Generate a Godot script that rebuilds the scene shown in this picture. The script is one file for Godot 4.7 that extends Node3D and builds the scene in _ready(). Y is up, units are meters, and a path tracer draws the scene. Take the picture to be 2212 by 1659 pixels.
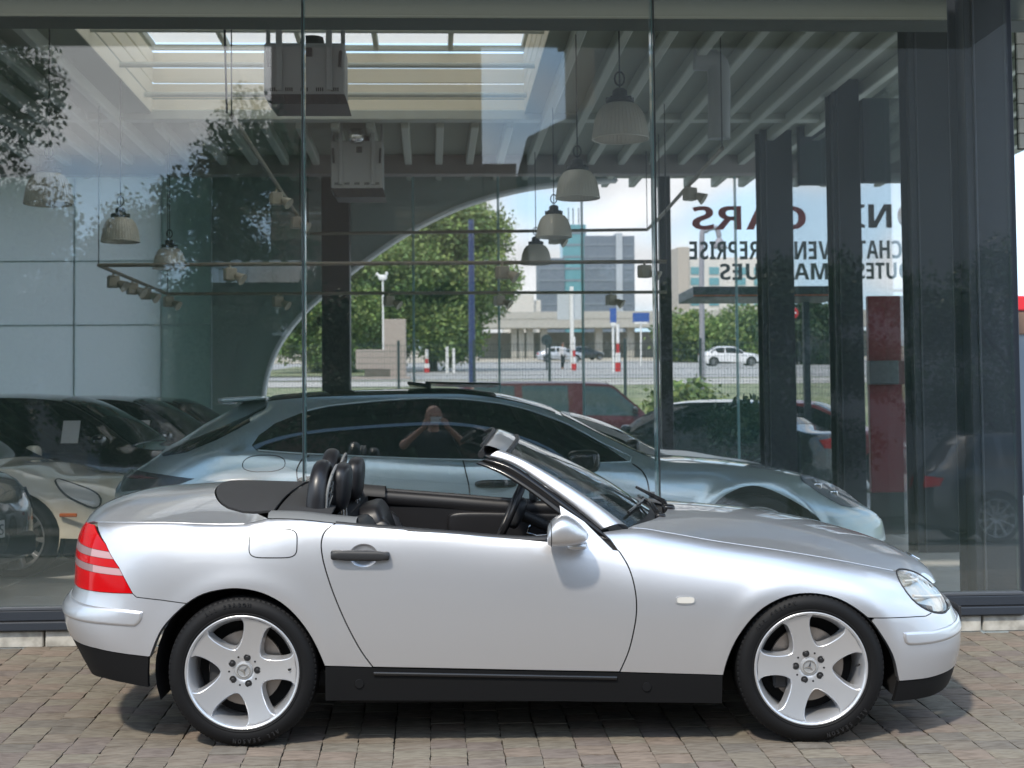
extends Node3D
# ---------------------------------------------------------------- mesh building
class MB:
	var v := PackedVector3Array()
	var n := PackedVector3Array()
	var i := PackedInt32Array()
	var c := PackedColorArray()
	func vert(p: Vector3, q: Vector3) -> int:
		v.append(p)
		n.append(q)
		return v.size() - 1
	func tri(a: Vector3, b: Vector3, d: Vector3):
		var q := (b - a).cross(d - a)
		if q.length() < 1e-12:
			return
		q = q.normalized()
		var k := v.size()
		v.append(a); v.append(b); v.append(d)
		n.append(q); n.append(q); n.append(q)
		i.append(k); i.append(k + 1); i.append(k + 2)
	func quad(a: Vector3, b: Vector3, d: Vector3, e: Vector3):
		var q := (d - a).cross(e - b)
		if q.length() < 1e-12:
			return
		q = q.normalized()
		var k := v.size()
		for p in [a, b, d, e]:
			v.append(p)
			n.append(q)
		for t in [0, 1, 2, 0, 2, 3]:
			i.append(k + t)
	# box with bevelled edges
	func box(at: Vector3, size: Vector3, b := Basis.IDENTITY, bev := 0.0):
		var h := size / 2.0
		bev = minf(bev, minf(h.x, minf(h.y, h.z)) * 0.9)
		if bev <= 0.0:
			for ax in 3:
				for s in [-1.0, 1.0]:
					var a1 := (ax + 1) % 3
					var a2 := (ax + 2) % 3
					var q := []
					for t in [[-1, -1], [1, -1], [1, 1], [-1, 1]]:
						var p := Vector3.ZERO
						p[ax] = s * h[ax]
						p[a1] = t[0] * h[a1]
						p[a2] = t[1] * h[a2]
						q.append(at + b * p)
					if s < 0: q.reverse()
					quad(q[0], q[1], q[2], q[3])
			return
		var hi := h - Vector3.ONE * bev
		for ax in 3:
			var a1 := (ax + 1) % 3
			var a2 := (ax + 2) % 3
			for s in [-1.0, 1.0]:
				var q := []
				for t in [[-1, -1], [1, -1], [1, 1], [-1, 1]]:
					var p := Vector3.ZERO
					p[ax] = s * h[ax]
					p[a1] = t[0] * hi[a1]
					p[a2] = t[1] * hi[a2]
					q.append(at + b * p)
				if s < 0: q.reverse()
				quad(q[0], q[1], q[2], q[3])
				for s2 in [-1.0, 1.0]:      # edge between faces ax and a1
					var e := []
					for t in [[0, -1], [0, 1], [1, 1], [1, -1]]:
						var p := Vector3.ZERO
						p[ax] = s * (h[ax] if t[0] == 0 else hi[ax])
						p[a1] = s2 * (hi[a1] if t[0] == 0 else h[a1])
						p[a2] = t[1] * hi[a2]
						e.append(at + b * p)
					if s * s2 < 0: e.reverse()
					quad(e[3], e[2], e[1], e[0])
		for sx in [-1.0, 1.0]:
			for sy in [-1.0, 1.0]:
				for sz in [-1.0, 1.0]:
					var s3 := Vector3(sx, sy, sz)
					var p1 := at + b * (Vector3(h.x, hi.y, hi.z) * s3)
					var p2 := at + b * (Vector3(hi.x, h.y, hi.z) * s3)
					var p3 := at + b * (Vector3(hi.x, hi.y, h.z) * s3)
					if sx * sy * sz > 0: tri(p1, p2, p3)
					else: tri(p1, p3, p2)
	# smooth grid of rows of points
	func grid(rows: Array, close_u := false, close_v := false):
		var nr := rows.size()
		var nc: int = rows[0].size()
		var k := v.size()
		for r in nr:
			for q in nc:
				var r0 := r - 1
				var r1 := r + 1
				if close_u:
					r0 = posmod(r0, nr); r1 = posmod(r1, nr)
				else:
					r0 = maxi(r0, 0); r1 = mini(r1, nr - 1)
				var q0 := q - 1
				var q1 := q + 1
				if close_v:
					q0 = posmod(q0, nc); q1 = posmod(q1, nc)
				else:
					q0 = maxi(q0, 0); q1 = mini(q1, nc - 1)
				var du: Vector3 = rows[r1][q] - rows[r0][q]
				var dv: Vector3 = rows[r][q1] - rows[r][q0]
				if dv.length() < 1e-7:       # a pole
					dv = rows[clampi(r + (1 if r == 0 else -1), 0, nr - 1)][q1] - rows[clampi(r + (1 if r == 0 else -1), 0, nr - 1)][q0]
				var m := du.cross(dv)
				v.append(rows[r][q])
				n.append(m.normalized() if m.length() > 1e-12 else Vector3.UP)
		var er := nr if close_u else nr - 1
		var ec := nc if close_v else nc - 1
		for r in er:
			for q in ec:
				var a := k + r * nc + q
				var b2 := k + ((r + 1) % nr) * nc + q
				var c2 := k + ((r + 1) % nr) * nc + (q + 1) % nc
				var d := k + r * nc + (q + 1) % nc
				for t in [a, b2, c2, a, c2, d]:
					i.append(t)
	# profile points (r, h) turned round axis through at
	func lathe(prof: Array, at: Vector3, b: Basis, sides := 32, sharp := false):
		if sharp:
			for k in prof.size() - 1:
				lathe([prof[k], prof[k + 1]], at, b, sides)
			return
		var rows := []
		for p in prof:
			var row := []
			for s in sides:
				var a := TAU * s / sides
				row.append(at + b * Vector3(cos(a) * p[0], p[1], sin(a) * p[0]))
			rows.append(row)
		grid(rows, false, true)
	func tube(pts: Array, rad, sides := 8, caps := true, flat := 1.0):
		var rows := []
		var side := Vector3.ZERO
		for k in pts.size():
			var d: Vector3 = (pts[mini(k + 1, pts.size() - 1)] - pts[maxi(k - 1, 0)]).normalized()
			if side == Vector3.ZERO:
				side = d.cross(Vector3.UP if absf(d.y) < 0.9 else Vector3.RIGHT).normalized()
			side = (side - d * side.dot(d)).normalized()
			var up := d.cross(side)
			var r: float = rad[k] if rad is Array else rad
			var row := []
			for s in sides:
				var a := TAU * s / sides
				row.append(pts[k] + side * cos(a) * r * flat + up * sin(a) * r)
			rows.append(row)
		grid(rows, false, true)
		if caps:
			for e in [0, rows.size() - 1]:
				for s in range(1, sides - 1):
					if e == 0: tri(rows[0][0], rows[0][s], rows[0][s + 1])
					else: tri(rows[e][0], rows[e][s + 1], rows[e][s])
	# outline in a plane, thickened
	func slab(poly: PackedVector2Array, f: Callable, t0: float, t1: float):
		var tr := Geometry2D.triangulate_polygon(poly)
		for k in range(0, tr.size(), 3):
			tri(f.call(poly[tr[k]], t0), f.call(poly[tr[k + 1]], t0), f.call(poly[tr[k + 2]], t0))
			tri(f.call(poly[tr[k]], t1), f.call(poly[tr[k + 2]], t1), f.call(poly[tr[k + 1]], t1))
		for k in poly.size():
			var a := poly[k]
			var b := poly[(k + 1) % poly.size()]
			quad(f.call(a, t0), f.call(b, t0), f.call(b, t1), f.call(a, t1))
	func mesh() -> ArrayMesh:
		# every face runs clockwise seen from the side that its normals point to
		for k in range(0, i.size(), 3):
			var a := v[i[k]]
			var g := (v[i[k + 2]] - a).cross(v[i[k + 1]] - a)
			if g.dot(n[i[k]] + n[i[k + 1]] + n[i[k + 2]]) < 0.0:
				var t := i[k + 1]
				i[k + 1] = i[k + 2]
				i[k + 2] = t
		var arr := []
		arr.resize(Mesh.ARRAY_MAX)
		arr[Mesh.ARRAY_VERTEX] = v
		arr[Mesh.ARRAY_NORMAL] = n
		arr[Mesh.ARRAY_INDEX] = i
		if c.size() == v.size() and c.size() > 0:
			arr[Mesh.ARRAY_COLOR] = c
		var m := ArrayMesh.new()
		m.add_surface_from_arrays(Mesh.PRIMITIVE_TRIANGLES, arr)
		return m

var M := {}
var rng := RandomNumberGenerator.new()

func mk(called: String, col: Color, rough: float, metal := 0.0, o := {}) -> StandardMaterial3D:
	var m := StandardMaterial3D.new()
	m.resource_name = called
	var a := col.a
	m.albedo_color = Color(col.r, col.g, col.b).linear_to_srgb()
	m.albedo_color.a = a
	m.roughness = rough
	m.metallic = metal
	if a < 1.0:
		m.transparency = BaseMaterial3D.TRANSPARENCY_ALPHA
	for k in o:
		m.set(k, o[k])
	M[called] = m
	return m

func noise_tex(freq: float, ramp: Array, w := 256, h := 256, seed_ := 1, oct := 4, kind := FastNoiseLite.TYPE_SIMPLEX_SMOOTH) -> ImageTexture:
	var f := FastNoiseLite.new()
	f.seed = seed_
	f.noise_type = kind
	f.frequency = freq
	f.fractal_octaves = oct
	var im := f.get_seamless_image(w, h, false, false, 0.15)
	var g := Gradient.new()
	g.offsets = PackedFloat32Array()
	g.colors = PackedColorArray()
	for r in ramp:
		g.add_point(r[0], r[1].linear_to_srgb())
	var o := Image.create(w, h, false, Image.FORMAT_RGB8)
	for y in h:
		for x in w:
			o.set_pixel(x, y, g.sample(im.get_pixel(x, y).r))
	return ImageTexture.create_from_image(o)

func tri_scale(m: StandardMaterial3D, tex: Texture2D, s: Vector3, world := true):
	m.albedo_texture = tex
	m.uv1_triplanar = true
	m.uv1_world_triplanar = world
	m.uv1_scale = s

func add(mb, called: String, m: Material, parent: Node, at := Vector3.ZERO) -> MeshInstance3D:
	var o := MeshInstance3D.new()
	o.name = called
	o.mesh = mb.mesh() if mb is MB else mb
	o.material_override = m
	o.position = at
	parent.add_child(o, true)
	return o

var used := {}
func numbered(called: String) -> String:
	used[called] = used.get(called, 0) + 1
	return called if used[called] == 1 else "%s_%03d" % [called, used[called] - 1]

func tag(o: Node, label: String, category: String, group := "") -> Node:
	o.set_meta("label", label)
	o.set_meta("category", category)
	if group: o.set_meta("group", group)
	return o

func thing(called: String, label: String, category: String, group := "", at := Transform3D.IDENTITY) -> Node3D:
	var o := Node3D.new()
	o.name = numbered(called)
	add_child(o)
	o.transform = at
	tag(o, label, category, group)
	return o

func one(mb, called: String, m: Material, label: String, category: String, group := "", at := Vector3.ZERO) -> MeshInstance3D:
	var o := add(mb, numbered(called), m, self, at)
	tag(o, label, category, group)
	return o

func struct(mb, called: String, m: Material, at := Vector3.ZERO) -> MeshInstance3D:
	var o := add(mb, numbered(called), m, self, at)
	o.set_meta("kind", "structure")
	return o

# cubic through points sorted by their first number
func cub(p: Array, t: float, k := 1) -> float:
	var n := p.size()
	if t <= p[0][0]: return p[0][k]
	if t >= p[n - 1][0]: return p[n - 1][k]
	var j := 0
	while t > p[j + 1][0]: j += 1
	var x0: float = p[j][0]
	var x1: float = p[j + 1][0]
	var h := x1 - x0
	var y0: float = p[j][k]
	var y1: float = p[j + 1][k]
	var s: float = (y1 - y0) / h
	var m0 := s
	var m1 := s
	if j > 0:
		var sp: float = (y0 - p[j - 1][k]) / (x0 - p[j - 1][0])
		m0 = 0.0 if sp * s <= 0.0 else clampf((sp + s) / 2.0, -3 * minf(absf(sp), absf(s)), 3 * minf(absf(sp), absf(s)))
	if j < n - 2:
		var sn: float = (p[j + 2][k] - y1) / (p[j + 2][0] - x1)
		m1 = 0.0 if sn * s <= 0.0 else clampf((sn + s) / 2.0, -3 * minf(absf(sn), absf(s)), 3 * minf(absf(sn), absf(s)))
	var u := (t - x0) / h
	var u2 := u * u
	var u3 := u2 * u
	return (2 * u3 - 3 * u2 + 1) * y0 + (u3 - 2 * u2 + u) * h * m0 + (-2 * u3 + 3 * u2) * y1 + (u3 - u2) * h * m1

func smooth_line(p: Array, steps: int, closed := false) -> Array:
	var out := []
	var n := p.size()
	for k in (n if closed else n - 1):
		var a = p[posmod(k - 1, n)] if closed else p[maxi(k - 1, 0)]
		var b = p[k]
		var c = p[(k + 1) % n]
		var d = p[(k + 2) % n] if closed else p[mini(k + 2, n - 1)]
		for s in steps:
			out.append(b.cubic_interpolate(c, a, d, float(s) / steps))
	if not closed: out.append(p[n - 1])
	return out

# ---------------------------------------------------------------- photograph to place
const F := 3322.0              # focal length in pixels of a picture 2212 wide
const EYE_H := 1.69
const HORIZON := 745.0
const ROLL := 0.007
const YAW := deg_to_rad(-3.0)
const EYE := Vector3(0.0, EYE_H, 8.86)
const CAR_D := 7.33            # metres from the lens to the middle of the roadster
const LEAN := deg_to_rad(2.76) # the glass front leans back

func ray(px: float, py: float) -> Vector3:   # level axes of the camera, depth 1
	var u := (px - 1106.0) / F
	var w := (HORIZON - py) / F
	return Vector3(u + w * ROLL, w - u * ROLL, -1.0)

func at_depth(px: float, py: float, d: float) -> Vector3:   # d along the camera's axis
	return EYE + Basis(Vector3.UP, YAW) * (ray(px, py) * d)

func at_z(px: float, py: float, z: float) -> Vector3:       # on the plane across the building at z
	var r := Basis(Vector3.UP, YAW) * ray(px, py)
	return EYE + r * ((z - EYE.z) / r.z)

func on_ground(px: float, py: float) -> Vector3:
	var r := Basis(Vector3.UP, YAW) * ray(px, py)
	return EYE + r * (-EYE.y / r.y)

const ZONES := {1: [2.52, 109.7, 987.5], 2: [2.953, 1536.1, 1097.2], 3: [2.52, 603.5, 877.8], 4: [2.2405, 658.3, 1097.2], 5: [4.48, 987.5, 877.8], 6: [4.48, 603.5, 905.2], 0: [1.0, 0.0, 0.0]}
func Q(zone: int, a: Array) -> Array:
	var z: Array = ZONES[zone]
	var out := []
	for k in range(0, a.size(), 2):
		out.append(Vector2(a[k] / z[0] + z[1], a[k + 1] / z[0] + z[2]))
	return out

# ---------------------------------------------------------------- sheet bodies: a chart and outlines on it
func inside(p: Vector2, poly: PackedVector2Array) -> bool:
	return Geometry2D.is_point_in_polygon(p, poly)

func chart_normal(f: Callable, p: Vector2, out_: Vector3) -> Vector3:
	var e := 0.003
	var a: Vector3 = f.call(p.x + e, p.y) - f.call(p.x - e, p.y)
	var b: Vector3 = f.call(p.x, p.y + e) - f.call(p.x, p.y - e)
	var m := a.cross(b)
	if m.length() < 1e-14: return out_
	m = m.normalized()
	return m if m.dot(out_) > 0.0 else -m

# a panel: the part of the chart f within the outline, with its edge turned in by thick, raised by lift
func panel(f: Callable, outline: PackedVector2Array, du: float, dv: float, out_: Vector3, gap := 0.0025, thick := 0.012, lift := 0.0) -> MB:
	var mb := MB.new()
	var polys := [outline]
	if gap != 0.0:
		polys = Geometry2D.offset_polygon(outline, -gap, Geometry2D.JOIN_ROUND)
	for poly in polys:
		if Geometry2D.is_polygon_clockwise(poly): poly.reverse()
		var lo: Vector2 = poly[0]
		var hi: Vector2 = poly[0]
		for p in poly:
			lo = lo.min(p)
			hi = hi.max(p)
		var nu := maxi(1, ceili((hi.x - lo.x) / du))
		var nv := maxi(1, ceili((hi.y - lo.y) / dv))
		var su := (hi.x - lo.x) / nu
		var sv := (hi.y - lo.y) / nv
		var edge := {}
		var dense := PackedVector2Array()
		for k in poly.size():
			var a: Vector2 = poly[k]
			var b: Vector2 = poly[(k + 1) % poly.size()]
			var m := maxi(1, ceili(maxf(absf(b.x - a.x) / du, absf(b.y - a.y) / dv) * 2.0))
			for s in m:
				dense.append(a.lerp(b, float(s) / m))
			var m2 := m * 6
			for s in m2 + 1:
				var p: Vector2 = a.lerp(b, float(s) / m2)
				var fu := (p.x - lo.x) / su
				var fv := (p.y - lo.y) / sv
				for ou in [-0.08, 0.08]:
					for ov in [-0.08, 0.08]:
						edge[Vector2i(clampi(floori(fu + ou), 0, nu - 1), clampi(floori(fv + ov), 0, nv - 1))] = true
		var seen := {}
		var vid := func(p: Vector2) -> int:
			var key := Vector2i(roundi(p.x * 40000.0), roundi(p.y * 40000.0))
			if not seen.has(key):
				var q := chart_normal(f, p, out_)
				seen[key] = mb.vert(f.call(p.x, p.y) + q * lift, q)
			return seen[key]
		for cu in nu:
			for cv in nv:
				var a := Vector2(lo.x + cu * su, lo.y + cv * sv)
				var cell := PackedVector2Array([a, a + Vector2(su, 0), a + Vector2(su, sv), a + Vector2(0, sv)])
				if edge.has(Vector2i(cu, cv)):
					for part in Geometry2D.intersect_polygons(cell, poly):
						var tr := Geometry2D.triangulate_polygon(part)
						for k in tr:
							mb.i.append(vid.call(part[k]))
				elif inside(a + Vector2(su, sv) / 2.0, poly):
					var q := []
					for p in cell: q.append(vid.call(p))
					for k in [0, 1, 2, 0, 2, 3]: mb.i.append(q[k])
		if thick > 0.0:
			var nd := dense.size()
			var top := []
			var low := []
			for p in dense:
				var q := chart_normal(f, p, out_)
				var o: Vector3 = f.call(p.x, p.y)
				top.append(o + q * lift)
				low.append(o + q * (lift - thick))
			for k in nd:
				mb.quad(top[k], top[(k + 1) % nd], low[(k + 1) % nd], low[k])
	return mb

# ---------------------------------------------------------------- car bodies
# side chart: (u, y) -> point; u is x along the straight part and an angle round the ends
func side_pt(c: Dictionary, u: float, y: float, side := 1.0) -> Vector3:
	var x := u
	var e := 1.0
	if u > c.xf:
		var a := minf((u - c.xf) / c.lf, PI / 2)
		x = c.xf + (cub(c.front, y) - c.xf) * sin(a)
		e = pow(maxf(0.0, 1.0 - pow(sin(a), c.nf)), 0.42)
	elif u < c.xr:
		var a := minf((c.xr - u) / c.lr, PI / 2)
		x = c.xr + (cub(c.rear, y) - c.xr) * sin(a)
		e = pow(maxf(0.0, 1.0 - pow(sin(a), c.nr)), 0.42)
	var ys := cub(c.seam, x, 1)
	var zs := cub(c.seam, x, 2)
	var w := cub(c.wide, x, 1)
	var yb := ys
	var zb := zs
	if c.has("belt"):
		yb = minf(cub(c.belt, x, 1), ys)
		zb = cub(c.belt, x, 2)
	var z: float
	var y0: float = c.y0
	if y <= y0:
		z = w * (1.0 - c.tuck * pow((y0 - y) / y0, 2.0))
	elif y <= yb or not c.has("belt"):
		var r := clampf((y - y0) / (yb - y0), 0.0, 1.0)
		z = zb + (w - zb) * pow(1.0 - pow(r, c.p), c.q)
	else:
		var r := clampf((y - yb) / maxf(ys - yb, 0.02), 0.0, 1.0)
		z = zb + (zs - zb) * (0.75 * r + 0.25 * r * r * r)
	for a in c.get("arches", []):
		var d := Vector2(x - a[0], y - a[1]).length()
		z += a[3] * exp(-pow((d - a[2]) / 0.05, 2.0))
	return Vector3(x, y, z * e * side)

func seam_pt(c: Dictionary, u: float) -> Vector3:
	if not c.has("memo"): c.memo = {}
	if c.memo.has(u): return c.memo[u]
	var x := clampf(u, c.rear_most, c.front_most)
	var p := Vector3.ZERO
	for k in 5:
		p = side_pt(c, u, cub(c.seam, x, 1))
		x = p.x
	c.memo[u] = p
	return p

# top chart: (u, s) with s from -1 to 1 across
func top_pt(c: Dictionary, u: float, s: float) -> Vector3:
	var p := seam_pt(c, u)
	var yc := cub(c.crown, p.x)
	return Vector3(p.x, p.y + (yc - p.y) * (1.0 - pow(absf(s), c.get("ck", 2.2))), p.z * s)

# pixel of the photograph -> (u, y) on the near side of a car that stands at frame fr (relative to the level camera)
func eye_px(p: Vector3, fr: Transform3D) -> Vector2:
	var q := fr * p
	var d := -q.z
	var x := q.x / d
	var y := q.y / d
	var w := (y + x * ROLL) / (1.0 + ROLL * ROLL)
	return Vector2(1106.0 + F * (x - w * ROLL), HORIZON - F * w)

func px_local(px: Vector2, z: float, fr: Transform3D) -> Vector3:
	var inv := fr.affine_inverse()
	var o := inv.origin
	var r := inv.basis * ray(px.x, px.y)
	return o + r * ((z - o.z) / r.z)

func uy(c: Dictionary, px: Vector2, fr: Transform3D) -> Vector2:
	var g := px_local(px, 0.8, fr)
	var q := Vector2(g.x, g.y)
	for k in 14:
		var a := eye_px(side_pt(c, q.x, q.y), fr)
		var e := px - a
		if e.length() < 0.05: break
		var h := 0.004
		var jx := (eye_px(side_pt(c, q.x + h, q.y), fr) - a) / h
		var jy := (eye_px(side_pt(c, q.x, q.y + h), fr) - a) / h
		var det := jx.x * jy.y - jx.y * jy.x
		if absf(det) < 100.0: break
		var st := Vector2((e.x * jy.y - e.y * jy.x) / det, (jx.x * e.y - jx.y * e.x) / det)
		q += st.limit_length(0.15) * 0.85
		q.x = clampf(q.x, c.xr - c.lr * PI / 2, c.xf + c.lf * PI / 2)
	return q

func uys(c: Dictionary, pts: Array, fr: Transform3D) -> PackedVector2Array:
	var o := PackedVector2Array()
	for p in pts: o.append(uy(c, p, fr))
	return o

func side_panel(c: Dictionary, poly: PackedVector2Array, side: float, gap := 0.002, thick := 0.012, lift := 0.0, cell := 0.03) -> MB:
	return panel(func(u, y): return side_pt(c, u, y, side), poly, cell, cell, Vector3(0, 0, side), gap, thick, lift)

func top_panel(c: Dictionary, poly: PackedVector2Array, gap := 0.002, thick := 0.012, lift := 0.0, cell := 0.04) -> MB:
	return panel(func(u, s): return top_pt(c, u, s), poly, cell, cell * 1.4, Vector3.UP, gap, thick, lift)

func join(a: MB, b: MB) -> MB:
	var k := a.v.size()
	a.v.append_array(b.v)
	a.n.append_array(b.n)
	for t in b.i: a.i.append(t + k)
	return a

func spow(a: float, e: float) -> float:
	return signf(a) * pow(absf(a), e)

# rounded cushion shape
func blob(mb: MB, at: Vector3, size: Vector3, b := Basis.IDENTITY, e := 0.6, e2 := -1.0, nu := 14, nv := 24):
	if e2 < 0: e2 = e
	var rows := []
	for k in nu + 1:
		var f := -PI / 2 + PI * k / nu
		var row := []
		for s in nv:
			var a := TAU * s / nv
			row.append(at + b * (Vector3(spow(cos(f), e) * spow(cos(a), e2), spow(sin(f), e), spow(cos(f), e) * spow(sin(a), e2)) * size / 2.0))
		rows.append(row)
	mb.grid(rows, false, true)

func disc_poly(r: float, n: int, at := Vector2.ZERO) -> PackedVector2Array:
	var o := PackedVector2Array()
	for k in n: o.append(at + Vector2.from_angle(TAU * k / n) * r)
	return o

const WHEEL_B := Basis(Vector3(1, 0, 0), Vector3(0, 0, 1), Vector3(0, -1, 0))   # lathe axis y -> z

# wheel facing +z, R tyre radius; style 0 five wide spokes, 1 many thin spokes
func make_wheel(parent: Node, at: Vector3, side: float, R: float, turn: float, style: int, rim_mat: Material, rr := 0.0):
	var w := Node3D.new()
	w.name = "wheel"
	parent.add_child(w, true)
	w.position = at
	if side < 0: w.rotation.y = PI
	if rr == 0.0: rr = R - 0.077
	var t := MB.new()
	t.lathe([[rr - 0.012, 0.088], [rr - 0.002, 0.103], [rr + 0.015, 0.1095], [rr + 0.032, 0.113], [R - 0.028, 0.108], [R - 0.013, 0.098], [R - 0.004, 0.084], [R, 0.066], [R, 0.0], [R, -0.066], [R - 0.004, -0.084], [R - 0.02, -0.1], [rr + 0.03, -0.112], [rr - 0.012, -0.1]], Vector3.ZERO, WHEEL_B, 72)
	# a raised ring and the shoulder blocks of the tread
	t.lathe([[rr + 0.006, 0.108], [rr + 0.009, 0.112], [rr + 0.012, 0.108]], Vector3.ZERO, WHEEL_B, 72)
	if style == 0:
		for k in 84:
			var a := TAU * k / 84
			var bb := Basis(Vector3(0, 0, 1), a)
			t.box(bb * Vector3(R - 0.0205, 0, 0.086), Vector3(0.024, 0.0165, 0.026), bb * Basis(Vector3.UP, 0.5), 0.002)
	add(t, "tyre", M.rubber, w)
	var rim := MB.new()
	var hub := rr - 0.015
	rim.lathe([[rr - 0.004, 0.092], [rr + 0.003, 0.1], [rr + 0.001, 0.108], [rr - 0.006, 0.109], [rr - 0.012, 0.1], [rr - 0.016, 0.088], [rr - 0.028, 0.06], [rr - 0.032, 0.02], [rr - 0.034, -0.1]], Vector3.ZERO, WHEEL_B, 72)
	var ri := add(rim, "rim", rim_mat, w)
	var sp := MB.new()
	var top := rr - 0.014
	var h := func(r: float) -> float:
		var q := clampf(r / top, 0.0, 1.0)
		return 0.062 + 0.036 * pow(q, 1.6) - 0.012 * smoothstep(0.22, 0.05, q)
	var n := 5 if style == 0 else 10
	var half := [[17.5, 1.0], [15.6, 0.955], [14.4, 0.9], [14.4, 0.8], [15.8, 0.7], [18.6, 0.6], [23.0, 0.52], [29.0, 0.462], [36.0, 0.438]] if style == 0 else [[5.0, 1.0], [4.0, 0.75], [7.0, 0.45], [12.0, 0.33], [18.0, 0.3]]
	var seg := PI / n
	var f0 := func(x, y): return Vector3(x, y, h.call(Vector2(x, y).length()))
	for k in n:
		var rot := turn + TAU * k / n
		var edge := []
		for q in half: edge.append(Vector2.from_angle(deg_to_rad(q[0])) * q[1] * top)
		edge = smooth_line(edge, 3)
		var inn := []
		for j in edge.size():
			var d: Vector2 = (edge[mini(j + 1, edge.size() - 1)] - edge[maxi(j - 1, 0)]).normalized()
			var o := Vector2(-d.y, d.x)
			if o.dot(edge[j].rotated(0.2) - edge[j]) > 0: o = -o
			if j == edge.size() - 1: o = -Vector2.from_angle(seg)
			inn.append(edge[j] + o * 0.005)
		var poly := PackedVector2Array()
		for j in inn.size(): poly.append(inn[j])
		for a in [1.0, 0.5, 0.0, -0.5, -1.0]: poly.append(Vector2.from_angle(a * seg) * 0.03)
		for j in range(inn.size() - 1, -1, -1): poly.append(Vector2(inn[j].x, -inn[j].y))
		for a in [-0.6, 0.0, 0.6]: poly.append(Vector2.from_angle(a * deg_to_rad(half[0][0])) * top)
		var pr := PackedVector2Array()
		for p in poly: pr.append(p.rotated(rot))
		join(sp, panel(f0, pr, 0.014, 0.014, Vector3(0, 0, 1), 0.0, 0.0, 0.0))
		for sg in [1.0, -1.0]:
			var rows := []
			for j in edge.size():
				var a0 := Vector2(inn[j].x, inn[j].y * sg).rotated(rot)
				var b0 := Vector2(edge[j].x, edge[j].y * sg).rotated(rot)
				var o := (b0 - a0).normalized()
				var A: Vector3 = f0.call(a0.x, a0.y)
				rows.append([A, A + Vector3(o.x, o.y, -0.6) * 0.003, A + Vector3(o.x * 0.0055, o.y * 0.0055, -0.008), A + Vector3(o.x * 0.012, o.y * 0.012, -0.055)])
			sp.grid(rows)
	add(sp, "spokes", rim_mat, ri)
	# brake
	var bd := MB.new()
	bd.lathe([[0.0, 0.02], [0.07, 0.022], [0.075, 0.0], [R * 0.5, 0.0], [R * 0.5, -0.02]], Vector3.ZERO, WHEEL_B, 40, true)
	add(bd, "brake_disc", M.brake, w)
	var ca := MB.new()
	ca.box(Vector3(-0.12, 0.03, 0.0).rotated(Vector3(0, 0, 1), turn * 0.3), Vector3(0.06, 0.12, 0.07), Basis.IDENTITY, 0.01)
	add(ca, "brake_caliper", M.dark_metal, w)
	var ba := MB.new()
	ba.lathe([[0.0, -0.06], [rr - 0.03, -0.06]], Vector3.ZERO, WHEEL_B, 32)
	add(ba, "brake_shield", M.black, w)
	if style == 0:
		var cap := MB.new()
		cap.lathe([[0.0, 0.064], [0.026, 0.064], [0.027, 0.0665], [0.03, 0.067], [0.037, 0.065], [0.039, 0.056]], Vector3.ZERO, WHEEL_B, 40, true)
		var cp := add(cap, "hub_cap", M.cap_grey, w)
		var st := MB.new()
		for k in 3:
			var a := PI / 2 + TAU * k / 3 + turn
			var d := Vector3(cos(a), sin(a), 0)
			var e := Vector3(-sin(a), cos(a), 0)
			var o := Vector3(0, 0, 0.0655)
			st.tri(o + d * 0.025, o + e * 0.004 + Vector3(0, 0, 0.003), o - e * 0.004 + Vector3(0, 0, 0.003))
			st.tri(o + d * 0.025, o + e * 0.004, o - e * 0.004)
		st.lathe([[0.0255, 0.064], [0.0255, 0.068], [0.0285, 0.068], [0.0285, 0.064]], Vector3.ZERO, WHEEL_B, 40, true)
		add(st, "star_emblem", M.chrome, cp)
		for k in 5:
			var a := turn + TAU * k / 5
			var o := Vector3(cos(a), sin(a), 0) * 0.0585
			var hole := MB.new()
			hole.lathe([[0.0, 0.0675], [0.0135, 0.0675], [0.0145, 0.0682], [0.0155, 0.066]], o, WHEEL_B, 18, true)
			var ho := add(hole, "bolt_recess", M.black, w)
			var bo := MB.new()
			bo.lathe([[0.0, 0.07], [0.005, 0.07], [0.0075, 0.0685], [0.0075, 0.063]], o, WHEEL_B, 6, true)
			add(bo, "bolt", M.dark_metal, ho)
			var dm := MB.new()
			var a2 := a + 0.63
			dm.lathe([[0.0, 0.0685], [0.004, 0.0685], [0.0045, 0.066]], Vector3(cos(a2), sin(a2), 0) * 0.062, WHEEL_B, 10, true)
			add(dm, "locating_hole", M.black, w)
		var va := MB.new()
		va.tube([Vector3(rr - 0.03, 0.01, 0.075), Vector3(rr - 0.045, 0.01, 0.1)], 0.005, 8)
		add(va, "valve", M.black, ri)
		if side > 0:
			ring_text(w, "ALL SEASON", (R + rr) / 2.0 + 0.008, 0.022, turn * 0.7 + 1.2, 0.1125)
			ring_text(w, "ALL SEASON", (R + rr) / 2.0 + 0.008, 0.022, turn * 0.7 + 1.2 + PI, 0.1125)
	return w

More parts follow.
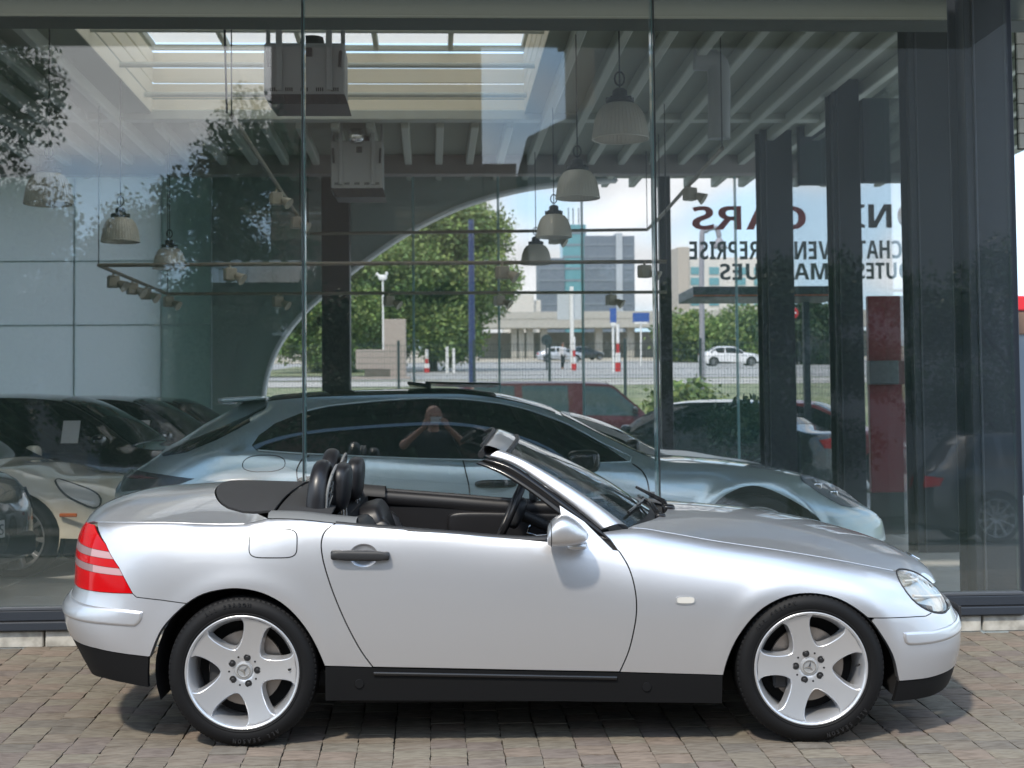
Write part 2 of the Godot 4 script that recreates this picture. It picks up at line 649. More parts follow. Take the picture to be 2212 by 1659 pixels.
func ring_text(parent: Node, s: String, r: float, size: float, start: float, z: float):
	var font := SystemFont.new()
	font.font_names = PackedStringArray(["Droid Sans"])
	font.font_weight = 700
	var st := SurfaceTool.new()
	st.begin(Mesh.PRIMITIVE_TRIANGLES)
	for k in s.length():
		if s[k] == " ": continue
		var tm := TextMesh.new()
		tm.text = s[k]
		tm.font = font
		tm.font_size = 16
		tm.pixel_size = size / 16.0
		tm.depth = 0.004
		var a := start - k * size * 0.95 / r
		st.append_from(tm, 0, Transform3D(Basis(Vector3(0, 0, 1), a - PI / 2), Vector3(cos(a) * r, sin(a) * r, z)))
	var o := MeshInstance3D.new()
	o.name = "tyre_lettering"
	o.mesh = st.commit()
	o.material_override = M.rubber_letters
	parent.add_child(o, true)

func arch_liner(parent: Node, at: Vector3, side: float, r: float, z0: float, z1: float, m: Material):
	var mb := MB.new()
	var rows := []
	for z in [z0, z1]:
		var row := []
		for k in 25:
			var a := -0.35 + (PI + 0.7) * k / 24
			row.append(Vector3(at.x + cos(a) * r, at.y + sin(a) * r, z * side))
		rows.append(row)
	mb.grid(rows)
	var poly := PackedVector2Array()
	for p in rows[0]: poly.append(Vector2(p.x, p.y))
	var tr := Geometry2D.triangulate_polygon(poly)
	for k in range(0, tr.size(), 3):
		mb.tri(rows[0][tr[k]], rows[0][tr[k + 1]], rows[0][tr[k + 2]])
	add(mb, "wheel_arch_liner", m, parent)

# lip that runs round a wheel arch, from the panel's edge inwards
func arch_lip(c: Dictionary, pts: PackedVector2Array, side: float) -> MB:
	var rows := []
	for p in pts:
		var a := side_pt(c, p.x, p.y, side)
		rows.append([a + Vector3(0, 0, side * 0.002), a + Vector3(0, -0.004, side * -0.012), a + Vector3(0, -0.004, side * -0.05)])
	var mb := MB.new()
	mb.grid(rows)
	return mb

# a moulding: an outline on the side, raised with a sloping rounded edge
func raised(c: Dictionary, outline: PackedVector2Array, side: float, h: float, edge: float) -> MB:
	var f := func(u, y): return side_pt(c, u, y, side)
	var poly := PackedVector2Array(outline)
	if Geometry2D.is_polygon_clockwise(poly): poly.reverse()
	var dense := PackedVector2Array()
	for k in poly.size():
		var a := poly[k]
		var b := poly[(k + 1) % poly.size()]
		var m := maxi(1, ceili(a.distance_to(b) / 0.012))
		for s in m: dense.append(a.lerp(b, float(s) / m))
	var n := dense.size()
	var rows := []
	var inner := PackedVector2Array()
	for k in n:
		var d := (dense[(k + 1) % n] - dense[posmod(k - 1, n)]).normalized()
		var o := Vector2(-d.y, d.x)
		var row := []
		for j in 6:
			var a := PI / 2 * j / 5.0
			var p := dense[k] + o * edge * (1.0 - cos(a))
			var q := chart_normal(f, p, Vector3(0, 0, side))
			row.append(f.call(p.x, p.y) + q * (h * sin(a) - 0.002))
		rows.append(row)
		inner.append(dense[k] + o * edge)
	var mb := MB.new()
	mb.grid(rows, true, false)
	join(mb, panel(f, inner, 0.03, 0.03, Vector3(0, 0, side), 0.0, 0.0, h - 0.002))
	return mb

# ---------------------------------------------------------------- the silver roadster
var FR := Transform3D(Basis.IDENTITY, Vector3(0.052, -EYE_H, -CAR_D))

func roadster_spec() -> Dictionary:
	var c := {"xf": 1.25, "xr": -1.35, "nf": 3.4, "nr": 4.0, "y0": 0.5, "tuck": 0.05, "p": 2.3, "q": 0.55}
	c.front = [[0.15, 1.90], [0.19, 1.923], [0.233, 1.938], [0.31, 1.96], [0.361, 1.967], [0.40, 1.965], [0.437, 1.957], [0.466, 1.943], [0.498, 1.926], [0.54, 1.902], [0.596, 1.873], [0.648, 1.846], [0.70, 1.80], [0.8, 1.7]]
	c.rear = [[0.2, -1.76], [0.24, -1.888], [0.298, -1.94], [0.363, -1.978], [0.40, -2.0], [0.445, -2.023], [0.493, -2.036], [0.534, -2.038], [0.558, -2.03], [0.583, -2.008], [0.603, -1.997], [0.646, -1.985], [0.80, -1.98], [0.843, -1.972], [0.9, -1.955], [0.95, -1.93], [1.02, -1.85]]
	for e in c.front: e[1] += 0.035
	for e in c.rear: e[1] -= 0.075
	c.lf = 0.72
	c.lr = 0.72
	c.front_most = 1.99
	c.rear_most = -2.07
	c.seam = []
	for a in [[205, 1128, 0.74], [348, 1126.5, 0.75], [487, 1130, 0.755], [542, 1128, 0.76], [586, 1118, 0.765], [650, 1120, 0.785], [725, 1128, 0.795], [950, 1147, 0.81], [1120, 1160, 0.81], [1220, 1160, 0.79], [1300, 1146, 0.74], [1364, 1138.5, 0.70], [1450, 1150, 0.69], [1536, 1165, 0.69], [1705, 1190, 0.69], [1841, 1214, 0.69], [1937, 1232, 0.68], [1975, 1243, 0.67], [2015, 1266, 0.66]]:
		var p := px_local(Vector2(a[0], a[1]), a[2] * (0.86 if a[0] > 1900 or a[0] < 250 else 0.96), FR)
		c.seam.append([p.x, p.y, a[2]])
	c.seam.append([1.95, 0.555, 0.66])
	c.seam.append([2.0, 0.47, 0.66])
	c.seam.push_front([-2.05, 0.87, 0.73])
	c.seam.sort_custom(func(a, b): return a[0] < b[0])
	c.wide = [[-2.0, 0.84], [-1.2, 0.85], [0.0, 0.857], [1.2, 0.852], [2.0, 0.84]]
	c.crown = [[-2.06, 0.89], [-2.0, 0.945], [-1.86, 1.0], [-1.6, 1.027], [-1.43, 1.037], [-1.2, 1.03], [-0.9, 1.0], [0.3, 0.95], [0.667, 0.928], [0.9, 0.913], [1.148, 0.885], [1.48, 0.815], [1.70, 0.745], [1.83, 0.68], [1.92, 0.61], [2.0, 0.49]]
	c.arches = [[-1.2, 0.315, 0.372, 0.004], [1.2, 0.315, 0.372, 0.004]]
	return c

func make_roadster():
	var c := roadster_spec()
	var car := thing("roadster_car", "silver two-seat roadster parked on the paving with its roof down", "car")
	car.transform = Transform3D(Basis(Vector3.UP, YAW), EYE + Basis(Vector3.UP, YAW) * FR.origin)
	var uF: float = c.xf + c.lf * PI / 2
	var uR: float = c.xr - c.lr * PI / 2
	var fr := FR
	# outlines traced on the near side
	var arch_r := uys(c, smooth_line(Q(1, [540, 1085, 590, 960, 650, 880, 740, 797, 830, 745, 950, 718, 1050, 718, 1150, 740, 1250, 790, 1330, 860, 1400, 950, 1450, 1040, 1492, 1138]), 3), fr)
	var arch_f := uys(c, smooth_line(Q(2, [78, 1065, 100, 980, 150, 860, 230, 740, 330, 640, 450, 575, 560, 548, 680, 548, 800, 575, 900, 625, 1000, 700, 1060, 770, 1130, 880, 1170, 970, 1198, 1105]), 3), fr)
	var door_rear := uys(c, smooth_line(Q(4, [150, 72, 100, 110, 80, 160, 82, 220, 100, 300, 140, 420, 200, 560, 270, 690, 330, 772]), 4), fr)
	var door_low := uys(c, Q(4, [330, 772, 730, 780, 1130, 788, 1525, 795]), fr)
	var door_front := uys(c, smooth_line(Q(4, [1525, 795, 1570, 690, 1600, 560, 1607, 470, 1597, 380, 1570, 290, 1530, 220, 1515, 203]), 4), fr)
	var door_top := uys(c, smooth_line(Q(4, [1515, 203, 1400, 190, 1280, 172, 1165, 160, 800, 127, 450, 96, 150, 72]), 3), fr)
	var tail := uys(c, Q(1, [240, 362, 300, 475, 370, 600, 445, 742, 150, 705]), fr)
	var bump_r_top := uys(c, Q(1, [445, 742, 465, 762, 600, 778, 740, 797]), fr)
	var bump_f_top := uys(c, Q(2, [1040, 702, 1300, 694, 1370, 690, 1405, 670]), fr)
	var head := uys(c, smooth_line(Q(2, [1185, 400, 1190, 440, 1220, 500, 1280, 580, 1340, 630, 1400, 660, 1450, 671, 1490, 668, 1505, 645, 1490, 590, 1455, 535, 1405, 480, 1340, 430, 1280, 402, 1220, 390]), 2, true), fr)
	var seam_along := func(u0: float, u1: float, n: int) -> PackedVector2Array:
		var o := PackedVector2Array()
		for k in n + 1:
			var u := lerpf(u0, u1, float(k) / n)
			o.append(Vector2(u, seam_pt(c, u).y))
		return o
	for side in [1.0, -1.0]:
		var paint: Material = M.silver
		# ---- door
		var door := PackedVector2Array()
		for part in [door_rear, door_low, door_front, door_top]:
			for k in part.size() - 1: door.append(part[k])
		var hb := uy(c, Vector2(785.5, 1200.0), fr)
		var cupe := func(a: float) -> Vector2: return hb + Vector2(cos(a) * 0.061, sin(a) * 0.049)
		var dm := MB.new()
		for half in [1.0, -1.0]:
			var cutp := PackedVector2Array([Vector2(-2, hb.y), Vector2(hb.x - 0.061, hb.y)])
			for k in range(1, 16): cutp.append(cupe.call(PI - half * PI * k / 16.0) if half > 0 else cupe.call(PI + PI * k / 16.0))
			cutp.append_array(PackedVector2Array([Vector2(hb.x + 0.061, hb.y), Vector2(2, hb.y), Vector2(2, hb.y + half * 2), Vector2(-2, hb.y + half * 2)]))
			var inset := Geometry2D.offset_polygon(door, -0.0038, Geometry2D.JOIN_ROUND)[0]
			for piece in Geometry2D.intersect_polygons(inset, cutp):
				join(dm, side_panel(c, piece, side, 0.0, 0.0))
		var dense := Geometry2D.offset_polygon(door, -0.0038, Geometry2D.JOIN_ROUND)[0]
		for k in dense.size():
			var a := side_pt(c, dense[k].x, dense[k].y, side)
			var b := side_pt(c, dense[(k + 1) % dense.size()].x, dense[(k + 1) % dense.size()].y, side)
			dm.quad(a, b, b - Vector3(0, 0, side * 0.02), a - Vector3(0, 0, side * 0.02))
		var dn := add(dm, "door", paint, car)
		var cup := MB.new()
		var rows := []
		for k in 9:
			var q := k / 8.0
			var row := []
			for s in 32:
				var p: Vector2 = hb + (cupe.call(TAU * s / 32) - hb) * (1.0 - q)
				row.append(side_pt(c, p.x, p.y, side) - Vector3(0, 0, side * 0.0135 * sqrt(1.0 - pow(1.0 - q, 2.5))))
			rows.append(row)
		cup.grid(rows, false, true)
		add(cup, "handle_cup", paint, dn)
		var hm := MB.new()
		var hc := side_pt(c, hb.x - 0.012, hb.y + 0.003, side) + Vector3(0, 0, side * 0.028)
		blob(hm, hc, Vector3(0.248, 0.046, 0.034), Basis(Vector3(0, 0, 1), -0.025), 0.75, 0.3)
		blob(hm, hc + Vector3(-0.1, 0.002, -side * 0.015), Vector3(0.05, 0.04, 0.04), Basis.IDENTITY, 0.4)
		blob(hm, hc + Vector3(0.1, -0.004, -side * 0.015), Vector3(0.045, 0.036, 0.04), Basis.IDENTITY, 0.4)
		add(hm, "door_handle", M.black_plastic, dn)
		# belt strip on the door and behind it
		var bs := MB.new()
		var br := []
		for k in 41:
			var p := door_top[door_top.size() - 1].lerp(door_top[9], k / 40.0)
			var u := lerpf(door_rear[0].x, door_top[9].x, k / 40.0)
			var y := seam_pt(c, u).y
			var a := side_pt(c, u, y, side)
			br.append([a + Vector3(0, -0.008, side * 0.006), a + Vector3(0, 0.004, side * 0.003), a + Vector3(0, 0.009, -side * 0.012), a + Vector3(0, 0.004, -side * 0.03), a + Vector3(0, -0.05, -side * 0.035)])
		bs.grid(br)
		add(bs, "window_seal", M.black_plastic, dn)
		# ---- front fender: door edge, over the top seam, headlight, bumper seam, arch, sill
		var ff := PackedVector2Array()
		for k in range(0, door_front.size()): ff.append(door_front[k])
		var u_cowl := uy(c, Vector2(1345, 1139.5), fr).x
		ff.append(uy(c, Vector2(1318, 1165), fr))
		ff.append(uy(c, Vector2(1300, 1149), fr))
		var uh0 := head[0].x
		ff.append_array(seam_along.call(u_cowl, uh0 - 0.01, 30))
		for k in 14: ff.append(head[k])
		ff.append_array(PackedVector2Array([bump_f_top[3], bump_f_top[2], bump_f_top[1], bump_f_top[0]]))
		for k in range(arch_f.size() - 1, -1, -1):
			if arch_f[k].y < bump_f_top[0].y and arch_f[k].x > 1.3: continue
			ff.append(arch_f[k])
		ff.append(uy(c, ZP(4, 2020, 810), fr))
		var fe := add(side_panel(c, ff, side, 0.002, 0.012, 0.0, 0.022), "front_fender", paint, car)
		var mk_ := PackedVector2Array()
		for k in 28:
			var a := TAU * k / 28
			mk_.append(uy(c, Vector2(1481, 1296.5), fr) + Vector2(spow(cos(a), 0.6) * 0.041, spow(sin(a), 0.6) * 0.018))
		add(side_panel(c, mk_, side, 0.0, 0.004, 0.004), "side_marker_surround", M.cap_grey, fe)
		var mk2 := Geometry2D.offset_polygon(mk_, -0.005)[0]
		add(side_panel(c, mk2, side, 0.0, 0.003, 0.007), "side_marker_light", M.lamp_clear, fe)
		# ---- rear quarter
		var rq := PackedVector2Array()
		for k in door_rear.size(): rq.append(door_rear[k])
		rq.append(uy(c, ZP(4, 100, 765), fr))
		for k in range(arch_r.size() - 1, -1, -1):
			if arch_r[k].y < bump_r_top[3].y and arch_r[k].x < -1.3: continue
			rq.append(arch_r[k])
		rq.append_array(PackedVector2Array([bump_r_top[3], bump_r_top[2], bump_r_top[1], tail[3], tail[2], tail[1]]))
		var sa: PackedVector2Array = seam_along.call(tail[0].x + 0.012, door_rear[0].x, 24)
		rq.append_array(sa)
		# fuel flap stands as a panel of its own on the near side
		var flap := PackedVector2Array()
		var fc := uy(c, Vector2(590, 1174), fr)
		for k in 40:
			var a := TAU * k / 40
			flap.append(fc + Vector2(spow(cos(a), 0.42) * 0.1, spow(sin(a), 0.42) * 0.057))
		var q_ := add(side_panel(c, rq, side, 0.002, 0.012, 0.0, 0.022), "rear_quarter_panel", paint, car)
		if side > 0:
			add(side_panel(c, Geometry2D.offset_polygon(flap, 0.0045)[0], side, 0.0, 0.002, 0.0008), "fuel_flap_gap", M.black, q_)
			add(side_panel(c, flap, side, 0.0, 0.003, 0.0022), "fuel_flap", paint, q_)
		# ---- arch lips
		add(arch_lip(c, arch_f, side), "wheel_arch_lip", paint, fe)
		add(arch_lip(c, arch_r, side), "wheel_arch_lip", paint, q_)
		# ---- tail light
		var tl := Node3D.new()
		tl.name = "tail_light"
		car.add_child(tl, true)
		var yt := tail[0].y
		var yb := tail[4].y
		var uback := uR + 0.22
		var full := PackedVector2Array([Vector2(tail[0].x + 0.004, tail[0].y - 0.004), tail[1], tail[2], tail[3], tail[4], Vector2(uback, yb + 0.004), Vector2(uback, 0.80), Vector2(uback + 0.04, 0.86), Vector2(uback + 0.12, 0.915)])
		var b1 := uys(c, Q(1, [225, 500, 285, 510, 308, 553, 230, 543]), fr)
		var b2 := uys(c, Q(1, [230, 590, 333, 602, 358, 643, 240, 635]), fr)
		var cuts := [[Vector2(-1.0, 1.3), 0.0], [b1[1], 0.017], [b1[2], 0.011], [b2[1], 0.017], [b2[2], 0.014], [Vector2(-1.0, -0.3), 0.0]]
		for k in 5:
			var band := PackedVector2Array()
			for j in [k, k + 1]:
				var e: Vector2 = cuts[j][0]
				var sl3: float = cuts[j][1] / (e.x - (uR + 0.25))
				var l := Vector2(uR - 0.2, e.y + sl3 * (e.x - (uR - 0.2)))
				var r3 := Vector2(-1.0, e.y - sl3 * (-1.0 - e.x))
				if j == k:
					band.append(l); band.append(r3)
				else:
					band.append(r3); band.append(l)
			for piece in Geometry2D.intersect_polygons(full, band):
				if k % 2 == 0:
					add(side_panel(c, piece, side, 0.0007, 0.006, 0.002, 0.02), "red_lens", M.lens_red, tl)
					continue
				var xs: float = b1[0].x if k == 1 else b2[0].x
				for half in [[-9.0, xs], [xs, 9.0]]:
					for bit in Geometry2D.intersect_polygons(piece, PackedVector2Array([Vector2(half[0], -9), Vector2(half[1], -9), Vector2(half[1], 9), Vector2(half[0], 9)])):
						add(side_panel(c, bit, side, 0.0007, 0.006, 0.002, 0.02), "clear_lens", M.lens_pale if half[0] > -5.0 else M.lens_smoke, tl)
		add(side_panel(c, full, side, 0.001, 0.0, -0.012, 0.04), "lamp_housing", M.black, tl)
		# ---- headlight
		var hl := Node3D.new()
		hl.name = "headlight"
		car.add_child(hl, true)
		add(side_panel(c, head, side, 0.0, 0.0, -0.075, 0.03), "headlight_seal", M.black, hl)
		var hin: PackedVector2Array = Geometry2D.offset_polygon(head, -0.006)[0]
		var bowl := panel(func(u, y):
			var p := side_pt(c, u, y, side)
			var q := Vector2(u - 1.72, y - 0.6)
			return p + Vector3(-0.01, 0, -side * (0.012 + 0.05 * maxf(0.0, 1.0 - q.length_squared() / 0.03))), hin, 0.02, 0.02, Vector3(0, 0, side), 0.0, 0.0, 0.0)
		add(bowl, "reflector", M.reflector, hl)
		add(side_panel(c, hin, side, 0.0, 0.004, 0.002, 0.02), "lens", M.lamp_glass, hl)
		var bar := MB.new()
		for e in [[2, 1300, 565, 1470, 560], [2, 1240, 470, 1330, 455]]:
			var pa := uy(c, ZP(e[0], e[1], e[2]), fr)
			var pb := uy(c, ZP(e[0], e[3], e[4]), fr)
			var pts := []
			for k in 7:
				var p := pa.lerp(pb, k / 6.0)
				pts.append(side_pt(c, p.x, p.y, side) - Vector3(0.004, 0, side * 0.012))
			bar.tube(pts, 0.0075, 6)
		add(bar, "lamp_divider", M.lamp_clear, hl)
		var hs2 := MB.new()
		var hpts := []
		for k in head.size() + 1:
			var p: Vector2 = head[k % head.size()]
			hpts.append(side_pt(c, p.x, p.y, side) + Vector3(0, 0, -side * 0.001))
		hs2.tube(hpts, 0.0042, 6, false)
		add(hs2, "lamp_gasket", M.black_plastic, hl)
		# ---- sill
		var sill := uys(c, Q(4, [100, 768, 330, 775, 1130, 791, 1525, 798, 2022, 812, 2020, 945, 1000, 932, 100, 932]), fr)
		var sl := add(side_panel(c, sill, side, 0.001, 0.03, 0.004), "sill", M.sill_black, car)
		var ridge := MB.new()
		var rp := []
		for k in 21:
			var p := uy(c, ZP(4, lerpf(335, 1510, k / 20.0), lerpf(800, 822, k / 20.0)), fr)
			rp.append(side_pt(c, p.x, p.y, side) + Vector3(0, 0, side * 0.006))
		ridge.tube(rp, 0.009, 8)
		add(ridge, "sill_trim", M.black_gloss, sl)
		for q in [[265, 850], [1655, 865]]:
			var pc := uy(c, ZP(4, q[0], q[1]), fr)
			var jr := MB.new()
			jr.lathe([[0.0, 0.0085], [0.018, 0.0085], [0.02, 0.005]], side_pt(c, pc.x, pc.y, side), Basis(Vector3(1, 0, 0), Vector3(0, 0, side), Vector3(0, -side, 0)), 20, true)
			add(jr, "jacking_plug", M.sill_black, sl)
		# ---- dark shell behind the gaps
		var sh := PackedVector2Array()
		sh.append(uy(c, ZP(4, 100, 800), fr))
		for k in range(arch_r.size() - 2, 0, -1): sh.append(arch_r[k])
		sh.append(uy(c, ZP(1, 530, 1140), fr))
		sh.append(Vector2(uR + 0.25, 0.35))
		sh.append(Vector2(uR + 0.2, 0.85))
		sh.append_array(seam_along.call(tail[0].x, 1.5, 40))
		sh.append(Vector2(1.62, 0.62))
		sh.append(Vector2(uF - 0.2, 0.5))
		sh.append(Vector2(uF - 0.2, 0.25))
		for k in range(arch_f.size() - 2, 0, -1): sh.append(arch_f[k])
		sh.append(uy(c, ZP(4, 2010, 850), fr))
		add(side_panel(c, sh, side, 0.012, 0.0, -0.016, 0.06), "inner_shell", M.black, car)
		# ---- wheels
		arch_liner(car, Vector3(-1.2, 0.32, 0), side, 0.378, 0.45, 0.795, M.black)
		arch_liner(car, Vector3(1.2, 0.32, 0), side, 0.378, 0.45, 0.795, M.black)
		make_wheel(car, Vector3(-1.2, 0.3155, 0.74 * side), side, 0.318, deg_to_rad(74.5), 0, M.alloy)
		make_wheel(car, Vector3(1.2, 0.3155, 0.74 * side), side, 0.316, deg_to_rad(104.4), 0, M.alloy)
		# ---- mirror
		var mi := Node3D.new()
		mi.name = "door_mirror"
		dn.add_child(mi, true)
		var head_m := MB.new()
		var mrows := []
		for e in [[1181.5, 1150, 1170, 0.06], [1183.5, 1137, 1176, 0.075], [1190, 1126, 1179, 0.083], [1200, 1116.5, 1180, 0.088], [1212, 1111.5, 1180, 0.088], [1225, 1112.5, 1179, 0.085], [1240, 1121, 1177, 0.078], [1253, 1132, 1173.5, 0.066], [1263, 1143, 1169, 0.05], [1269, 1150, 1164, 0.03], [1271, 1157, 1157.5, 0.004]]:
			var pt := px_local(Vector2(e[0], e[1]), 0.93, fr)
			var pl := px_local(Vector2(e[0], e[2]), 0.93, fr)
			var row := []
			for k in 20:
				var a := TAU * k / 20
				row.append(Vector3(pt.x, (pt.y + pl.y) / 2 + spow(sin(a), 0.8) * (pt.y - pl.y) / 2, side * (0.93 + spow(cos(a), 0.8) * e[3])))
			mrows.append(row)
		head_m.grid(mrows, false, true)
		add(head_m, "mirror_shell", paint, mi)
		var gl := MB.new()
		var g0: Array = mrows[0]
		for k in range(1, 19): gl.tri(g0[0], g0[k], g0[k + 1])
		add(gl, "mirror_glass", M.chrome, mi)
		var ring := MB.new()
		var ring_pts := []
		for k in 21:
			var a: Vector3 = mrows[2][k % 20]
			ring_pts.append(a)
		ring.tube(ring_pts, 0.0022, 5, false)
		add(ring, "mirror_seam", M.black_plastic, mi)
		var arm := MB.new()
		var pa2 := px_local(Vector2(1246, 1176), 0.86, fr)
		blob(arm, Vector3(pa2.x, pa2.y, side * 0.86), Vector3(0.09, 0.04, 0.16), Basis.IDENTITY, 0.7)
		add(arm, "mirror_arm", M.silver_dark, mi)
		# sail panel under the pillar
		var sail := MB.new()
		var s1 := px_local(Vector2(1209, 1092), 0.745, fr)
		var s2 := px_local(Vector2(1222, 1178), 0.80, fr)
		var s3 := px_local(Vector2(1326, 1190), 0.795, fr)
		var s4 := px_local(Vector2(1262, 1127), 0.765, fr)
		for e in [s1, s2, s3, s4]: pass
		var sg := []
		for k in 9:
			var t := k / 8.0
			var a := s1.lerp(s2, t)
			var b := s1.lerp(s4, minf(t * 2.0, 1.0)) if t < 0.5 else s4.lerp(s3, t * 2.0 - 1.0)
			var row := []
			for j in 7:
				var p := a.lerp(b, j / 6.0)
				p.z = (p.z + 0.012 * sin(PI * j / 6.0) * t) * side
				row.append(p)
			sg.append(row)
		sail.grid(sg)
		add(sail, "sail_panel", paint, dn)
		# ---- windscreen pillar
		var up := smooth_line(Q(5, [455, 442, 700, 562, 1000, 720, 1300, 902, 1660, 1165]), 6)
		var lo := smooth_line(Q(5, [300, 488, 540, 565, 800, 735, 1090, 945, 1390, 1187]), 6)
		var sea := smooth_line(Q(5, [185, 552, 430, 655, 720, 838, 1040, 1080, 1540, 1402]), 6)
		var prow := []
		var srow := []
		for k in up.size():
			var t := float(k) / (up.size() - 1)
			var zu := lerpf(0.545, 0.675, t)
			var zl := lerpf(0.595, 0.745, t)
			var a := px_local(up[k], zu, fr)
			var b := px_local(lo[k], zl, fr)
			var d := px_local(sea[k], zl + lerpf(-0.005, 0.045, t), fr)
			var row := []
			for j in 9:
				var q := j / 8.0
				var p := a.lerp(b, q)
				p += Vector3(0.014, 0.02, 0.022) * sin(PI * q)
				row.append(Vector3(p.x, p.y, p.z * side))
			row.append(Vector3(b.x, b.y, (b.z - 0.03) * side))
			prow.append(row)
			var r2 := []
			for j in 7:
				var q := j / 6.0
				var p := b.lerp(d, q) + Vector3(-0.001, -0.002, -0.006)
				p.z += 0.012 * sin(PI * q * 2.0) * (1.0 if q < 0.5 else 0.6) + 0.004 * sin(PI * q)
				r2.append(Vector3(p.x, p.y, p.z * side))
			var e := b.lerp(d, 1.0)
			r2.append(Vector3(e.x - 0.004, e.y, (e.z - 0.05) * side))
			srow.append(r2)
		var pm := MB.new()
		pm.grid(prow)
		var pil := add(pm, "windscreen_pillar", paint, car)
		var sm := MB.new()
		sm.grid(srow)
		add(sm, "pillar_seal", M.black_gloss, pil)
	# ---- bumpers
	var fb := MB.new()
	var rb := MB.new()
	var fl := MB.new()
	var rl := MB.new()
	var fm := MB.new()
	var rm := MB.new()
	for side in [1.0, -1.0]:
		var p := PackedVector2Array()
		for q in bump_f_top: p.append(q)
		for k in range(5, 8): p.append(head[k * 2])
		p.append(Vector2(uF, 0.52))
		var low_f := uys(c, Q(2, [1200, 1105, 1380, 1086]), fr)
		p.append(Vector2(uF, low_f[1].y + 0.02))
		p.append(low_f[1])
		p.append(low_f[0])
		for k in range(arch_f.size() - 2, -1, -1):
			if arch_f[k].x < 1.3 or arch_f[k].y > bump_f_top[0].y: break
			p.append(arch_f[k])
		join(fb, side_panel(c, p, side))
		var lip := uys(c, Q(2, [1200, 1108, 1380, 1089]), fr)
		lip.append(Vector2(uF, lip[1].y + 0.02))
		lip.append(Vector2(uF, 0.185))
		lip.append_array(uys(c, Q(2, [1400, 1205, 1165, 1237]), fr))
		join(fl, side_panel(c, lip, side, 0.001, 0.02, -0.003))
		var mo := uys(c, smooth_line(Q(2, [1400, 783, 1240, 793, 1226, 806, 1228, 835, 1245, 868, 1290, 877, 1400, 868]), 3), fr)
		mo.append(Vector2(uF, mo[mo.size() - 1].y + 0.01))
		mo.append(Vector2(uF, mo[0].y + 0.01))
		join(fm, raised(c, mo, side, 0.010, 0.012))
		var r := PackedVector2Array()
		for q in [bump_r_top[3], bump_r_top[2], bump_r_top[1], bump_r_top[0], tail[4]]: r.append(q)
		r.append(Vector2(uR, tail[4].y))
		var low_r := uys(c, Q(1, [250, 1042, 530, 1087]), fr)
		r.append(Vector2(uR, low_r[0].y + 0.03))
		r.append(low_r[0])
		r.append(low_r[1])
		for k in arch_r.size():
			if arch_r[k].y > bump_r_top[3].y or arch_r[k].x > -1.3: break
			r.append(arch_r[k])
		join(rb, side_panel(c, r, side))
		var va := PackedVector2Array([Vector2(uR, low_r[0].y + 0.027), low_r[0] - Vector2(0, 0.002), low_r[1] - Vector2(0, 0.002)])
		va.append_array(uys(c, Q(1, [530, 1255, 400, 1230, 290, 1205]), fr))
		va.append(Vector2(uR, 0.24))
		join(rl, side_panel(c, va, side, 0.001, 0.02, -0.003))
		var mr := uys(c, smooth_line(Q(1, [250, 812, 480, 838, 500, 850, 495, 885, 470, 915, 430, 922, 250, 908]), 3), fr)
		mr.append(Vector2(uR, mr[mr.size() - 1].y + 0.008))
		mr.append(Vector2(uR, mr[0].y + 0.012))
		join(rm, raised(c, mr, side, 0.010, 0.012))
	var fbo := add(fb, "front_bumper", M.silver_bumper, car)
	add(fm, "bumper_moulding", M.silver_bumper, fbo)
	add(fl, "front_spoiler", M.valance_black, fbo)
	var rbo := add(rb, "rear_bumper", M.silver_bumper, car)
	add(rm, "bumper_moulding", M.silver_bumper, rbo)
	add(rl, "rear_valance", M.valance_black, rbo)
	var pl := MB.new()
	pl.box(Vector3(2.0, 0.42, 0), Vector3(0.012, 0.11, 0.52), Basis.IDENTITY, 0.003)
	add(pl, "number_plate_holder", M.black_plastic, fbo)
	# ---- bonnet
	var ho := PackedVector2Array()
	for k in 25:
		var s := -1.0 + 2.0 * k / 24
		ho.append(Vector2(0.675 - 0.235 * pow(absf(s), 2.4), s))
	ho.append(Vector2(uF - 0.14, 1.0))
	ho.append(Vector2(uF - 0.14, -1.0))
	var bon := add(top_panel(c, ho, 0.0015, 0.015), "bonnet", M.silver, car)
	for side in [1.0, -1.0]:
		var ed := MB.new()
		var ep := []
		for k in 41:
			var e := seam_pt(c, lerpf(0.46, head[0].x - 0.03, k / 40.0))
			ep.append(Vector3(e.x, e.y - 0.0015, (e.z + 0.0035) * side))
		ed.tube(ep, 0.0035, 8)
		add(ed, "bonnet_edge", M.silver, bon)
	var nose := PackedVector2Array([Vector2(uF - 0.138, -1.0), Vector2(uF - 0.138, 1.0), Vector2(uF - 0.001, 1.0), Vector2(uF - 0.001, -1.0)])
	var gr := add(top_panel(c, nose, 0.0015, 0.01), "grille_surround", M.silver, car)
	var badge := MB.new()
	badge.lathe([[0.0, 0.0], [0.03, 0.0], [0.035, 0.004], [0.04, 0.0]], top_pt(c, uF - 0.3, 0.0) + Vector3(0, 0.004, 0), Basis(Vector3(0, 0, 1), -0.5), 24, true)
	add(badge, "nose_badge", M.chrome, gr)
	# ---- boot lid and the cover over the folded roof
	var bo := PackedVector2Array([Vector2(uR + 0.05, -1.0), Vector2(uR + 0.05, 1.0), Vector2(-1.10, 1.0), Vector2(-1.16, 0.86)])
	for k in 25:
		var s := 1.0 - 2.0 * k / 24
		bo.append(Vector2(-1.2 - 0.25 * sqrt(maxf(0.0, 1.0 - s * s * 0.98)), s * 0.83))
	bo.append(Vector2(-1.16, -0.86))
	bo.append(Vector2(-1.10, -1.0))
	var boo := add(top_panel(c, bo, 0.0015, 0.012), "boot_lid", M.silver, car)
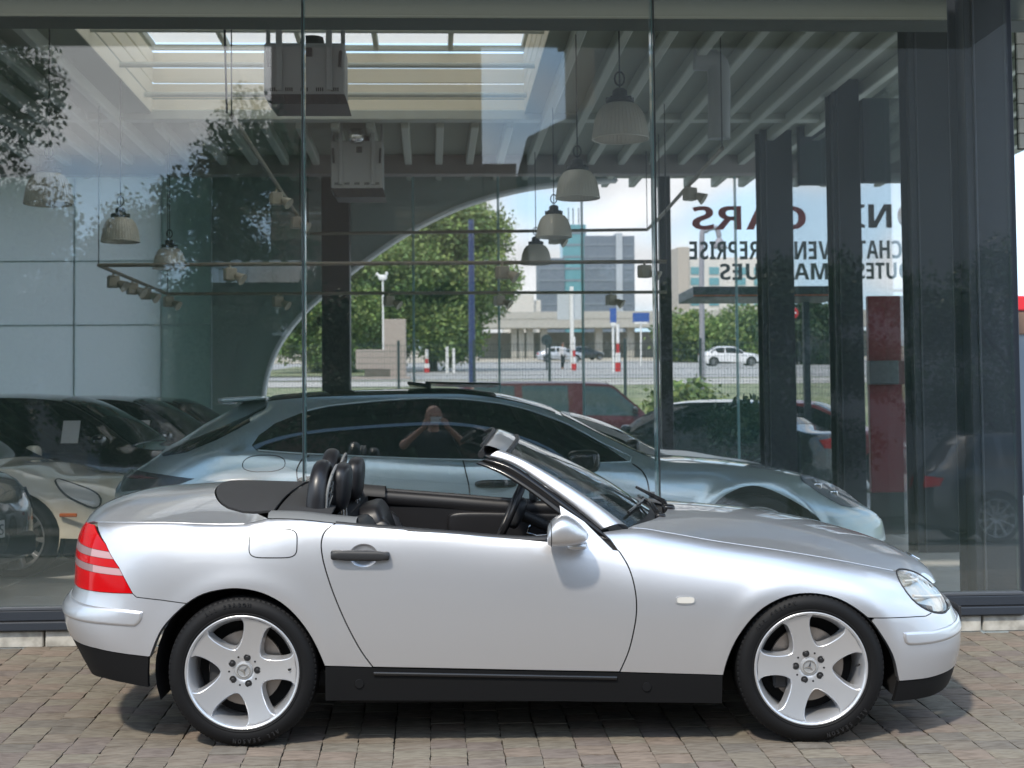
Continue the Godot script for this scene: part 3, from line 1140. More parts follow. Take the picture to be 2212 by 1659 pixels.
	for side in [1.0, -1.0]:
		var ed := MB.new()
		var ep := []
		for k in 31:
			var e := seam_pt(c, lerpf(tail[0].x, -1.2, k / 30.0))
			ep.append(Vector3(e.x, e.y - 0.0015, (e.z + 0.003) * side))
		ed.tube(ep, 0.003, 8)
		add(ed, "boot_lid_edge", M.silver, boo)
	var cv := PackedVector2Array()
	for k in 25:
		var s := 1.0 - 2.0 * k / 24
		cv.append(Vector2(-1.195 - 0.25 * sqrt(maxf(0.0, 1.0 - s * s * 0.98)), s * 0.82))
	cv.append(Vector2(-1.09, -0.86)); cv.append(Vector2(-1.075, 0.0)); cv.append(Vector2(-1.09, 0.86))
	add(top_panel(c, cv, 0.001, 0.01, 0.005), "roof_cover", M.cover, car)
	var cv2 := PackedVector2Array([Vector2(-1.08, -0.9), Vector2(-1.065, 0.0), Vector2(-1.08, 0.9), Vector2(-0.84, 0.9), Vector2(-0.84, -0.9)])
	add(top_panel(c, cv2, 0.002, 0.01, 0.002), "parcel_shelf", M.cover, car)
	for side in [1.0, -1.0]:
		var tr := MB.new()
		var rows := []
		for k in 13:
			var u := lerpf(-1.1, -0.72, k / 12.0)
			var e := seam_pt(c, u)
			rows.append([Vector3(e.x, e.y + 0.001, e.z * side), Vector3(e.x, e.y + 0.022, (e.z - 0.025) * side), Vector3(e.x, e.y + 0.024, (e.z - 0.1) * side), Vector3(e.x, e.y - 0.03, (e.z - 0.11) * side)])
		tr.grid(rows)
		add(tr, "shelf_trim", M.trim_grey if side > 0 else M.black_plastic, car)
	# ---- windscreen and its frame
	var up2 := smooth_line(Q(5, [455, 442, 700, 562, 1000, 720, 1300, 902, 1660, 1165]), 6)
	var wrows := []
	for k in up2.size():
		var t := float(k) / (up2.size() - 1)
		var a := px_local(up2[k], lerpf(0.545, 0.675, t), fr)
		var row := []
		for j in 25:
			var s := -1.0 + j / 12.0
			row.append(Vector3(a.x + (0.045 + 0.10 * t) * (1.0 - s * s) - 0.002, a.y + (0.038 - 0.02 * t) * (1.0 - s * s) - 0.003, a.z * s))
		wrows.append(row)
	var wm := MB.new()
	wm.grid(wrows)
	add(wm, "windscreen", M.screen_glass, car)
	var hd := MB.new()
	var hrows := []
	for j in 25:
		var s := -1.0 + j / 12.0
		var a: Vector3 = wrows[0][j]
		var b: Vector3 = wrows[1][j]
		var row := [b + Vector3(0.0, 0.001, 0.0)]
		for e in [[-0.012, 0.016], [-0.04, 0.032], [-0.07, 0.044], [-0.085, 0.04], [-0.09, 0.02], [-0.088, -0.015], [-0.06, -0.03], [-0.01, -0.015]]:
			row.append(a + Vector3(e[0], e[1] * 0.75, 0))
		hrows.append(row)
	hd.grid(hrows)
	var hdo := add(hd, "windscreen_header", M.silver, car)
	var sl2 := MB.new()
	var spts := []
	var spts2 := []
	for j in 25:
		spts.append(hrows[j][6] + Vector3(-0.012, 0.004, 0))
		spts2.append(hrows[j][4] + Vector3(-0.012, 0.002, 0))
	sl2.tube(spts, 0.016, 8)
	sl2.tube(spts2, 0.008, 8)
	add(sl2, "header_seal", M.black_plastic, hdo)
	var band := MB.new()
	var bpts := []
	for j in 25: bpts.append(wrows[1][j] + Vector3(0.002, 0.002, 0))
	band.tube(bpts, 0.011, 6)
	add(band, "screen_seal", M.black_plastic, hdo)
	for sg in [[0.3, 1], [0.3, -1]]:
		var sv := MB.new()
		sv.box(wrows[2][12 + 5 * sg[1]] + Vector3(-0.06, -0.03, 0), Vector3(0.02, 0.17, 0.36), Basis(Vector3(0, 0, 1), 1.0), 0.008)
		add(sv, "sun_visor", M.black_plastic, hdo)
	# ---- scuttle and wipers
	var sc := MB.new()
	var crow := []
	for j in 25:
		var s := -1.0 + j / 12.0
		var a: Vector3 = wrows[wrows.size() - 1][j]
		var u := 0.69 - 0.235 * pow(absf(s), 2.4)
		var e := top_pt(c, u, s)
		crow.append([a + Vector3(-0.05, 0.015, 0), a.lerp(e, 0.4) + Vector3(0, -0.03, 0), a.lerp(e, 0.8) + Vector3(0, -0.035, 0), e + Vector3(0.0, -0.02, 0)])
	sc.grid(crow)
	var sco := add(sc, "scuttle", M.black_plastic, car)
	var wb: Array = wrows[wrows.size() - 1]
	var wi := MB.new()
	var w0: Vector3 = wb[15] + Vector3(0.09, -0.005, 0)
	var w1: Vector3 = wrows[20][9] + Vector3(0.015, 0.02, 0)
	wi.tube([w0, w0 + Vector3(-0.02, 0.045, -0.05), wb[9].lerp(w1, 0.5) + Vector3(0.02, 0.03, 0)], [0.016, 0.012, 0.007], 8)
	var wa: Vector3 = wrows[22][22] + Vector3(0.012, 0.014, 0)
	var wz: Vector3 = wrows[23][8] + Vector3(0.012, 0.018, 0)
	wi.tube([wa, wa.lerp(wz, 0.5) + Vector3(0.05, 0.02, 0), wz], 0.008, 6)
	blob(wi, w0 + Vector3(0, 0.01, 0), Vector3(0.06, 0.05, 0.06))
	var w2: Vector3 = wb[19] + Vector3(0.07, 0.0, 0)
	wi.tube([w2, w2 + Vector3(-0.03, 0.05, -0.1), w2 + Vector3(-0.05, 0.06, -0.3)], [0.014, 0.01, 0.006], 8)
	blob(wi, w2, Vector3(0.05, 0.04, 0.05))
	add(wi, "wiper", M.black_gloss, car)
	# ---- cabin
	var tub := MB.new()
	tub.box(Vector3(-0.15, 0.27, 0), Vector3(1.5, 0.06, 1.5))
	tub.box(Vector3(-0.84, 0.6, 0), Vector3(0.06, 0.62, 1.44))
	tub.box(Vector3(0.58, 0.55, 0), Vector3(0.06, 0.6, 1.4))
	add(tub, "cabin_tub", M.carpet, car)
	var under := MB.new()
	under.box(Vector3(0.0, 0.2, 0), Vector3(2.9, 0.09, 1.05))
	under.box(Vector3(0.0, 0.19, 0), Vector3(1.62, 0.1, 1.3))
	add(under, "underbody", M.black, car)
	for side in [1.0, -1.0]:
		var dc := MB.new()
		dc.box(Vector3(-0.2, 0.62, side * 0.75), Vector3(1.14, 0.5, 0.03), Basis.IDENTITY, 0.01)
		var dco := add(dc, "door_card", M.leather_black, car)
		var rail := MB.new()
		var rp := []
		for k in 15:
			var u := lerpf(-0.78, 0.36, k / 14.0)
			var e := seam_pt(c, u)
			rp.append(Vector3(e.x, e.y - 0.04, (e.z - 0.055) * side))
		rail.tube(rp, 0.042, 10, true, 0.7)
		add(rail, "door_top_rail", M.leather_black, dco)
		var pad := MB.new()
		blob(pad, Vector3(0.1, 0.73, side * 0.725), Vector3(1.0, 0.16, 0.07), Basis(Vector3(0, 0, 1), -0.03), 0.3)
		add(pad, "armrest_pad", M.leather_black, dco)
		var hp := MB.new()
		var hx := 0.1
		hp.tube([Vector3(hx - 0.07, 0.74, 0), Vector3(hx - 0.08, 0.71, 0), Vector3(hx - 0.03, 0.695, 0), Vector3(hx + 0.08, 0.70, 0), Vector3(hx + 0.1, 0.72, 0), Vector3(hx + 0.08, 0.757, 0), Vector3(hx - 0.05, 0.76, 0), Vector3(hx - 0.07, 0.74, 0)], 0.006, 6)
		for k in hp.v.size(): hp.v[k].z += side * 0.685
		add(hp, "door_pull", M.chrome, dco)
		# seat
		var se := Node3D.new()
		se.name = "seat"
		car.add_child(se, true)
		var bk := MB.new()
		blob(bk, Vector3(-0.69, 0.62, side * 0.36), Vector3(0.17, 0.6, 0.48), Basis(Vector3(0, 0, 1), 0.3), 0.4)
		blob(bk, Vector3(-0.65, 0.6, side * 0.36 + 0.2), Vector3(0.17, 0.5, 0.1), Basis(Vector3(0, 0, 1), 0.3), 0.6)
		blob(bk, Vector3(-0.65, 0.6, side * 0.36 - 0.2), Vector3(0.17, 0.5, 0.1), Basis(Vector3(0, 0, 1), 0.3), 0.6)
		add(bk, "backrest", M.leather_black, se)
		var cu := MB.new()
		blob(cu, Vector3(-0.3, 0.36, side * 0.36), Vector3(0.55, 0.16, 0.5), Basis.IDENTITY, 0.4)
		add(cu, "cushion", M.leather_black, se)
		var hr := MB.new()
		# headrest spot from the photograph: near (738, 1050), far (768, 1030)
		var hpx := Vector2(737, 1051) if side > 0 else Vector2(767, 1034)
		var hp3 := px_local(hpx, 0.36 * side, fr)
		blob(hr, hp3, Vector3(0.09, 0.215, 0.27), Basis(Vector3(0, 0, 1), -0.1), 0.62, 0.75, 18, 28)
		add(hr, "headrest", M.leather_black, se)
		var hs := MB.new()
		hs.tube([hp3 + Vector3(0.01, -0.05, 0.06), hp3 + Vector3(0.02, -0.2, 0.06)], 0.007, 6)
		hs.tube([hp3 + Vector3(0.01, -0.05, -0.06), hp3 + Vector3(0.02, -0.2, -0.06)], 0.007, 6)
		add(hs, "headrest_post", M.chrome, se)
		# roll hoop with its cover
		var rpx := [Vector2(682, 1104), Vector2(686, 1060), Vector2(694, 1012), Vector2(697, 992)] if side > 0 else [Vector2(706, 1080), Vector2(712, 1040), Vector2(716, 985), Vector2(717, 968)]
		var hoop := MB.new()
		var zc: float = 0.40 * side
		var base := px_local(rpx[0], zc + 0.13, fr)
		var topp := px_local(rpx[3], zc, fr)
		var pts := []
		var rad := []
		for k in 21:
			var a := PI * k / 20.0
			var hgt := topp.y - base.y
			pts.append(Vector3(lerpf(base.x, topp.x, pow(sin(a), 0.7)), base.y + hgt * pow(sin(a), 0.55) - 0.03, zc + cos(a) * 0.15))
			rad.append(0.045 - 0.008 * sin(a))
		hoop.tube(pts, rad, 14, true, 0.8)
		add(hoop, "roll_hoop", M.hoop_black, car)
		var net := MB.new()
		var mb2 := Vector3(base.x + 0.045, base.y - 0.02, zc)
		for k in 9:
			var q := -1.0 + k / 4.0
			net.tube([mb2 + Vector3(0, 0, q * 0.14), mb2 + Vector3(0.03, (topp.y - base.y) * sqrt(maxf(0.05, 1.0 - q * q * 0.8)) * 0.9, q * 0.13)], 0.0025, 4)
		for k in 7:
			var q := (k + 0.5) / 7.0
			net.tube([mb2 + Vector3(0.03 * q, (topp.y - base.y) * q * 0.9, -0.14), mb2 + Vector3(0.03 * q, (topp.y - base.y) * q * 0.9, 0.14)], 0.0025, 4)
		var fr_pts := []
		for k in 17:
			var a := PI * k / 16.0
			fr_pts.append(mb2 + Vector3(0.035 * sin(a), (topp.y - base.y) * pow(sin(a), 0.5) * 0.96, cos(a) * 0.15))
		net.tube(fr_pts, 0.007, 8)
		add(net, "wind_net", M.trim_grey, car)
	# dashboard and wheel
	var da := MB.new()
	blob(da, Vector3(0.40, 0.74, 0), Vector3(0.46, 0.26, 1.28), Basis.IDENTITY, 0.35)
	blob(da, Vector3(0.30, 0.84, -0.36), Vector3(0.26, 0.12, 0.4), Basis.IDENTITY, 0.5)
	add(da, "dashboard", M.leather_black, car)
	var con := MB.new()
	con.box(Vector3(-0.15, 0.42, 0), Vector3(0.9, 0.26, 0.2), Basis.IDENTITY, 0.03)
	add(con, "centre_console", M.leather_black, car)
	var stw := Node3D.new()
	stw.name = "steering_wheel"
	car.add_child(stw, true)
	var cw := px_local(Vector2(1105, 1102), -0.36, fr)
	var sb := Basis(Vector3(0, 0, 1), 1.15)
	var rimm := MB.new()
	var cp := []
	for k in 41:
		var a := TAU * k / 40
		cp.append(cw + sb * Vector3(cos(a) * 0.185, 0, sin(a) * 0.185))
	rimm.tube(cp, 0.016, 10, false)
	add(rimm, "wheel_rim", M.leather_black, stw)
	var hubm := MB.new()
	blob(hubm, cw + sb * Vector3(0, -0.03, 0), Vector3(0.16, 0.07, 0.2), sb, 0.6)
	for k in 4:
		var a := PI / 4 + PI / 2 * k
		hubm.tube([cw + sb * Vector3(0, -0.02, 0), cw + sb * Vector3(cos(a) * 0.18, 0, sin(a) * 0.18)], 0.014, 6)
	hubm.tube([cw + sb * Vector3(0, -0.03, 0), cw + sb * Vector3(0, -0.3, 0)], 0.03, 8)
	add(hubm, "wheel_hub", M.black_plastic, stw)
	var im := MB.new()
	blob(im, px_local(Vector2(1152, 1068), 0.0, fr), Vector3(0.04, 0.07, 0.2), Basis.IDENTITY, 0.6)
	add(im, "cabin_mirror", M.black_plastic, car)
	return car

func ZP(zone: int, x: float, y: float) -> Vector2:
	return Q(zone, [x, y])[0]

# ---------------------------------------------------------------- frames
# The paving rises a little towards the showroom: the building stands true, so in the paving's axes it leans back.
var TB := Transform3D(Basis(Vector3.RIGHT, -LEAN), Vector3.ZERO)
var LEVEL := Transform3D(Basis(Vector3.UP, YAW), EYE)
const FLOOR := 0.05

func bd(px: float, py: float, d: float) -> Vector3:      # building axes, at depth d
	return TB.affine_inverse() * at_depth(px, py, d)

func bz(px: float, py: float, z: float) -> Vector3:      # building axes, on the plane z
	var inv := TB.affine_inverse()
	var o := inv * EYE
	var r := inv.basis * (Basis(Vector3.UP, YAW) * ray(px, py))
	return o + r * ((z - o.z) / r.z)

func bfloor(px: float, py: float) -> Vector3:
	var inv := TB.affine_inverse()
	var o := inv * EYE
	var r := inv.basis * (Basis(Vector3.UP, YAW) * ray(px, py))
	return o + r * ((FLOOR - o.y) / r.y)

func bthing(called: String, label: String, category: String, group := "", at := Vector3.ZERO, turn := 0.0) -> Node3D:
	return thing(called, label, category, group, TB * Transform3D(Basis(Vector3.UP, turn), at))

func bone_(mb: MB, called: String, m: Material, label: String, category: String, group := "", at := Vector3.ZERO) -> MeshInstance3D:
	var o := one(mb, called, m, label, category, group)
	o.transform = TB * Transform3D(Basis.IDENTITY, at)
	return o

func bstruct(mb: MB, called: String, m: Material, at := Vector3.ZERO) -> MeshInstance3D:
	var o := struct(mb, called, m)
	o.transform = TB * Transform3D(Basis.IDENTITY, at)
	return o

func boxm(size: Vector3, bev := 0.0, at := Vector3.ZERO, b := Basis.IDENTITY) -> MB:
	var m := MB.new()
	m.box(at, size, b, bev)
	return m

# ---------------------------------------------------------------- other cars
# k: L, H, W half width, wb wheelbase half, fo front overhang, hood height, belt height, x of glass corners, R tyre
func generic_spec(k: Dictionary) -> Dictionary:
	var f: float = k.ax_f + k.fo
	var r: float = k.ax_r - k.ro
	var c := {"xf": k.ax_f - 0.05, "xr": k.ax_r + 0.05, "nf": k.get("nf", 3.4), "nr": k.get("nr", 4.0), "y0": 0.55, "tuck": 0.05, "p": 2.4, "q": 0.5}
	var hb: float = k.belt
	c.front = [[0.15, f - 0.1], [0.3, f - 0.01], [0.45, f], [k.hn, f - 0.06], [k.hh, f - k.get("slope", 0.5)]]
	c.rear = [[0.15, r + 0.15], [0.3, r + 0.03], [0.5, r], [k.ht - 0.1, r + 0.05], [k.ht, r + 0.12], [k.H, r + 0.6]]
	c.lf = (f - c.xf) * 0.98
	c.lr = (c.xr - r) * 0.98
	c.front_most = f - 0.02
	c.rear_most = r + 0.03
	var w: float = k.W
	c.seam = [[r + 0.06, k.ht - 0.06, w * 0.84], [k.rg0, k.ht, w * 0.82], [(k.rg0 + k.rg1) / 2, (k.ht + k.H - 0.07) / 2 + 0.02, w * 0.72], [k.rg1, k.H - 0.07, w * 0.66], [(k.rg1 + k.ws1) / 2, k.H - 0.045, w * 0.68], [k.ws1, k.H - 0.08, w * 0.66], [(k.ws1 + k.ws0) / 2, (k.H - 0.08 + k.hh) / 2 + 0.035, w * 0.74], [k.ws0, k.hh, w * 0.82], [(k.ws0 + k.ax_f) / 2 + 0.1, k.hh - 0.03, w * 0.83], [k.ax_f + 0.15, k.hn + (k.hh - k.hn) * 0.62, w * 0.82], [f - 0.25, k.hn + 0.03, w * 0.8], [f - 0.03, k.hn - 0.12, w * 0.78]]
	c.crown = []
	for s in c.seam: c.crown.append([s[0], s[1] + (0.05 if s[1] > hb + 0.1 else 0.035)])
	c.belt = [[r, hb - 0.03, w * 0.9], [k.rg0, hb + 0.02, w * 0.93], [0.0, hb, w * 0.955], [k.ws0 - 0.1, hb - 0.03, w * 0.93], [k.ws0 + 0.3, k.hh + 0.05, w * 0.83], [f, k.hh + 0.2, w * 0.8]]
	c.wide = [[r, w * 0.98], [0.0, w], [f, w * 0.98]]
	c.arches = [[k.ax_r, k.R, k.R + 0.06, 0.012], [k.ax_f, k.R, k.R + 0.06, 0.012]]
	return c

func generic_car(k: Dictionary, called: String, paint: Material, label: String, at: Transform3D, group := "", style := 1) -> Node3D:
	var c := generic_spec(k)
	var car := thing(called, label, k.get("category", "car"), group, at)
	var cell: float = k.get("cell", 0.09)
	var f: float = k.ax_f + k.fo
	var r: float = k.ax_r - k.ro
	var uF: float = c.xf + c.lf * PI / 2
	var uR: float = c.xr - c.lr * PI / 2
	var glass: Material = M[k.get("glass", "tint_glass")]
	var body := MB.new()
	for side in [1.0, -1.0]:
		var o := PackedVector2Array()
		o.append(Vector2(uR, 0.3))
		for ax in [k.ax_r, k.ax_f]:
			for j in 17:
				var a := PI - PI * j / 16.0
				var p: Vector2 = Vector2(ax, k.R) + Vector2(cos(a), sin(a)) * (k.R + 0.05)
				if j == 0 or j == 16: o.append(Vector2(p.x, 0.2))
				o.append(p) if p.x < c.xf or ax == k.ax_r else o.append(Vector2(c.xf + c.lf * asin(clampf((p.x - c.xf) / (f - c.xf), 0, 1)), p.y))
		o.append(Vector2(uF, 0.25))
		var n := 60
		for j in n + 1:
			var u := lerpf(uF, uR, float(j) / n)
			o.append(Vector2(u, maxf(seam_pt(c, u).y, 0.5)))
		join(body, side_panel(c, o, side, 0.0, 0.0, 0.0, cell))
	join(body, top_panel(c, PackedVector2Array([Vector2(uR + 0.01, -1), Vector2(uF - 0.01, -1), Vector2(uF - 0.01, 1), Vector2(uR + 0.01, 1)]), 0.0, 0.0, 0.0, cell))
	var bo := add(body, "body", paint, car)
	# glass
	add(top_panel(c, PackedVector2Array([Vector2(k.ws1 + 0.02, -0.9), Vector2(k.ws0 - 0.04, -0.93), Vector2(k.ws0 - 0.04, 0.93), Vector2(k.ws1 + 0.02, 0.9)]), 0.0, 0.004, 0.006, cell), "windscreen", glass, car)
	add(top_panel(c, PackedVector2Array([Vector2(k.rg0 + 0.04, -0.9), Vector2(k.rg1 - 0.03, -0.88), Vector2(k.rg1 - 0.03, 0.88), Vector2(k.rg0 + 0.04, 0.9)]), 0.0, 0.004, 0.006, cell), "rear_window", glass, car)
	for side in [1.0, -1.0]:
		var xs: Array = k.pillars
		for j in range(0, xs.size(), 2):
			var o := PackedVector2Array()
			for q in 13:
				var x := lerpf(xs[j], xs[j + 1], q / 12.0)
				o.append(Vector2(x, cub(c.belt, x, 1) + 0.03))
			for q in 13:
				var x := lerpf(xs[j + 1], xs[j], q / 12.0)
				var y := cub(c.seam, x, 1) - 0.05
				if y > cub(c.belt, x, 1) + 0.035: o.append(Vector2(x, y))
			if o.size() > 4: add(side_panel(c, o, side, 0.0, 0.004, 0.004, cell), "side_window", glass, car)
		# doors' joints
		for x in k.doors:
			var dl := MB.new()
			var pts := []
			for q in 9:
				var y := lerpf(0.3, cub(c.belt, x, 1), q / 8.0)
				pts.append(side_pt(c, x + 0.04 * sin(q * 0.4), y, side))
			dl.tube(pts, 0.004, 4)
			add(dl, "door_joint", M.black, bo)
			var dh := MB.new()
			blob(dh, side_pt(c, x + 0.16, k.belt - 0.12, side) + Vector3(0, 0, 0.012 * side), Vector3(0.2, 0.03, 0.04), Basis.IDENTITY, 0.5)
			add(dh, "door_handle", paint, bo)
		var mi := MB.new()
		blob(mi, Vector3(k.ws0 - 0.28, k.belt + 0.1, side * (k.W + 0.09)), Vector3(0.12, 0.15, 0.22), Basis.IDENTITY, 0.7)
		add(mi, "door_mirror", M[k.get("mirror", "black_gloss")], car)
		# lamps
		var hl: Array = k.lamp
		var hp := PackedVector2Array()
		for q in 20:
			var a := TAU * q / 20
			hp.append(Vector2(hl[0], hl[1]) + Vector2(spow(cos(a), 0.7) * hl[2], spow(sin(a), 0.7) * hl[3]).rotated(hl[4]))
		var ho := add(side_panel(c, hp, side, 0.0, 0.008, 0.006, 0.05), "headlight", M[k.get("lampmat", "lamp_clear")], car)
		var gp := []
		for q in 21: gp.append(side_pt(c, hp[q % 20].x, hp[q % 20].y, side) + Vector3(0, 0, side * 0.004))
		var gk := MB.new()
		gk.tube(gp, 0.009, 6, false)
		add(gk, "lamp_gasket", M.black_plastic, ho)
		var tp := PackedVector2Array([Vector2(uR + 0.2, k.ht - 0.28), Vector2(uR + 0.55, k.ht - 0.26), Vector2(uR + 0.62, k.ht - 0.14), Vector2(uR + 0.2, k.ht - 0.1)])
		add(side_panel(c, tp, side, 0.0, 0.008, 0.006, 0.05), "tail_light", M.lens_red, car)
		if k.get("wheels", true):
			for ax in [k.ax_r, k.ax_f]:
				arch_liner(car, Vector3(ax, k.R, 0), side, k.R + 0.07, k.W * 0.55, k.W * 0.9, M.black)
				make_wheel(car, Vector3(ax, k.R, side * (k.W - 0.13)), side, k.R, ax, style, M.wheel_grey)
	var un := MB.new()
	un.box(Vector3((f + r) / 2, 0.27, 0), Vector3(f - r - 0.5, 0.16, k.W * 1.1))
	add(un, "underbody", M.black, car)
	# front opening
	var gr := MB.new()
	gr.box(Vector3(f - 0.06, 0.38, 0), Vector3(0.1, 0.16, k.W * 1.15), Basis.IDENTITY, 0.03)
	add(gr, "lower_grille", M.black, car)
	return car

func sedan() -> Dictionary:
	return {"L": 4.7, "H": 1.48, "W": 0.92, "ax_f": 1.4, "ax_r": -1.42, "fo": 0.85, "ro": 1.0, "hh": 0.98, "hn": 0.78, "ht": 1.0, "belt": 0.93, "rg0": -1.9, "rg1": -1.1, "ws1": 0.2, "ws0": 1.0, "R": 0.34, "pillars": [-1.7, -0.62, -0.52, 0.75], "doors": [-0.6, -1.25], "lamp": [2.0, 0.72, 0.2, 0.06, -0.2], "slope": 0.5}

func suv() -> Dictionary:
	return {"L": 4.7, "H": 1.70, "W": 0.95, "ax_f": 1.4, "ax_r": -1.42, "fo": 0.85, "ro": 0.95, "hh": 1.12, "hn": 0.92, "ht": 1.12, "belt": 1.08, "rg0": -2.2, "rg1": -1.75, "ws1": 0.15, "ws0": 0.98, "R": 0.37, "pillars": [-2.0, -1.35, -1.25, -0.42, -0.32, 0.78], "doors": [-0.4, -1.25], "lamp": [2.0, 0.84, 0.18, 0.07, -0.15], "slope": 0.4}

# ---------------------------------------------------------------- smooth figures
func sd_bone(p: Vector3, b: Array) -> float:
	var a: Vector3 = b[0]
	var ab: Vector3 = b[1] - a
	var t := clampf((p - a).dot(ab) / maxf(ab.length_squared(), 1e-9), 0.0, 1.0)
	var q := p - a - ab * t
	if b.size() > 4: q *= b[4]
	return q.length() - lerpf(b[2], b[3], t)

func figure(bones: Array, cell: float, k := 0.03) -> MB:
	var cells := {}
	for b in bones:
		var rr: float = maxf(b[2], b[3]) * (1.6 if b.size() > 4 else 1.0) + cell * 2 + k * 0.5
		var lo: Vector3 = (b[0].min(b[1]) - Vector3.ONE * rr) / cell
		var hi: Vector3 = (b[0].max(b[1]) + Vector3.ONE * rr) / cell
		for x in range(floori(lo.x), ceili(hi.x) + 1):
			for y in range(floori(lo.y), ceili(hi.y) + 1):
				for z in range(floori(lo.z), ceili(hi.z) + 1):
					var key := Vector3i(x, y, z)
					var d := sd_bone(Vector3(key) * cell, b)
					if d < rr:
						if cells.has(key):
							var e: float = cells[key]
							var h := maxf(k - absf(e - d), 0.0) / k
							cells[key] = minf(e, d) - h * h * k * 0.25
						else: cells[key] = d
	var mb := MB.new()
	var vid := {}
	var off := [Vector3i(0, 0, 0), Vector3i(1, 0, 0), Vector3i(0, 1, 0), Vector3i(1, 1, 0), Vector3i(0, 0, 1), Vector3i(1, 0, 1), Vector3i(0, 1, 1), Vector3i(1, 1, 1)]
	var edges := [[0, 1], [2, 3], [4, 5], [6, 7], [0, 2], [1, 3], [4, 6], [5, 7], [0, 4], [1, 5], [2, 6], [3, 7]]
	for key in cells:
		var d := []
		var neg := 0
		var ok := true
		for o in off:
			if not cells.has(key + o):
				ok = false
				break
			d.append(cells[key + o])
			if d[-1] < 0: neg += 1
		if not ok or neg == 0 or neg == 8: continue
		var s := Vector3.ZERO
		var m := 0
		for e in edges:
			if (d[e[0]] < 0) != (d[e[1]] < 0):
				s += Vector3(off[e[0]]).lerp(Vector3(off[e[1]]), d[e[0]] / (d[e[0]] - d[e[1]]))
				m += 1
		var g := Vector3(d[1] + d[3] + d[5] + d[7] - d[0] - d[2] - d[4] - d[6], d[2] + d[3] + d[6] + d[7] - d[0] - d[1] - d[4] - d[5], d[4] + d[5] + d[6] + d[7] - d[0] - d[1] - d[2] - d[3])
		vid[key] = mb.vert((Vector3(key) + s / m) * cell, g.normalized())
	for key in vid:
		for ax in 3:
			var e := Vector3i.ZERO
			e[ax] = 1
			if not (cells.has(key) and cells.has(key + e)): continue
			if (cells[key] < 0) == (cells[key + e] < 0): continue
			var a := Vector3i.ZERO
			var b := Vector3i.ZERO
			a[(ax + 1) % 3] = 1
			b[(ax + 2) % 3] = 1
			if vid.has(key - a) and vid.has(key - b) and vid.has(key - a - b):
				for t in [key, key - a, key - a - b, key, key - a - b, key - b]: mb.i.append(vid[t])
	return mb

# ---------------------------------------------------------------- plants
var leafs := {}
func leaf_clump(kind: int) -> ArrayMesh:
	if leafs.has(kind): return leafs[kind]
	var r := RandomNumberGenerator.new()
	r.seed = 40 + kind
	var mb := MB.new()
	var n := 9
	for k in n:
		var b := Basis(Vector3(r.randfn(), r.randfn(), r.randfn()).normalized(), r.randf() * TAU)
		var o := Vector3(r.randfn(), r.randfn(), r.randfn()) * 0.13
		var l := 0.075 * r.randf_range(0.7, 1.3)
		mb.quad(o + b * Vector3(-l, 0, 0), o + b * Vector3(0, 0.012, -l * 0.55), o + b * Vector3(l, 0, 0), o + b * Vector3(0, 0.012, l * 0.55))
	leafs[kind] = mb.mesh()
	return leafs[kind]

func tree(called: String, label: String, group: String, at: Vector3, h: float, cr: Vector3, n: int, m: Material, seed_: int, size := 1.0, low := 0.25):
	var r := RandomNumberGenerator.new()
	r.seed = seed_
	var t := thing(called, label, "tree", group, Transform3D(Basis.IDENTITY, at))
	var tr := MB.new()
	var lean := Vector3(r.randfn() * 0.15, 0, r.randfn() * 0.15)
	var top := Vector3(lean.x, h * 0.72, lean.z)
	tr.tube([Vector3.ZERO, Vector3(0, h * 0.15, 0), lean * 0.5 + Vector3(0, h * 0.45, 0), top], [h * 0.028, h * 0.02, h * 0.014, h * 0.004], 9)
	var lobes := []
	for k in 11:
		var a := TAU * k / 11 * 2.4
		var y := lerpf(low + 0.1, 0.85, k / 10.0)
		var rad := sin(PI * clampf((y - low) / (1.0 - low), 0.08, 0.95)) * 0.62
		var c := Vector3(cos(a) * cr.x * rad, y * h, sin(a) * cr.z * rad)
		lobes.append([c, r.randf_range(0.32, 0.5)])
		tr.tube([Vector3(lean.x, 0, lean.z) * y + Vector3(0, (y - 0.18) * h, 0), c.lerp(Vector3(0, y * h, 0), 0.4), c], [h * 0.009, h * 0.006, h * 0.002], 6)
	add(tr, "trunk", M.bark, t)
	lobes.append([Vector3(0, h * 0.7, 0), 0.6])
	var mm := MultiMesh.new()
	mm.transform_format = MultiMesh.TRANSFORM_3D
	mm.use_colors = true
	mm.mesh = leaf_clump(seed_ % 3)
	mm.instance_count = n
	for k in n:
		var lb: Array = lobes[r.randi() % lobes.size()]
		var d := Vector3(r.randfn(), r.randfn() * 0.8, r.randfn())
		d = d.normalized() * pow(r.randf(), 0.45)
		var p: Vector3 = lb[0] + d * Vector3(cr.x, cr.y, cr.z) * lb[1]
		var s := r.randf_range(0.7, 1.4) * size
		mm.set_instance_transform(k, Transform3D(Basis(Vector3(r.randfn(), r.randfn(), r.randfn()).normalized(), r.randf() * TAU).scaled(Vector3.ONE * s), p))
		var g := r.randf_range(0.6, 1.35)
		mm.set_instance_color(k, Color(g * r.randf_range(0.85, 1.2), g, g * r.randf_range(0.7, 1.1)))
	var o := MultiMeshInstance3D.new()
	o.name = "crown"
	o.multimesh = mm
	o.material_override = m
	o.set_meta("kind", "stuff")
	t.add_child(o)
	return t

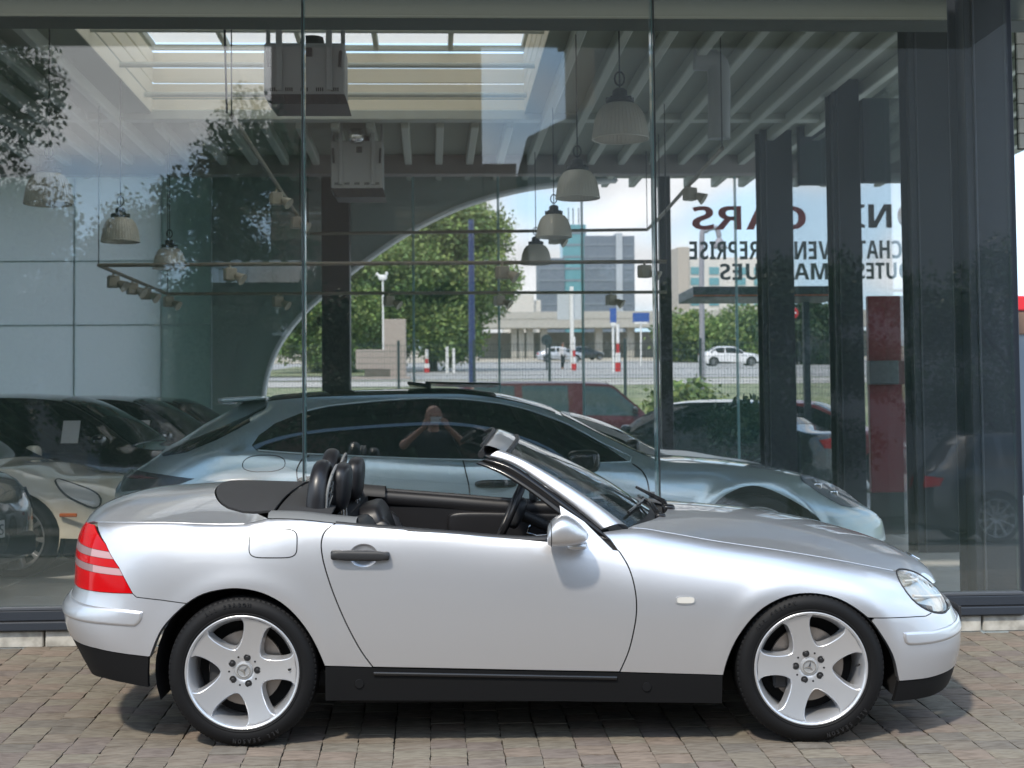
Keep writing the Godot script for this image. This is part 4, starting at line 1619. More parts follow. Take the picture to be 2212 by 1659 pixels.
# ---------------------------------------------------------------- paving
func make_paving():
	var base := MB.new()
	base.quad(Vector3(-80, -0.02, 90), Vector3(80, -0.02, 90), Vector3(80, -0.02, 0.0), Vector3(-80, -0.02, 0.0))
	struct(base, "ground", M.joint_sand)
	var rd := MB.new()
	rd.box(Vector3(0, -0.01, 28), Vector3(150, 0.03, 28))
	struct(rd, "road", M.asphalt)
	var pav := Node3D.new()
	pav.name = "pavement"
	pav.set_meta("kind", "structure")
	add_child(pav)
	# sett shapes: a split top with an uneven edge
	var shapes := []
	for v in 8:
		var r := RandomNumberGenerator.new()
		r.seed = 300 + v
		var mb := MB.new()
		var nx := 6
		var nz := 4
		var rows := []
		for a in nz + 1:
			var row := []
			for b in nx + 1:
				var fx := float(b) / nx
				var fz := float(a) / nz
				var e := (a == 0 or a == nz or b == 0 or b == nx)
				var x := (fx - 0.5) * 0.149 + r.randfn() * (0.0017 if e else 0.004)
				var z := (fz - 0.5) * 0.1375 + r.randfn() * (0.0015 if e else 0.004)
				row.append(Vector3(x, -0.0022 - absf(r.randfn()) * 0.0012 if e else r.randfn() * 0.0011, z))
			rows.append(row)
		mb.grid(rows)
		var ring := []
		for b in nx + 1: ring.append(rows[0][b])
		for a in range(1, nz + 1): ring.append(rows[a][nx])
		for b in range(nx - 1, -1, -1): ring.append(rows[nz][b])
		for a in range(nz - 1, 0, -1): ring.append(rows[a][0])
		for q in ring.size():
			var p: Vector3 = ring[q]
			var p2: Vector3 = ring[(q + 1) % ring.size()]
			mb.quad(p, p2, p2 + Vector3(0, -0.025, 0), p + Vector3(0, -0.025, 0))
		shapes.append(mb.mesh())
	var spots := []
	for ci in range(-46, 54):
		var x := ci * 0.153 + 0.06
		var oz := rng.randf() * 0.14
		for ri in range(0, 46):
			var z := 0.075 + oz + ri * 0.1405
			if ri == 0 and oz > 0.07: spots.append([Vector3(x, 0, z - 0.1405), 9])
			spots.append([Vector3(x, 0, z), 0])
	var seen := []
	var rest := []
	for s in spots:
		var q := LEVEL.affine_inverse() * s[0] as Vector3
		if q.z > -1.0:
			rest.append(s); continue
		var px := eye_px(q, Transform3D.IDENTITY)
		if px.x > -40 and px.x < 2250 and px.y < 1690 and not (px.x > 330 and px.x < 1900 and px.y < 1545): seen.append([px.y, s])
		else: rest.append(s)
	seen.sort_custom(func(a, b): return a[0] > b[0])
	for k in range(300, seen.size()): rest.append(seen[k][1])
	for k in mini(300, seen.size()):
		var s: Array = seen[k][1]
		var o := MeshInstance3D.new()
		o.name = "sett" if k == 0 else "sett_%03d" % k
		o.mesh = shapes[rng.randi() % 8]
		o.material_override = M["sett%d" % [rng.randi() % 7]]
		o.transform = sett_place(s[0])
		pav.add_child(o)
	for v in 7:
		var mm := MultiMesh.new()
		mm.transform_format = MultiMesh.TRANSFORM_3D
		mm.mesh = shapes[v]
		var list := []
		for k in range(v, rest.size(), 7): list.append(rest[k][0])
		mm.instance_count = list.size()
		for k in list.size(): mm.set_instance_transform(k, sett_place(list[k]))
		var o := MultiMeshInstance3D.new()
		o.name = "setts" if v == 0 else "setts_%03d" % v
		o.multimesh = mm
		o.material_override = M["sett%d" % v]
		o.set_meta("kind", "stuff")
		pav.add_child(o)

func sett_place(p: Vector3) -> Transform3D:
	var b := Basis(Vector3.UP, (PI if rng.randf() < 0.5 else 0.0) + rng.randfn() * 0.008) * Basis(Vector3(1, 0, 0), rng.randfn() * 0.006) * Basis(Vector3(0, 0, 1), rng.randfn() * 0.006)
	return Transform3D(b, p + Vector3(rng.randfn() * 0.0012, rng.randfn() * 0.0012, rng.randfn() * 0.0012))

# ---------------------------------------------------------------- showroom
func panes_between(parent: Node, label: String, a: Vector3, b: Vector3, y0: float, y1: float, m: Material, t := 0.012, z_off := 0.0):
	var d := b - a
	var l := Vector2(d.x, d.z).length()
	var mid := (a + b) / 2
	var mb := MB.new()
	mb.box(Vector3(0, (y0 + y1) / 2, z_off), Vector3(l - 0.012, y1 - y0, t))
	var o := add(mb, "pane", m, parent)
	o.transform = Transform3D(Basis(Vector3.UP, atan2(-d.z, d.x)), Vector3(mid.x, 0, mid.z))
	if label: o.set_meta("label", label)
	return o

func make_showroom():
	var x1 := bz(655, 700, 0).x
	var x2 := bz(1420, 700, 0).x
	var x3 := bz(2197, 900, 0).x
	var xl := -6.2
	# base course and sill of the glass front
	var curb := thing("base_course", "pale concrete base course under the dark sill of the glass front", "kerb")
	var cuts := [xl, -4.4, -2.2, 0.1, 1.9, bz(2118, 1350, 0).x, x3 + 0.15]
	for k in cuts.size() - 1:
		add(boxm(Vector3(cuts[k + 1] - cuts[k] - 0.012, 0.095, 0.12), 0.006, Vector3((cuts[k] + cuts[k + 1]) / 2, 0.0425, -0.03)), "concrete_block", M.concrete, curb)
	add(boxm(Vector3(x3 - xl, 0.07, 0.08), 0.0, Vector3((x3 + xl) / 2, 0.03, -0.06)), "mortar_bed", M.mortar, curb)
	var sill := bthing("glazing_sill", "dark anthracite steel sill rail along the foot of the glass front", "sill")
	add(boxm(Vector3(x3 - xl, 0.05, 0.13), 0.006, Vector3((x3 + xl) / 2, 0.117, 0.0)), "lower_ledge", M.anthracite, sill)
	add(boxm(Vector3(x3 - xl, 0.004, 0.11), 0.0, Vector3((x3 + xl) / 2, 0.145, -0.006)), "shadow_gap", M.black, sill)
	add(boxm(Vector3(x3 - xl, 0.055, 0.10), 0.004, Vector3((x3 + xl) / 2, 0.175, 0.0)), "rail", M.anthracite, sill)
	add(boxm(Vector3(x3 - xl, 0.02, 0.09), 0.004, Vector3((x3 + xl) / 2, 0.2135, 0.0)), "glazing_bead", M.anthracite_light, sill)
	# panes
	var top := 4.02
	var gf := thing("glass_front", "tall frameless glass front of the showroom with green glass fins", "window")
	gf.transform = TB
	var lab := ["pane before the white sports car", "middle pane that mirrors the man with the phone", "pane next to the corner column"]
	var gx := [xl, x1, x2, x3]
	for k in 3:
		panes_between(gf, lab[k], Vector3(gx[k], 0, 0), Vector3(gx[k + 1], 0, 0), 0.22, top, M.front_glass, 0.008, 0.012)
		panes_between(gf, lab[k], Vector3(gx[k], 0, 0), Vector3(gx[k + 1], 0, 0), 0.22, top, M.front_glass, 0.008, -0.012)
	for x in [x1, x2]:
		add(boxm(Vector3(0.019, top - 0.22, 0.10), 0.002, Vector3(x, (top + 0.22) / 2, -0.075)), "glass_fin", M.fin_glass, gf)
		add(boxm(Vector3(0.008, top - 0.22, 0.03), 0.001, Vector3(x, (top + 0.22) / 2, 0.0)), "sealed_joint", M.joint_seal, gf)
	# roof over the front, and the room
	var can := MB.new()
	can.box(Vector3(-1.4, 4.16, 1.22), Vector3(11.0, 0.24, 2.5), Basis.IDENTITY, 0.01)
	bone_(can, "entrance_canopy", M.soffit, "grey flat canopy over the glass front", "canopy")
	var fl := MB.new()
	fl.box(Vector3(-1.2, FLOOR - 0.1, -11.2), Vector3(20.0, 0.2, 22.3))
	bstruct(fl, "showroom_floor", M.floor_tile)
	var tl := Node3D.new()
	tl.name = "floor_tiling"
	tl.set_meta("kind", "structure")
	tl.transform = TB
	add_child(tl)
	for a in 13:
		for b in 5:
			add(boxm(Vector3(0.893, 0.012, 0.893), 0.003, Vector3(-5.4 + a * 0.9, FLOOR + 0.0062, -0.62 - b * 0.9)), "floor_tile", M.floor_tile, tl)
	# ceiling round the skylight
	var H := 4.9
	var s0 := bd(330, 240, 18.2)
	var s1 := bd(1135, 240, 18.2)
	var zf := s0.z
	var zn := zf + 5.6
	var ce := Node3D.new()
	ce.name = "ceiling"
	ce.set_meta("kind", "structure")
	ce.transform = TB
	add_child(ce)
	var XA := -11.0
	var XB := 8.2
	var ZB := -14.2
	add(boxm(Vector3(s0.x - XA, 0.2, -ZB), 0, Vector3((s0.x + XA) / 2, H + 0.1, ZB / 2)), "deck", M.ceiling, ce)
	add(boxm(Vector3(XB - s1.x, 0.2, -ZB), 0, Vector3((s1.x + XB) / 2, H + 0.1, ZB / 2)), "deck", M.ceiling, ce)
	add(boxm(Vector3(s1.x - s0.x, 0.2, zf - ZB), 0, Vector3((s1.x + s0.x) / 2, H + 0.1, (zf + ZB) / 2)), "deck", M.ceiling, ce)
	add(boxm(Vector3(s1.x - s0.x, 0.2, -zn), 0, Vector3((s1.x + s0.x) / 2, H + 0.1, zn / 2)), "deck", M.ceiling, ce)
	var nr := int((XB - XA) / 0.42)
	for k in nr:
		var x := XA + 0.2 + k * 0.42
		var spans := [[ZB, -0.4]] if x < s0.x - 0.1 or x > s1.x + 0.1 else [[ZB, zf - 0.12], [zn + 0.1, -0.4]]
		for sp in spans:
			add(boxm(Vector3(0.1, 0.14, sp[1] - sp[0]), 0.012, Vector3(x, H - 0.069, (sp[0] + sp[1]) / 2)), "ceiling_rib", M.ceiling_rib, ce)
	# skylight
	var sk := bthing("skylight", "large skylight with cream boarded upstand and grey glazing bars", "skylight")
	var UH := 0.75
	var nb := 4
	for k in nb:
		var y := H + UH * (k + 0.5) / nb
		var hh := UH / nb - 0.014
		add(boxm(Vector3(s1.x - s0.x, hh, 0.05), 0.005, Vector3((s0.x + s1.x) / 2, y, zf - 0.02)), "upstand_board", M.cream, sk)
		add(boxm(Vector3(s1.x - s0.x, hh, 0.05), 0.005, Vector3((s0.x + s1.x) / 2, y, zn + 0.02)), "upstand_board", M.cream, sk)
		add(boxm(Vector3(0.05, hh, zn - zf), 0.005, Vector3(s0.x - 0.02, y, (zf + zn) / 2)), "upstand_board", M.cream, sk)
		add(boxm(Vector3(0.05, hh, zn - zf), 0.005, Vector3(s1.x + 0.02, y, (zf + zn) / 2)), "upstand_board", M.cream, sk)
	for k in 6:
		var x := lerpf(s0.x, s1.x, k / 5.0)
		add(boxm(Vector3(0.06, 0.1, zn - zf), 0.008, Vector3(x, H + UH + 0.06, (zf + zn) / 2)), "glazing_bar", M.ceiling_rib, sk)
	for k in 5:
		var z := lerpf(zf, zn, k / 4.0)
		add(boxm(Vector3(s1.x - s0.x, 0.07, 0.05), 0.008, Vector3((s0.x + s1.x) / 2, H + UH + 0.052, z)), "purlin", M.ceiling_rib, sk)
	for k in 4:
		var z := lerpf(zf, zn, (k + 0.4) / 4.0)
		var tb := MB.new()
		tb.tube([Vector3(s0.x - 0.1, H + 0.12 + 0.02 * k, z), Vector3(s1.x + 0.1, H + 0.12 + 0.02 * k, z)], 0.03, 8)
		add(tb, "tie_rod", M.ceiling_rib, sk)
	for k in 5:
		var xa := lerpf(s0.x, s1.x, k / 5.0) + 0.03
		var xb := lerpf(s0.x, s1.x, (k + 1) / 5.0) - 0.03
		add(boxm(Vector3(xb - xa, 0.008, zn - zf), 0, Vector3((xa + xb) / 2, H + UH + 0.115, (zf + zn) / 2)), "skylight_pane", M.milk_glass, sk)
	# beams
	var b0 := bd(1000, 50, 9.9)
	bone_(boxm(Vector3(13, 0.5, 0.22), 0.01, Vector3(-1.0, b0.y + 0.25, b0.z)), "roof_beam", M.beam, "deep painted steel beam just inside the glass front", "beam", "roof beams")
	bone_(boxm(Vector3(13, 0.02, 0.3), 0.004, Vector3(-1.0, b0.y + 0.0, b0.z)), "beam_flange", M.beam, "flat lower flange of the beam inside the glass front", "beam")
	var b1 := bd(1000, 246, 18.35)
	bone_(boxm(Vector3(16, 0.12, 0.2), 0.01, Vector3(-1.2, b1.y - 0.02, b1.z - 0.05)), "roof_beam", M.ceiling_rib, "slim painted steel beam along the far edge of the skylight", "beam", "roof beams")
	var b2 := bd(1000, 340, 21.3)
	bone_(boxm(Vector3(17, 0.6, 0.25), 0.01, Vector3(-1.2, b2.y + 0.05, b2.z)), "roof_beam", M.beam_brown, "broad brownish beam above the rear glazing", "beam", "roof beams")
	# back wall, arch and rear glazing
	var zb := bd(1106, 600, 22.0).z
	var yt := bz(1100, 382, zb).y
	var wall := thing("arch_wall", "grey rear wall panel cut by a sweeping arch with a white edge", "wall")
	wall.transform = TB
	var arc := []
	for q in [[563, 872], [570, 820], [585, 770], [612, 720], [655, 668], [700, 628], [770, 572], [870, 503], [985, 445], [1100, 410], [1200, 394], [1330, 384]]:
		var p := bz(q[0], q[1], zb - 0.5)
		arc.append(Vector2(p.x, p.y))
	arc = smooth_line(arc, 4)
	var poly := PackedVector2Array(arc)
	poly[0] = Vector2(poly[0].x, 0.0)
	var leftx := bz(342, 600, zb - 0.5).x
	poly.append(Vector2(poly[poly.size() - 1].x, yt + 0.3))
	poly.append(Vector2(leftx, yt + 0.3))
	poly.append(Vector2(leftx, 0.0))
	var am := MB.new()
	am.slab(poly, func(p, t): return Vector3(p.x, p.y, t), zb - 0.5, zb - 0.75)
	add(am, "wall_panel", M.wall_grey, wall)
	var rim := MB.new()
	var rrow := []
	for p in arc:
		rrow.append([Vector3(p.x, p.y, zb - 0.47), Vector3(p.x + 0.035, p.y - 0.04, zb - 0.47), Vector3(p.x + 0.035, p.y - 0.04, zb - 0.78), Vector3(p.x, p.y, zb - 0.78)])
	rim.grid(rrow)
	add(rim, "arch_edge", M.white_paint, wall)
	var lw := thing("panel_wall", "pale teal wall of tall frosted panels behind the dark cars", "wall")
	lw.transform = TB
	var xs := [bz(-420, 600, zb).x, bz(-230, 600, zb).x, bz(-40, 600, zb).x, bz(150, 600, zb).x, bz(340, 600, zb).x, bz(450, 600, zb).x]
	for k in xs.size() - 1:
		for q in [[0.0, bz(100, 700, zb).y], [bz(100, 700, zb).y, bz(100, 560, zb).y], [bz(100, 560, zb).y, yt + 0.3]]:
			var fm := MB.new()
			fm.quad(Vector3(xs[k] + 0.008, q[0] + 0.006, zb - 0.3), Vector3(xs[k + 1] - 0.008, q[0] + 0.006, zb - 0.3), Vector3(xs[k + 1] - 0.008, q[1] - 0.006, zb - 0.3), Vector3(xs[k] + 0.008, q[1] - 0.006, zb - 0.3))
			add(fm, "panel", M.frosted, lw)
	for k in xs.size(): add(boxm(Vector3(0.02, yt + 0.3, 0.05), 0.003, Vector3(xs[k], (yt + 0.3) / 2, zb - 0.3)), "panel_frame", M.panel_teal, lw)
	for y in [bz(100, 700, zb).y, bz(100, 560, zb).y]: add(boxm(Vector3(xs[5] - xs[0], 0.014, 0.04), 0.003, Vector3((xs[0] + xs[5]) / 2, y, zb - 0.3)), "panel_rail", M.panel_teal, lw)
	# side wall on the left closes the room
	bone_(boxm(Vector3(0.25, 5.2, 15), 0, Vector3(-8.0, 2.6, -7.5)), "side_wall", M.panel_teal, "plain side wall beyond the white sports car", "wall")
	# rear glazing
	var joints := [bz(455, 600, zb).x, bz(727, 600, zb).x, bz(893, 600, zb).x, bz(1077, 600, zb).x, bz(1258, 600, zb).x, bz(1436, 600, zb).x, bz(1590, 600, zb).x, bz(1685, 600, zb).x]
	var what := ["beside the panel wall", "right of the black column, before the monument", "before the leafy tree", "before the blue mast", "before the road signs", "before the dark slim column and the white block", "beside the awning"]
	var rg := thing("rear_glazing", "rear glazing of the showroom with slim green mullions, street beyond", "window")
	rg.transform = TB
	for k in joints.size() - 1:
		panes_between(rg, "pane " + what[k], Vector3(joints[k], 0, zb), Vector3(joints[k + 1], 0, zb), 0.06, yt, M.rear_glass, 0.01)
	for k in [2, 3, 4, 6]:
		add(boxm(Vector3(0.035, yt, 0.05), 0.004, Vector3(joints[k], yt / 2, zb)), "mullion", M.fin_glass, rg)
	for q in [[697, 757, 380, "broad black steel column behind the far headrest and heater"], [1424, 1449, 376, "slim dark steel column left of the red letters"]]:
		var a := bz(q[0], 600, zb + 0.35)
		var b := bz(q[1], 600, zb + 0.35)
		var hh := bz(q[0], q[2], zb + 0.35).y
		bone_(boxm(Vector3(b.x - a.x, hh, b.x - a.x), 0.01, Vector3(0, hh / 2, 0)), "steel_column", M.column_black, q[3], "column", "dark steel columns", Vector3((a.x + b.x) / 2, 0, zb + 0.35))
	# dark columns of the entrance side
	for q in [[1646, 1716, 19.5, "dark steel column covering part of the red letters"], [1802, 1862, 16.6, "blue-grey steel column left of the maroon panel"], [1967, 2056, 13.6, "broad blue-grey steel column right of the maroon panel"], [2083, 2188, 9.35, "wide anthracite corner column at the edge of the glass front"]]:
		var a := bd(q[0], 900, q[2])
		var b := bd(q[1], 900, q[2])
		var col := bthing("entrance_column", q[3], "column", "columns of the entrance side", Vector3((a.x + b.x) / 2, FLOOR, a.z))
		var w := b.x - a.x
		var hh := 4.85
		add(boxm(Vector3(w, hh, 0.018), 0.003, Vector3(0, hh / 2, 0.14)), "flange", M.anthracite, col)
		add(boxm(Vector3(w, hh, 0.018), 0.003, Vector3(0, hh / 2, -0.14)), "flange", M.anthracite, col)
		add(boxm(Vector3(w * 0.72, hh, 0.26), 0.003, Vector3(w * 0.02, hh / 2, 0)), "web_casing", M.anthracite, col)
		add(boxm(Vector3(0.012, hh, 0.02), 0.002, Vector3(-w * 0.32, hh / 2, 0.155)), "edge_trim", M.anthracite_light, col)
	# glass of the entrance side
	var c0 := bd(2190, 900, 9.2)
	var c1 := bd(2060, 900, 13.6)
	var c2 := bd(1866, 900, 16.6)
	var c3 := bd(1720, 900, 19.5)
	var sg := thing("entrance_glazing", "tall side glazing between the entrance columns", "window")
	sg.transform = TB
	panes_between(sg, "pane beside the corner column", c0, c1, 0.06, 4.6, M.rear_glass, 0.01)
	panes_between(sg, "pane behind the maroon panel", c1, c2, 0.06, 4.6, M.rear_glass, 0.01)
	panes_between(sg, "pane between the two left entrance columns", c2, c3, 0.06, 4.6, M.rear_glass, 0.01)
	# lintels
	for q in [[1725, 1800, 400, 19.3], [1862, 1967, 395, 16.4]]:
		var a := bd(q[0], q[2], q[3])
		var b := bd(q[1], q[2], q[3])
		bone_(boxm(Vector3(b.x - a.x, 0.9, 0.12), 0.01, Vector3((a.x + b.x) / 2, a.y + 0.45, a.z)), "lintel", M.anthracite, "dark panel above the entrance glazing beside column" if q[0] < 1800 else "dark panel over the maroon entrance panel", "lintel", "dark entrance lintels")
	# maroon panel and its box
	var m0 := bd(1872, 640, 15.8)
	var m1 := bd(1957, 1062, 15.8)
	var mp := bthing("entrance_board", "tall maroon panel with a grey letter box on it", "panel", "", Vector3((m0.x + m1.x) / 2, FLOOR, m0.z))
	add(boxm(Vector3(m1.x - m0.x, m0.y - m1.y, 0.08), 0.006, Vector3(0, (m0.y + m1.y) / 2 - FLOOR, 0)), "board", M.maroon_panel, mp)
	add(boxm(Vector3(m1.x - m0.x, m1.y - FLOOR, 0.06), 0.004, Vector3(0, (m1.y - FLOOR) / 2, 0)), "plinth", M.dark_metal, mp)
	var lb := bd(1905, 805, 15.7)
	add(boxm(Vector3(0.3, 0.24, 0.12), 0.01, Vector3(lb.x - (m0.x + m1.x) / 2, lb.y - FLOOR, 0.1)), "letter_box", M.pale_metal, mp)
	add(boxm(Vector3(0.09, m0.y - 0.4, 0.05), 0.005, Vector3((m1.x - m0.x) / 2 + 0.09, m0.y / 2, 0.02)), "pale_jamb", M.pale_metal, mp)
	# awning outside the rear glazing
	var aw0 := bd(1488, 640, 23.5)
	var aw1 := bd(1650, 612, 23.5)
	var aw := bthing("awning", "dark flat awning with a thin orange edge strip under the letters", "awning", "", Vector3((aw0.x + aw1.x) / 2 + 0.6, aw0.y, aw0.z - 0.6))
	add(boxm(Vector3(aw1.x - aw0.x + 1.2, 0.16, 1.4), 0.01, Vector3(0.05, 0.06, 0)), "fascia", M.anthracite, aw)
	add(boxm(Vector3(aw1.x - aw0.x + 1.2, 0.02, 0.02), 0.002, Vector3(0.05, 0.0, 0.71)), "edge_strip", M.orange, aw)
	add(boxm(Vector3(0.1, 2.2, 0.1), 0.004, Vector3(0.9, -1.1, -0.5)), "awning_post", M.anthracite, aw)
	# lettering on the rear glass, read from the street
	var font := SystemFont.new()
	font.font_names = PackedStringArray(["Droid Sans"])
	font.font_weight = 800
	for q in [["CARS", 1495, 1740, 472, 52, M.letter_red, "red letters reading CARS reversed on the rear glass"], ["ONI", 1842, 1990, 468, 52, M.letter_brown, "dark letters ONI reversed on the entrance glass"], ["REPRISE", 1490, 1640, 542, 40, M.letter_dark, "dark letters reading REPRISE reversed on the rear glass"], ["VENTE", 1668, 1792, 542, 40, M.letter_dark, "dark letters reading VENTE reversed behind the columns"], ["ACHAT", 1850, 1975, 540, 40, M.letter_dark, "dark letters reading ACHAT reversed on the entrance glass"], ["MARQUES", 1556, 1790, 588, 36, M.letter_dark, "dark letters reading MARQUES reversed above the awning"], ["TOUTES", 1850, 1990, 586, 36, M.letter_dark, "dark letters reading TOUTES reversed on the entrance glass"]]:
		var z := zb - 0.05
		var a := bz(q[1], q[3], z)
		var b := bz(q[2], q[3], z)
		var hgt := q[4] * (9.0 - z) / F as float
		var tm := TextMesh.new()
		tm.text = q[0]
		tm.font = font
		tm.font_size = 32
		tm.pixel_size = hgt / 32.0 * 1.38
		tm.depth = 0.02
		var wdt: float = tm.get_aabb().size.x
		var o := one(tm, "window_lettering", q[5], q[6], "lettering", "lettering on the rear glass")
		var sx := (b.x - a.x) / wdt
		o.transform = TB * Transform3D(Basis(Vector3.UP, PI).scaled(Vector3(sx, 1, 1)), Vector3((a.x + b.x) / 2, a.y, z))

func bell_lamp(px: float, rim_y: float, wpx: float, label: String):
	var d := 0.4 * F / wpx
	var p := bd(px, rim_y, d)
	var l := bthing("bell_lamp", label, "lamp", "glass bell lamps hanging in the showroom", Vector3(p.x, p.y, p.z))
	var sh := MB.new()
	sh.lathe([[0.2, 0.0], [0.196, 0.03], [0.18, 0.12], [0.155, 0.19], [0.12, 0.235], [0.075, 0.262]], Vector3.ZERO, Basis.IDENTITY, 40)
	for k in 40:
		var a := TAU * k / 40
		var e := Vector3(cos(a), 0, sin(a))
		sh.tube([e * 0.2 + Vector3(0, 0.0, 0), e * 0.181 + Vector3(0, 0.12, 0), e * 0.156 + Vector3(0, 0.19, 0), e * 0.121 + Vector3(0, 0.235, 0)], 0.004, 4, false)
	sh.tube(ring_pts(0.2, 0.0, 40), 0.006, 6, false)
	add(sh, "glass_shade", M.bell_glass, l)
	var cap := MB.new()
	cap.lathe([[0.0, 0.25], [0.095, 0.25], [0.1, 0.262], [0.097, 0.285], [0.06, 0.292], [0.055, 0.3], [0.052, 0.345], [0.03, 0.36], [0.012, 0.365], [0.0, 0.365]], Vector3.ZERO, Basis.IDENTITY, 28)
	for k in 8:
		var a := TAU * k / 8
		cap.box(Vector3(cos(a) * 0.085, 0.275, sin(a) * 0.085), Vector3(0.03, 0.04, 0.02), Basis(Vector3.UP, -a), 0.004)
	add(cap, "lamp_cap", M.black_plastic, l)
	var ch := MB.new()
	ch.tube([Vector3(0, 0.36, 0), Vector3(0.0, 4.9 - p.y, 0)], 0.006, 6)
	var lp := []
	for k in 13:
		var a := TAU * k / 12
		lp.append(Vector3(sin(a) * 0.035, 0.43 + cos(a) * 0.05, 0))
	ch.tube(lp, 0.007, 6, false)
	add(ch, "hanging_cord", M.black, l)

func ring_pts(r: float, y: float, n: int) -> Array:
	var o := []
	for k in n + 1: o.append(Vector3(cos(TAU * k / n) * r, y, sin(TAU * k / n) * r))
	return o

func heater(px0: float, px1: float, py0: float, py1: float, d: float, label: String):
	var a := bd(px0, py0, d)
	var b := bd(px1, py1, d)
	var w := b.x - a.x
	var h := a.y - b.y
	var t := bthing("unit_heater", label, "heater", "unit heaters under the roof", Vector3((a.x + b.x) / 2, b.y, a.z))
	var bo := MB.new()
	bo.box(Vector3(0, h * 0.56, 0), Vector3(w, h * 0.88, 0.5), Basis.IDENTITY, 0.015)
	add(bo, "casing", M.heater_grey, t)
	var hood := MB.new()
	var poly := PackedVector2Array([Vector2(-w / 2, h * 0.16), Vector2(w / 2, h * 0.16), Vector2(w / 2 + 0.03, 0), Vector2(-w / 2 + 0.06, 0)])
	hood.slab(poly, func(p, z): return Vector3(p.x, p.y, z), -0.24, 0.255)
	add(hood, "outlet", M.black_plastic, t)
	for k in 6:
		add(boxm(Vector3(0.012, h * 0.14, 0.02), 0.002, Vector3(lerpf(-w * 0.4, w * 0.42, k / 5.0), h * 0.08, 0.262), Basis(Vector3(0, 0, 1), 0.35)), "vane", M.dark_metal, t)
	for k in 5:
		var v := MB.new()
		for j in 4: v.box(Vector3(lerpf(-w * 0.38, w * 0.38, k / 4.0) + j * 0.016 - 0.024, h * 0.24, 0.2505), Vector3(0.009, 0.03, 0.004))
		add(v, "vent_slots", M.black, t)
	for s in [-1.0, 1.0]:
		add(boxm(Vector3(0.05, h * 1.32, 0.03), 0.006, Vector3(s * w * 0.31, h * 0.88, 0.266)), "bracket_strap", M.heater_grey, t)
		var rod := MB.new()
		rod.tube([Vector3(s * w * 0.47, h * 0.95, 0.1), Vector3(s * w * 0.47, 4.9 - b.y, 0.1)], 0.018, 8)
		add(rod, "hanger_rod", M.heater_grey, t)
		var j := MB.new()
		j.tube([Vector3(s * w * 0.44, h * 0.6, 0.262), Vector3(s * w * 0.45, h * 0.8, 0.27), Vector3(s * w * 0.46, h * 0.95, 0.2)], 0.014, 6)
		add(j, "gas_pipe", M.dark_metal, t)
	add(boxm(Vector3(w * 0.86, 0.06, 0.05), 0.008, Vector3(0, h * 1.52, 0.25)), "cross_bar", M.heater_grey, t)
	var fan := MB.new()
	fan.lathe([[0.0, 0.1], [0.09, 0.09], [0.11, 0.0]], Vector3(0.05, h, 0.05), Basis.IDENTITY, 20)
	add(fan, "flue_cap", M.black, t)
	add(boxm(Vector3(0.07, 0.07, 0.03), 0.005, Vector3(0.03, h * 0.84, 0.262)), "control_box", M.dark_metal, t)

func track(pts: Array, label: String, spots: Array):
	var t := bthing("light_track", label, "light track", "suspended light tracks")
	var m := MB.new()
	for k in pts.size() - 1: m.tube([pts[k], pts[k + 1]], 0.022, 8)
	add(m, "rail", M.track_tan, t)
	for p in pts:
		var wr := MB.new()
		wr.tube([p, Vector3(p.x, 4.9, p.z)], 0.006, 5)
		add(wr, "suspension_wire", M.black_plastic, t)
	for s in spots:
		var p: Vector3 = s
		var sp := MB.new()
		sp.box(Vector3(0, -0.11, 0), Vector3(0.13, 0.14, 0.12), Basis(Vector3.UP, 0.4), 0.012)
		sp.lathe([[0.03, 0.0], [0.07, 0.1], [0.0, 0.09]], Vector3(0.07, -0.12, 0.03), Basis(Vector3(0, 0, 1), -2.2) * Basis(Vector3.RIGHT, 0.3), 14, true)
		sp.tube([Vector3(0, 0.0, 0), Vector3(0, -0.06, 0)], 0.014, 6)
		var so := add(sp, "spotlight", M.spot_tan, t)
		so.position = p

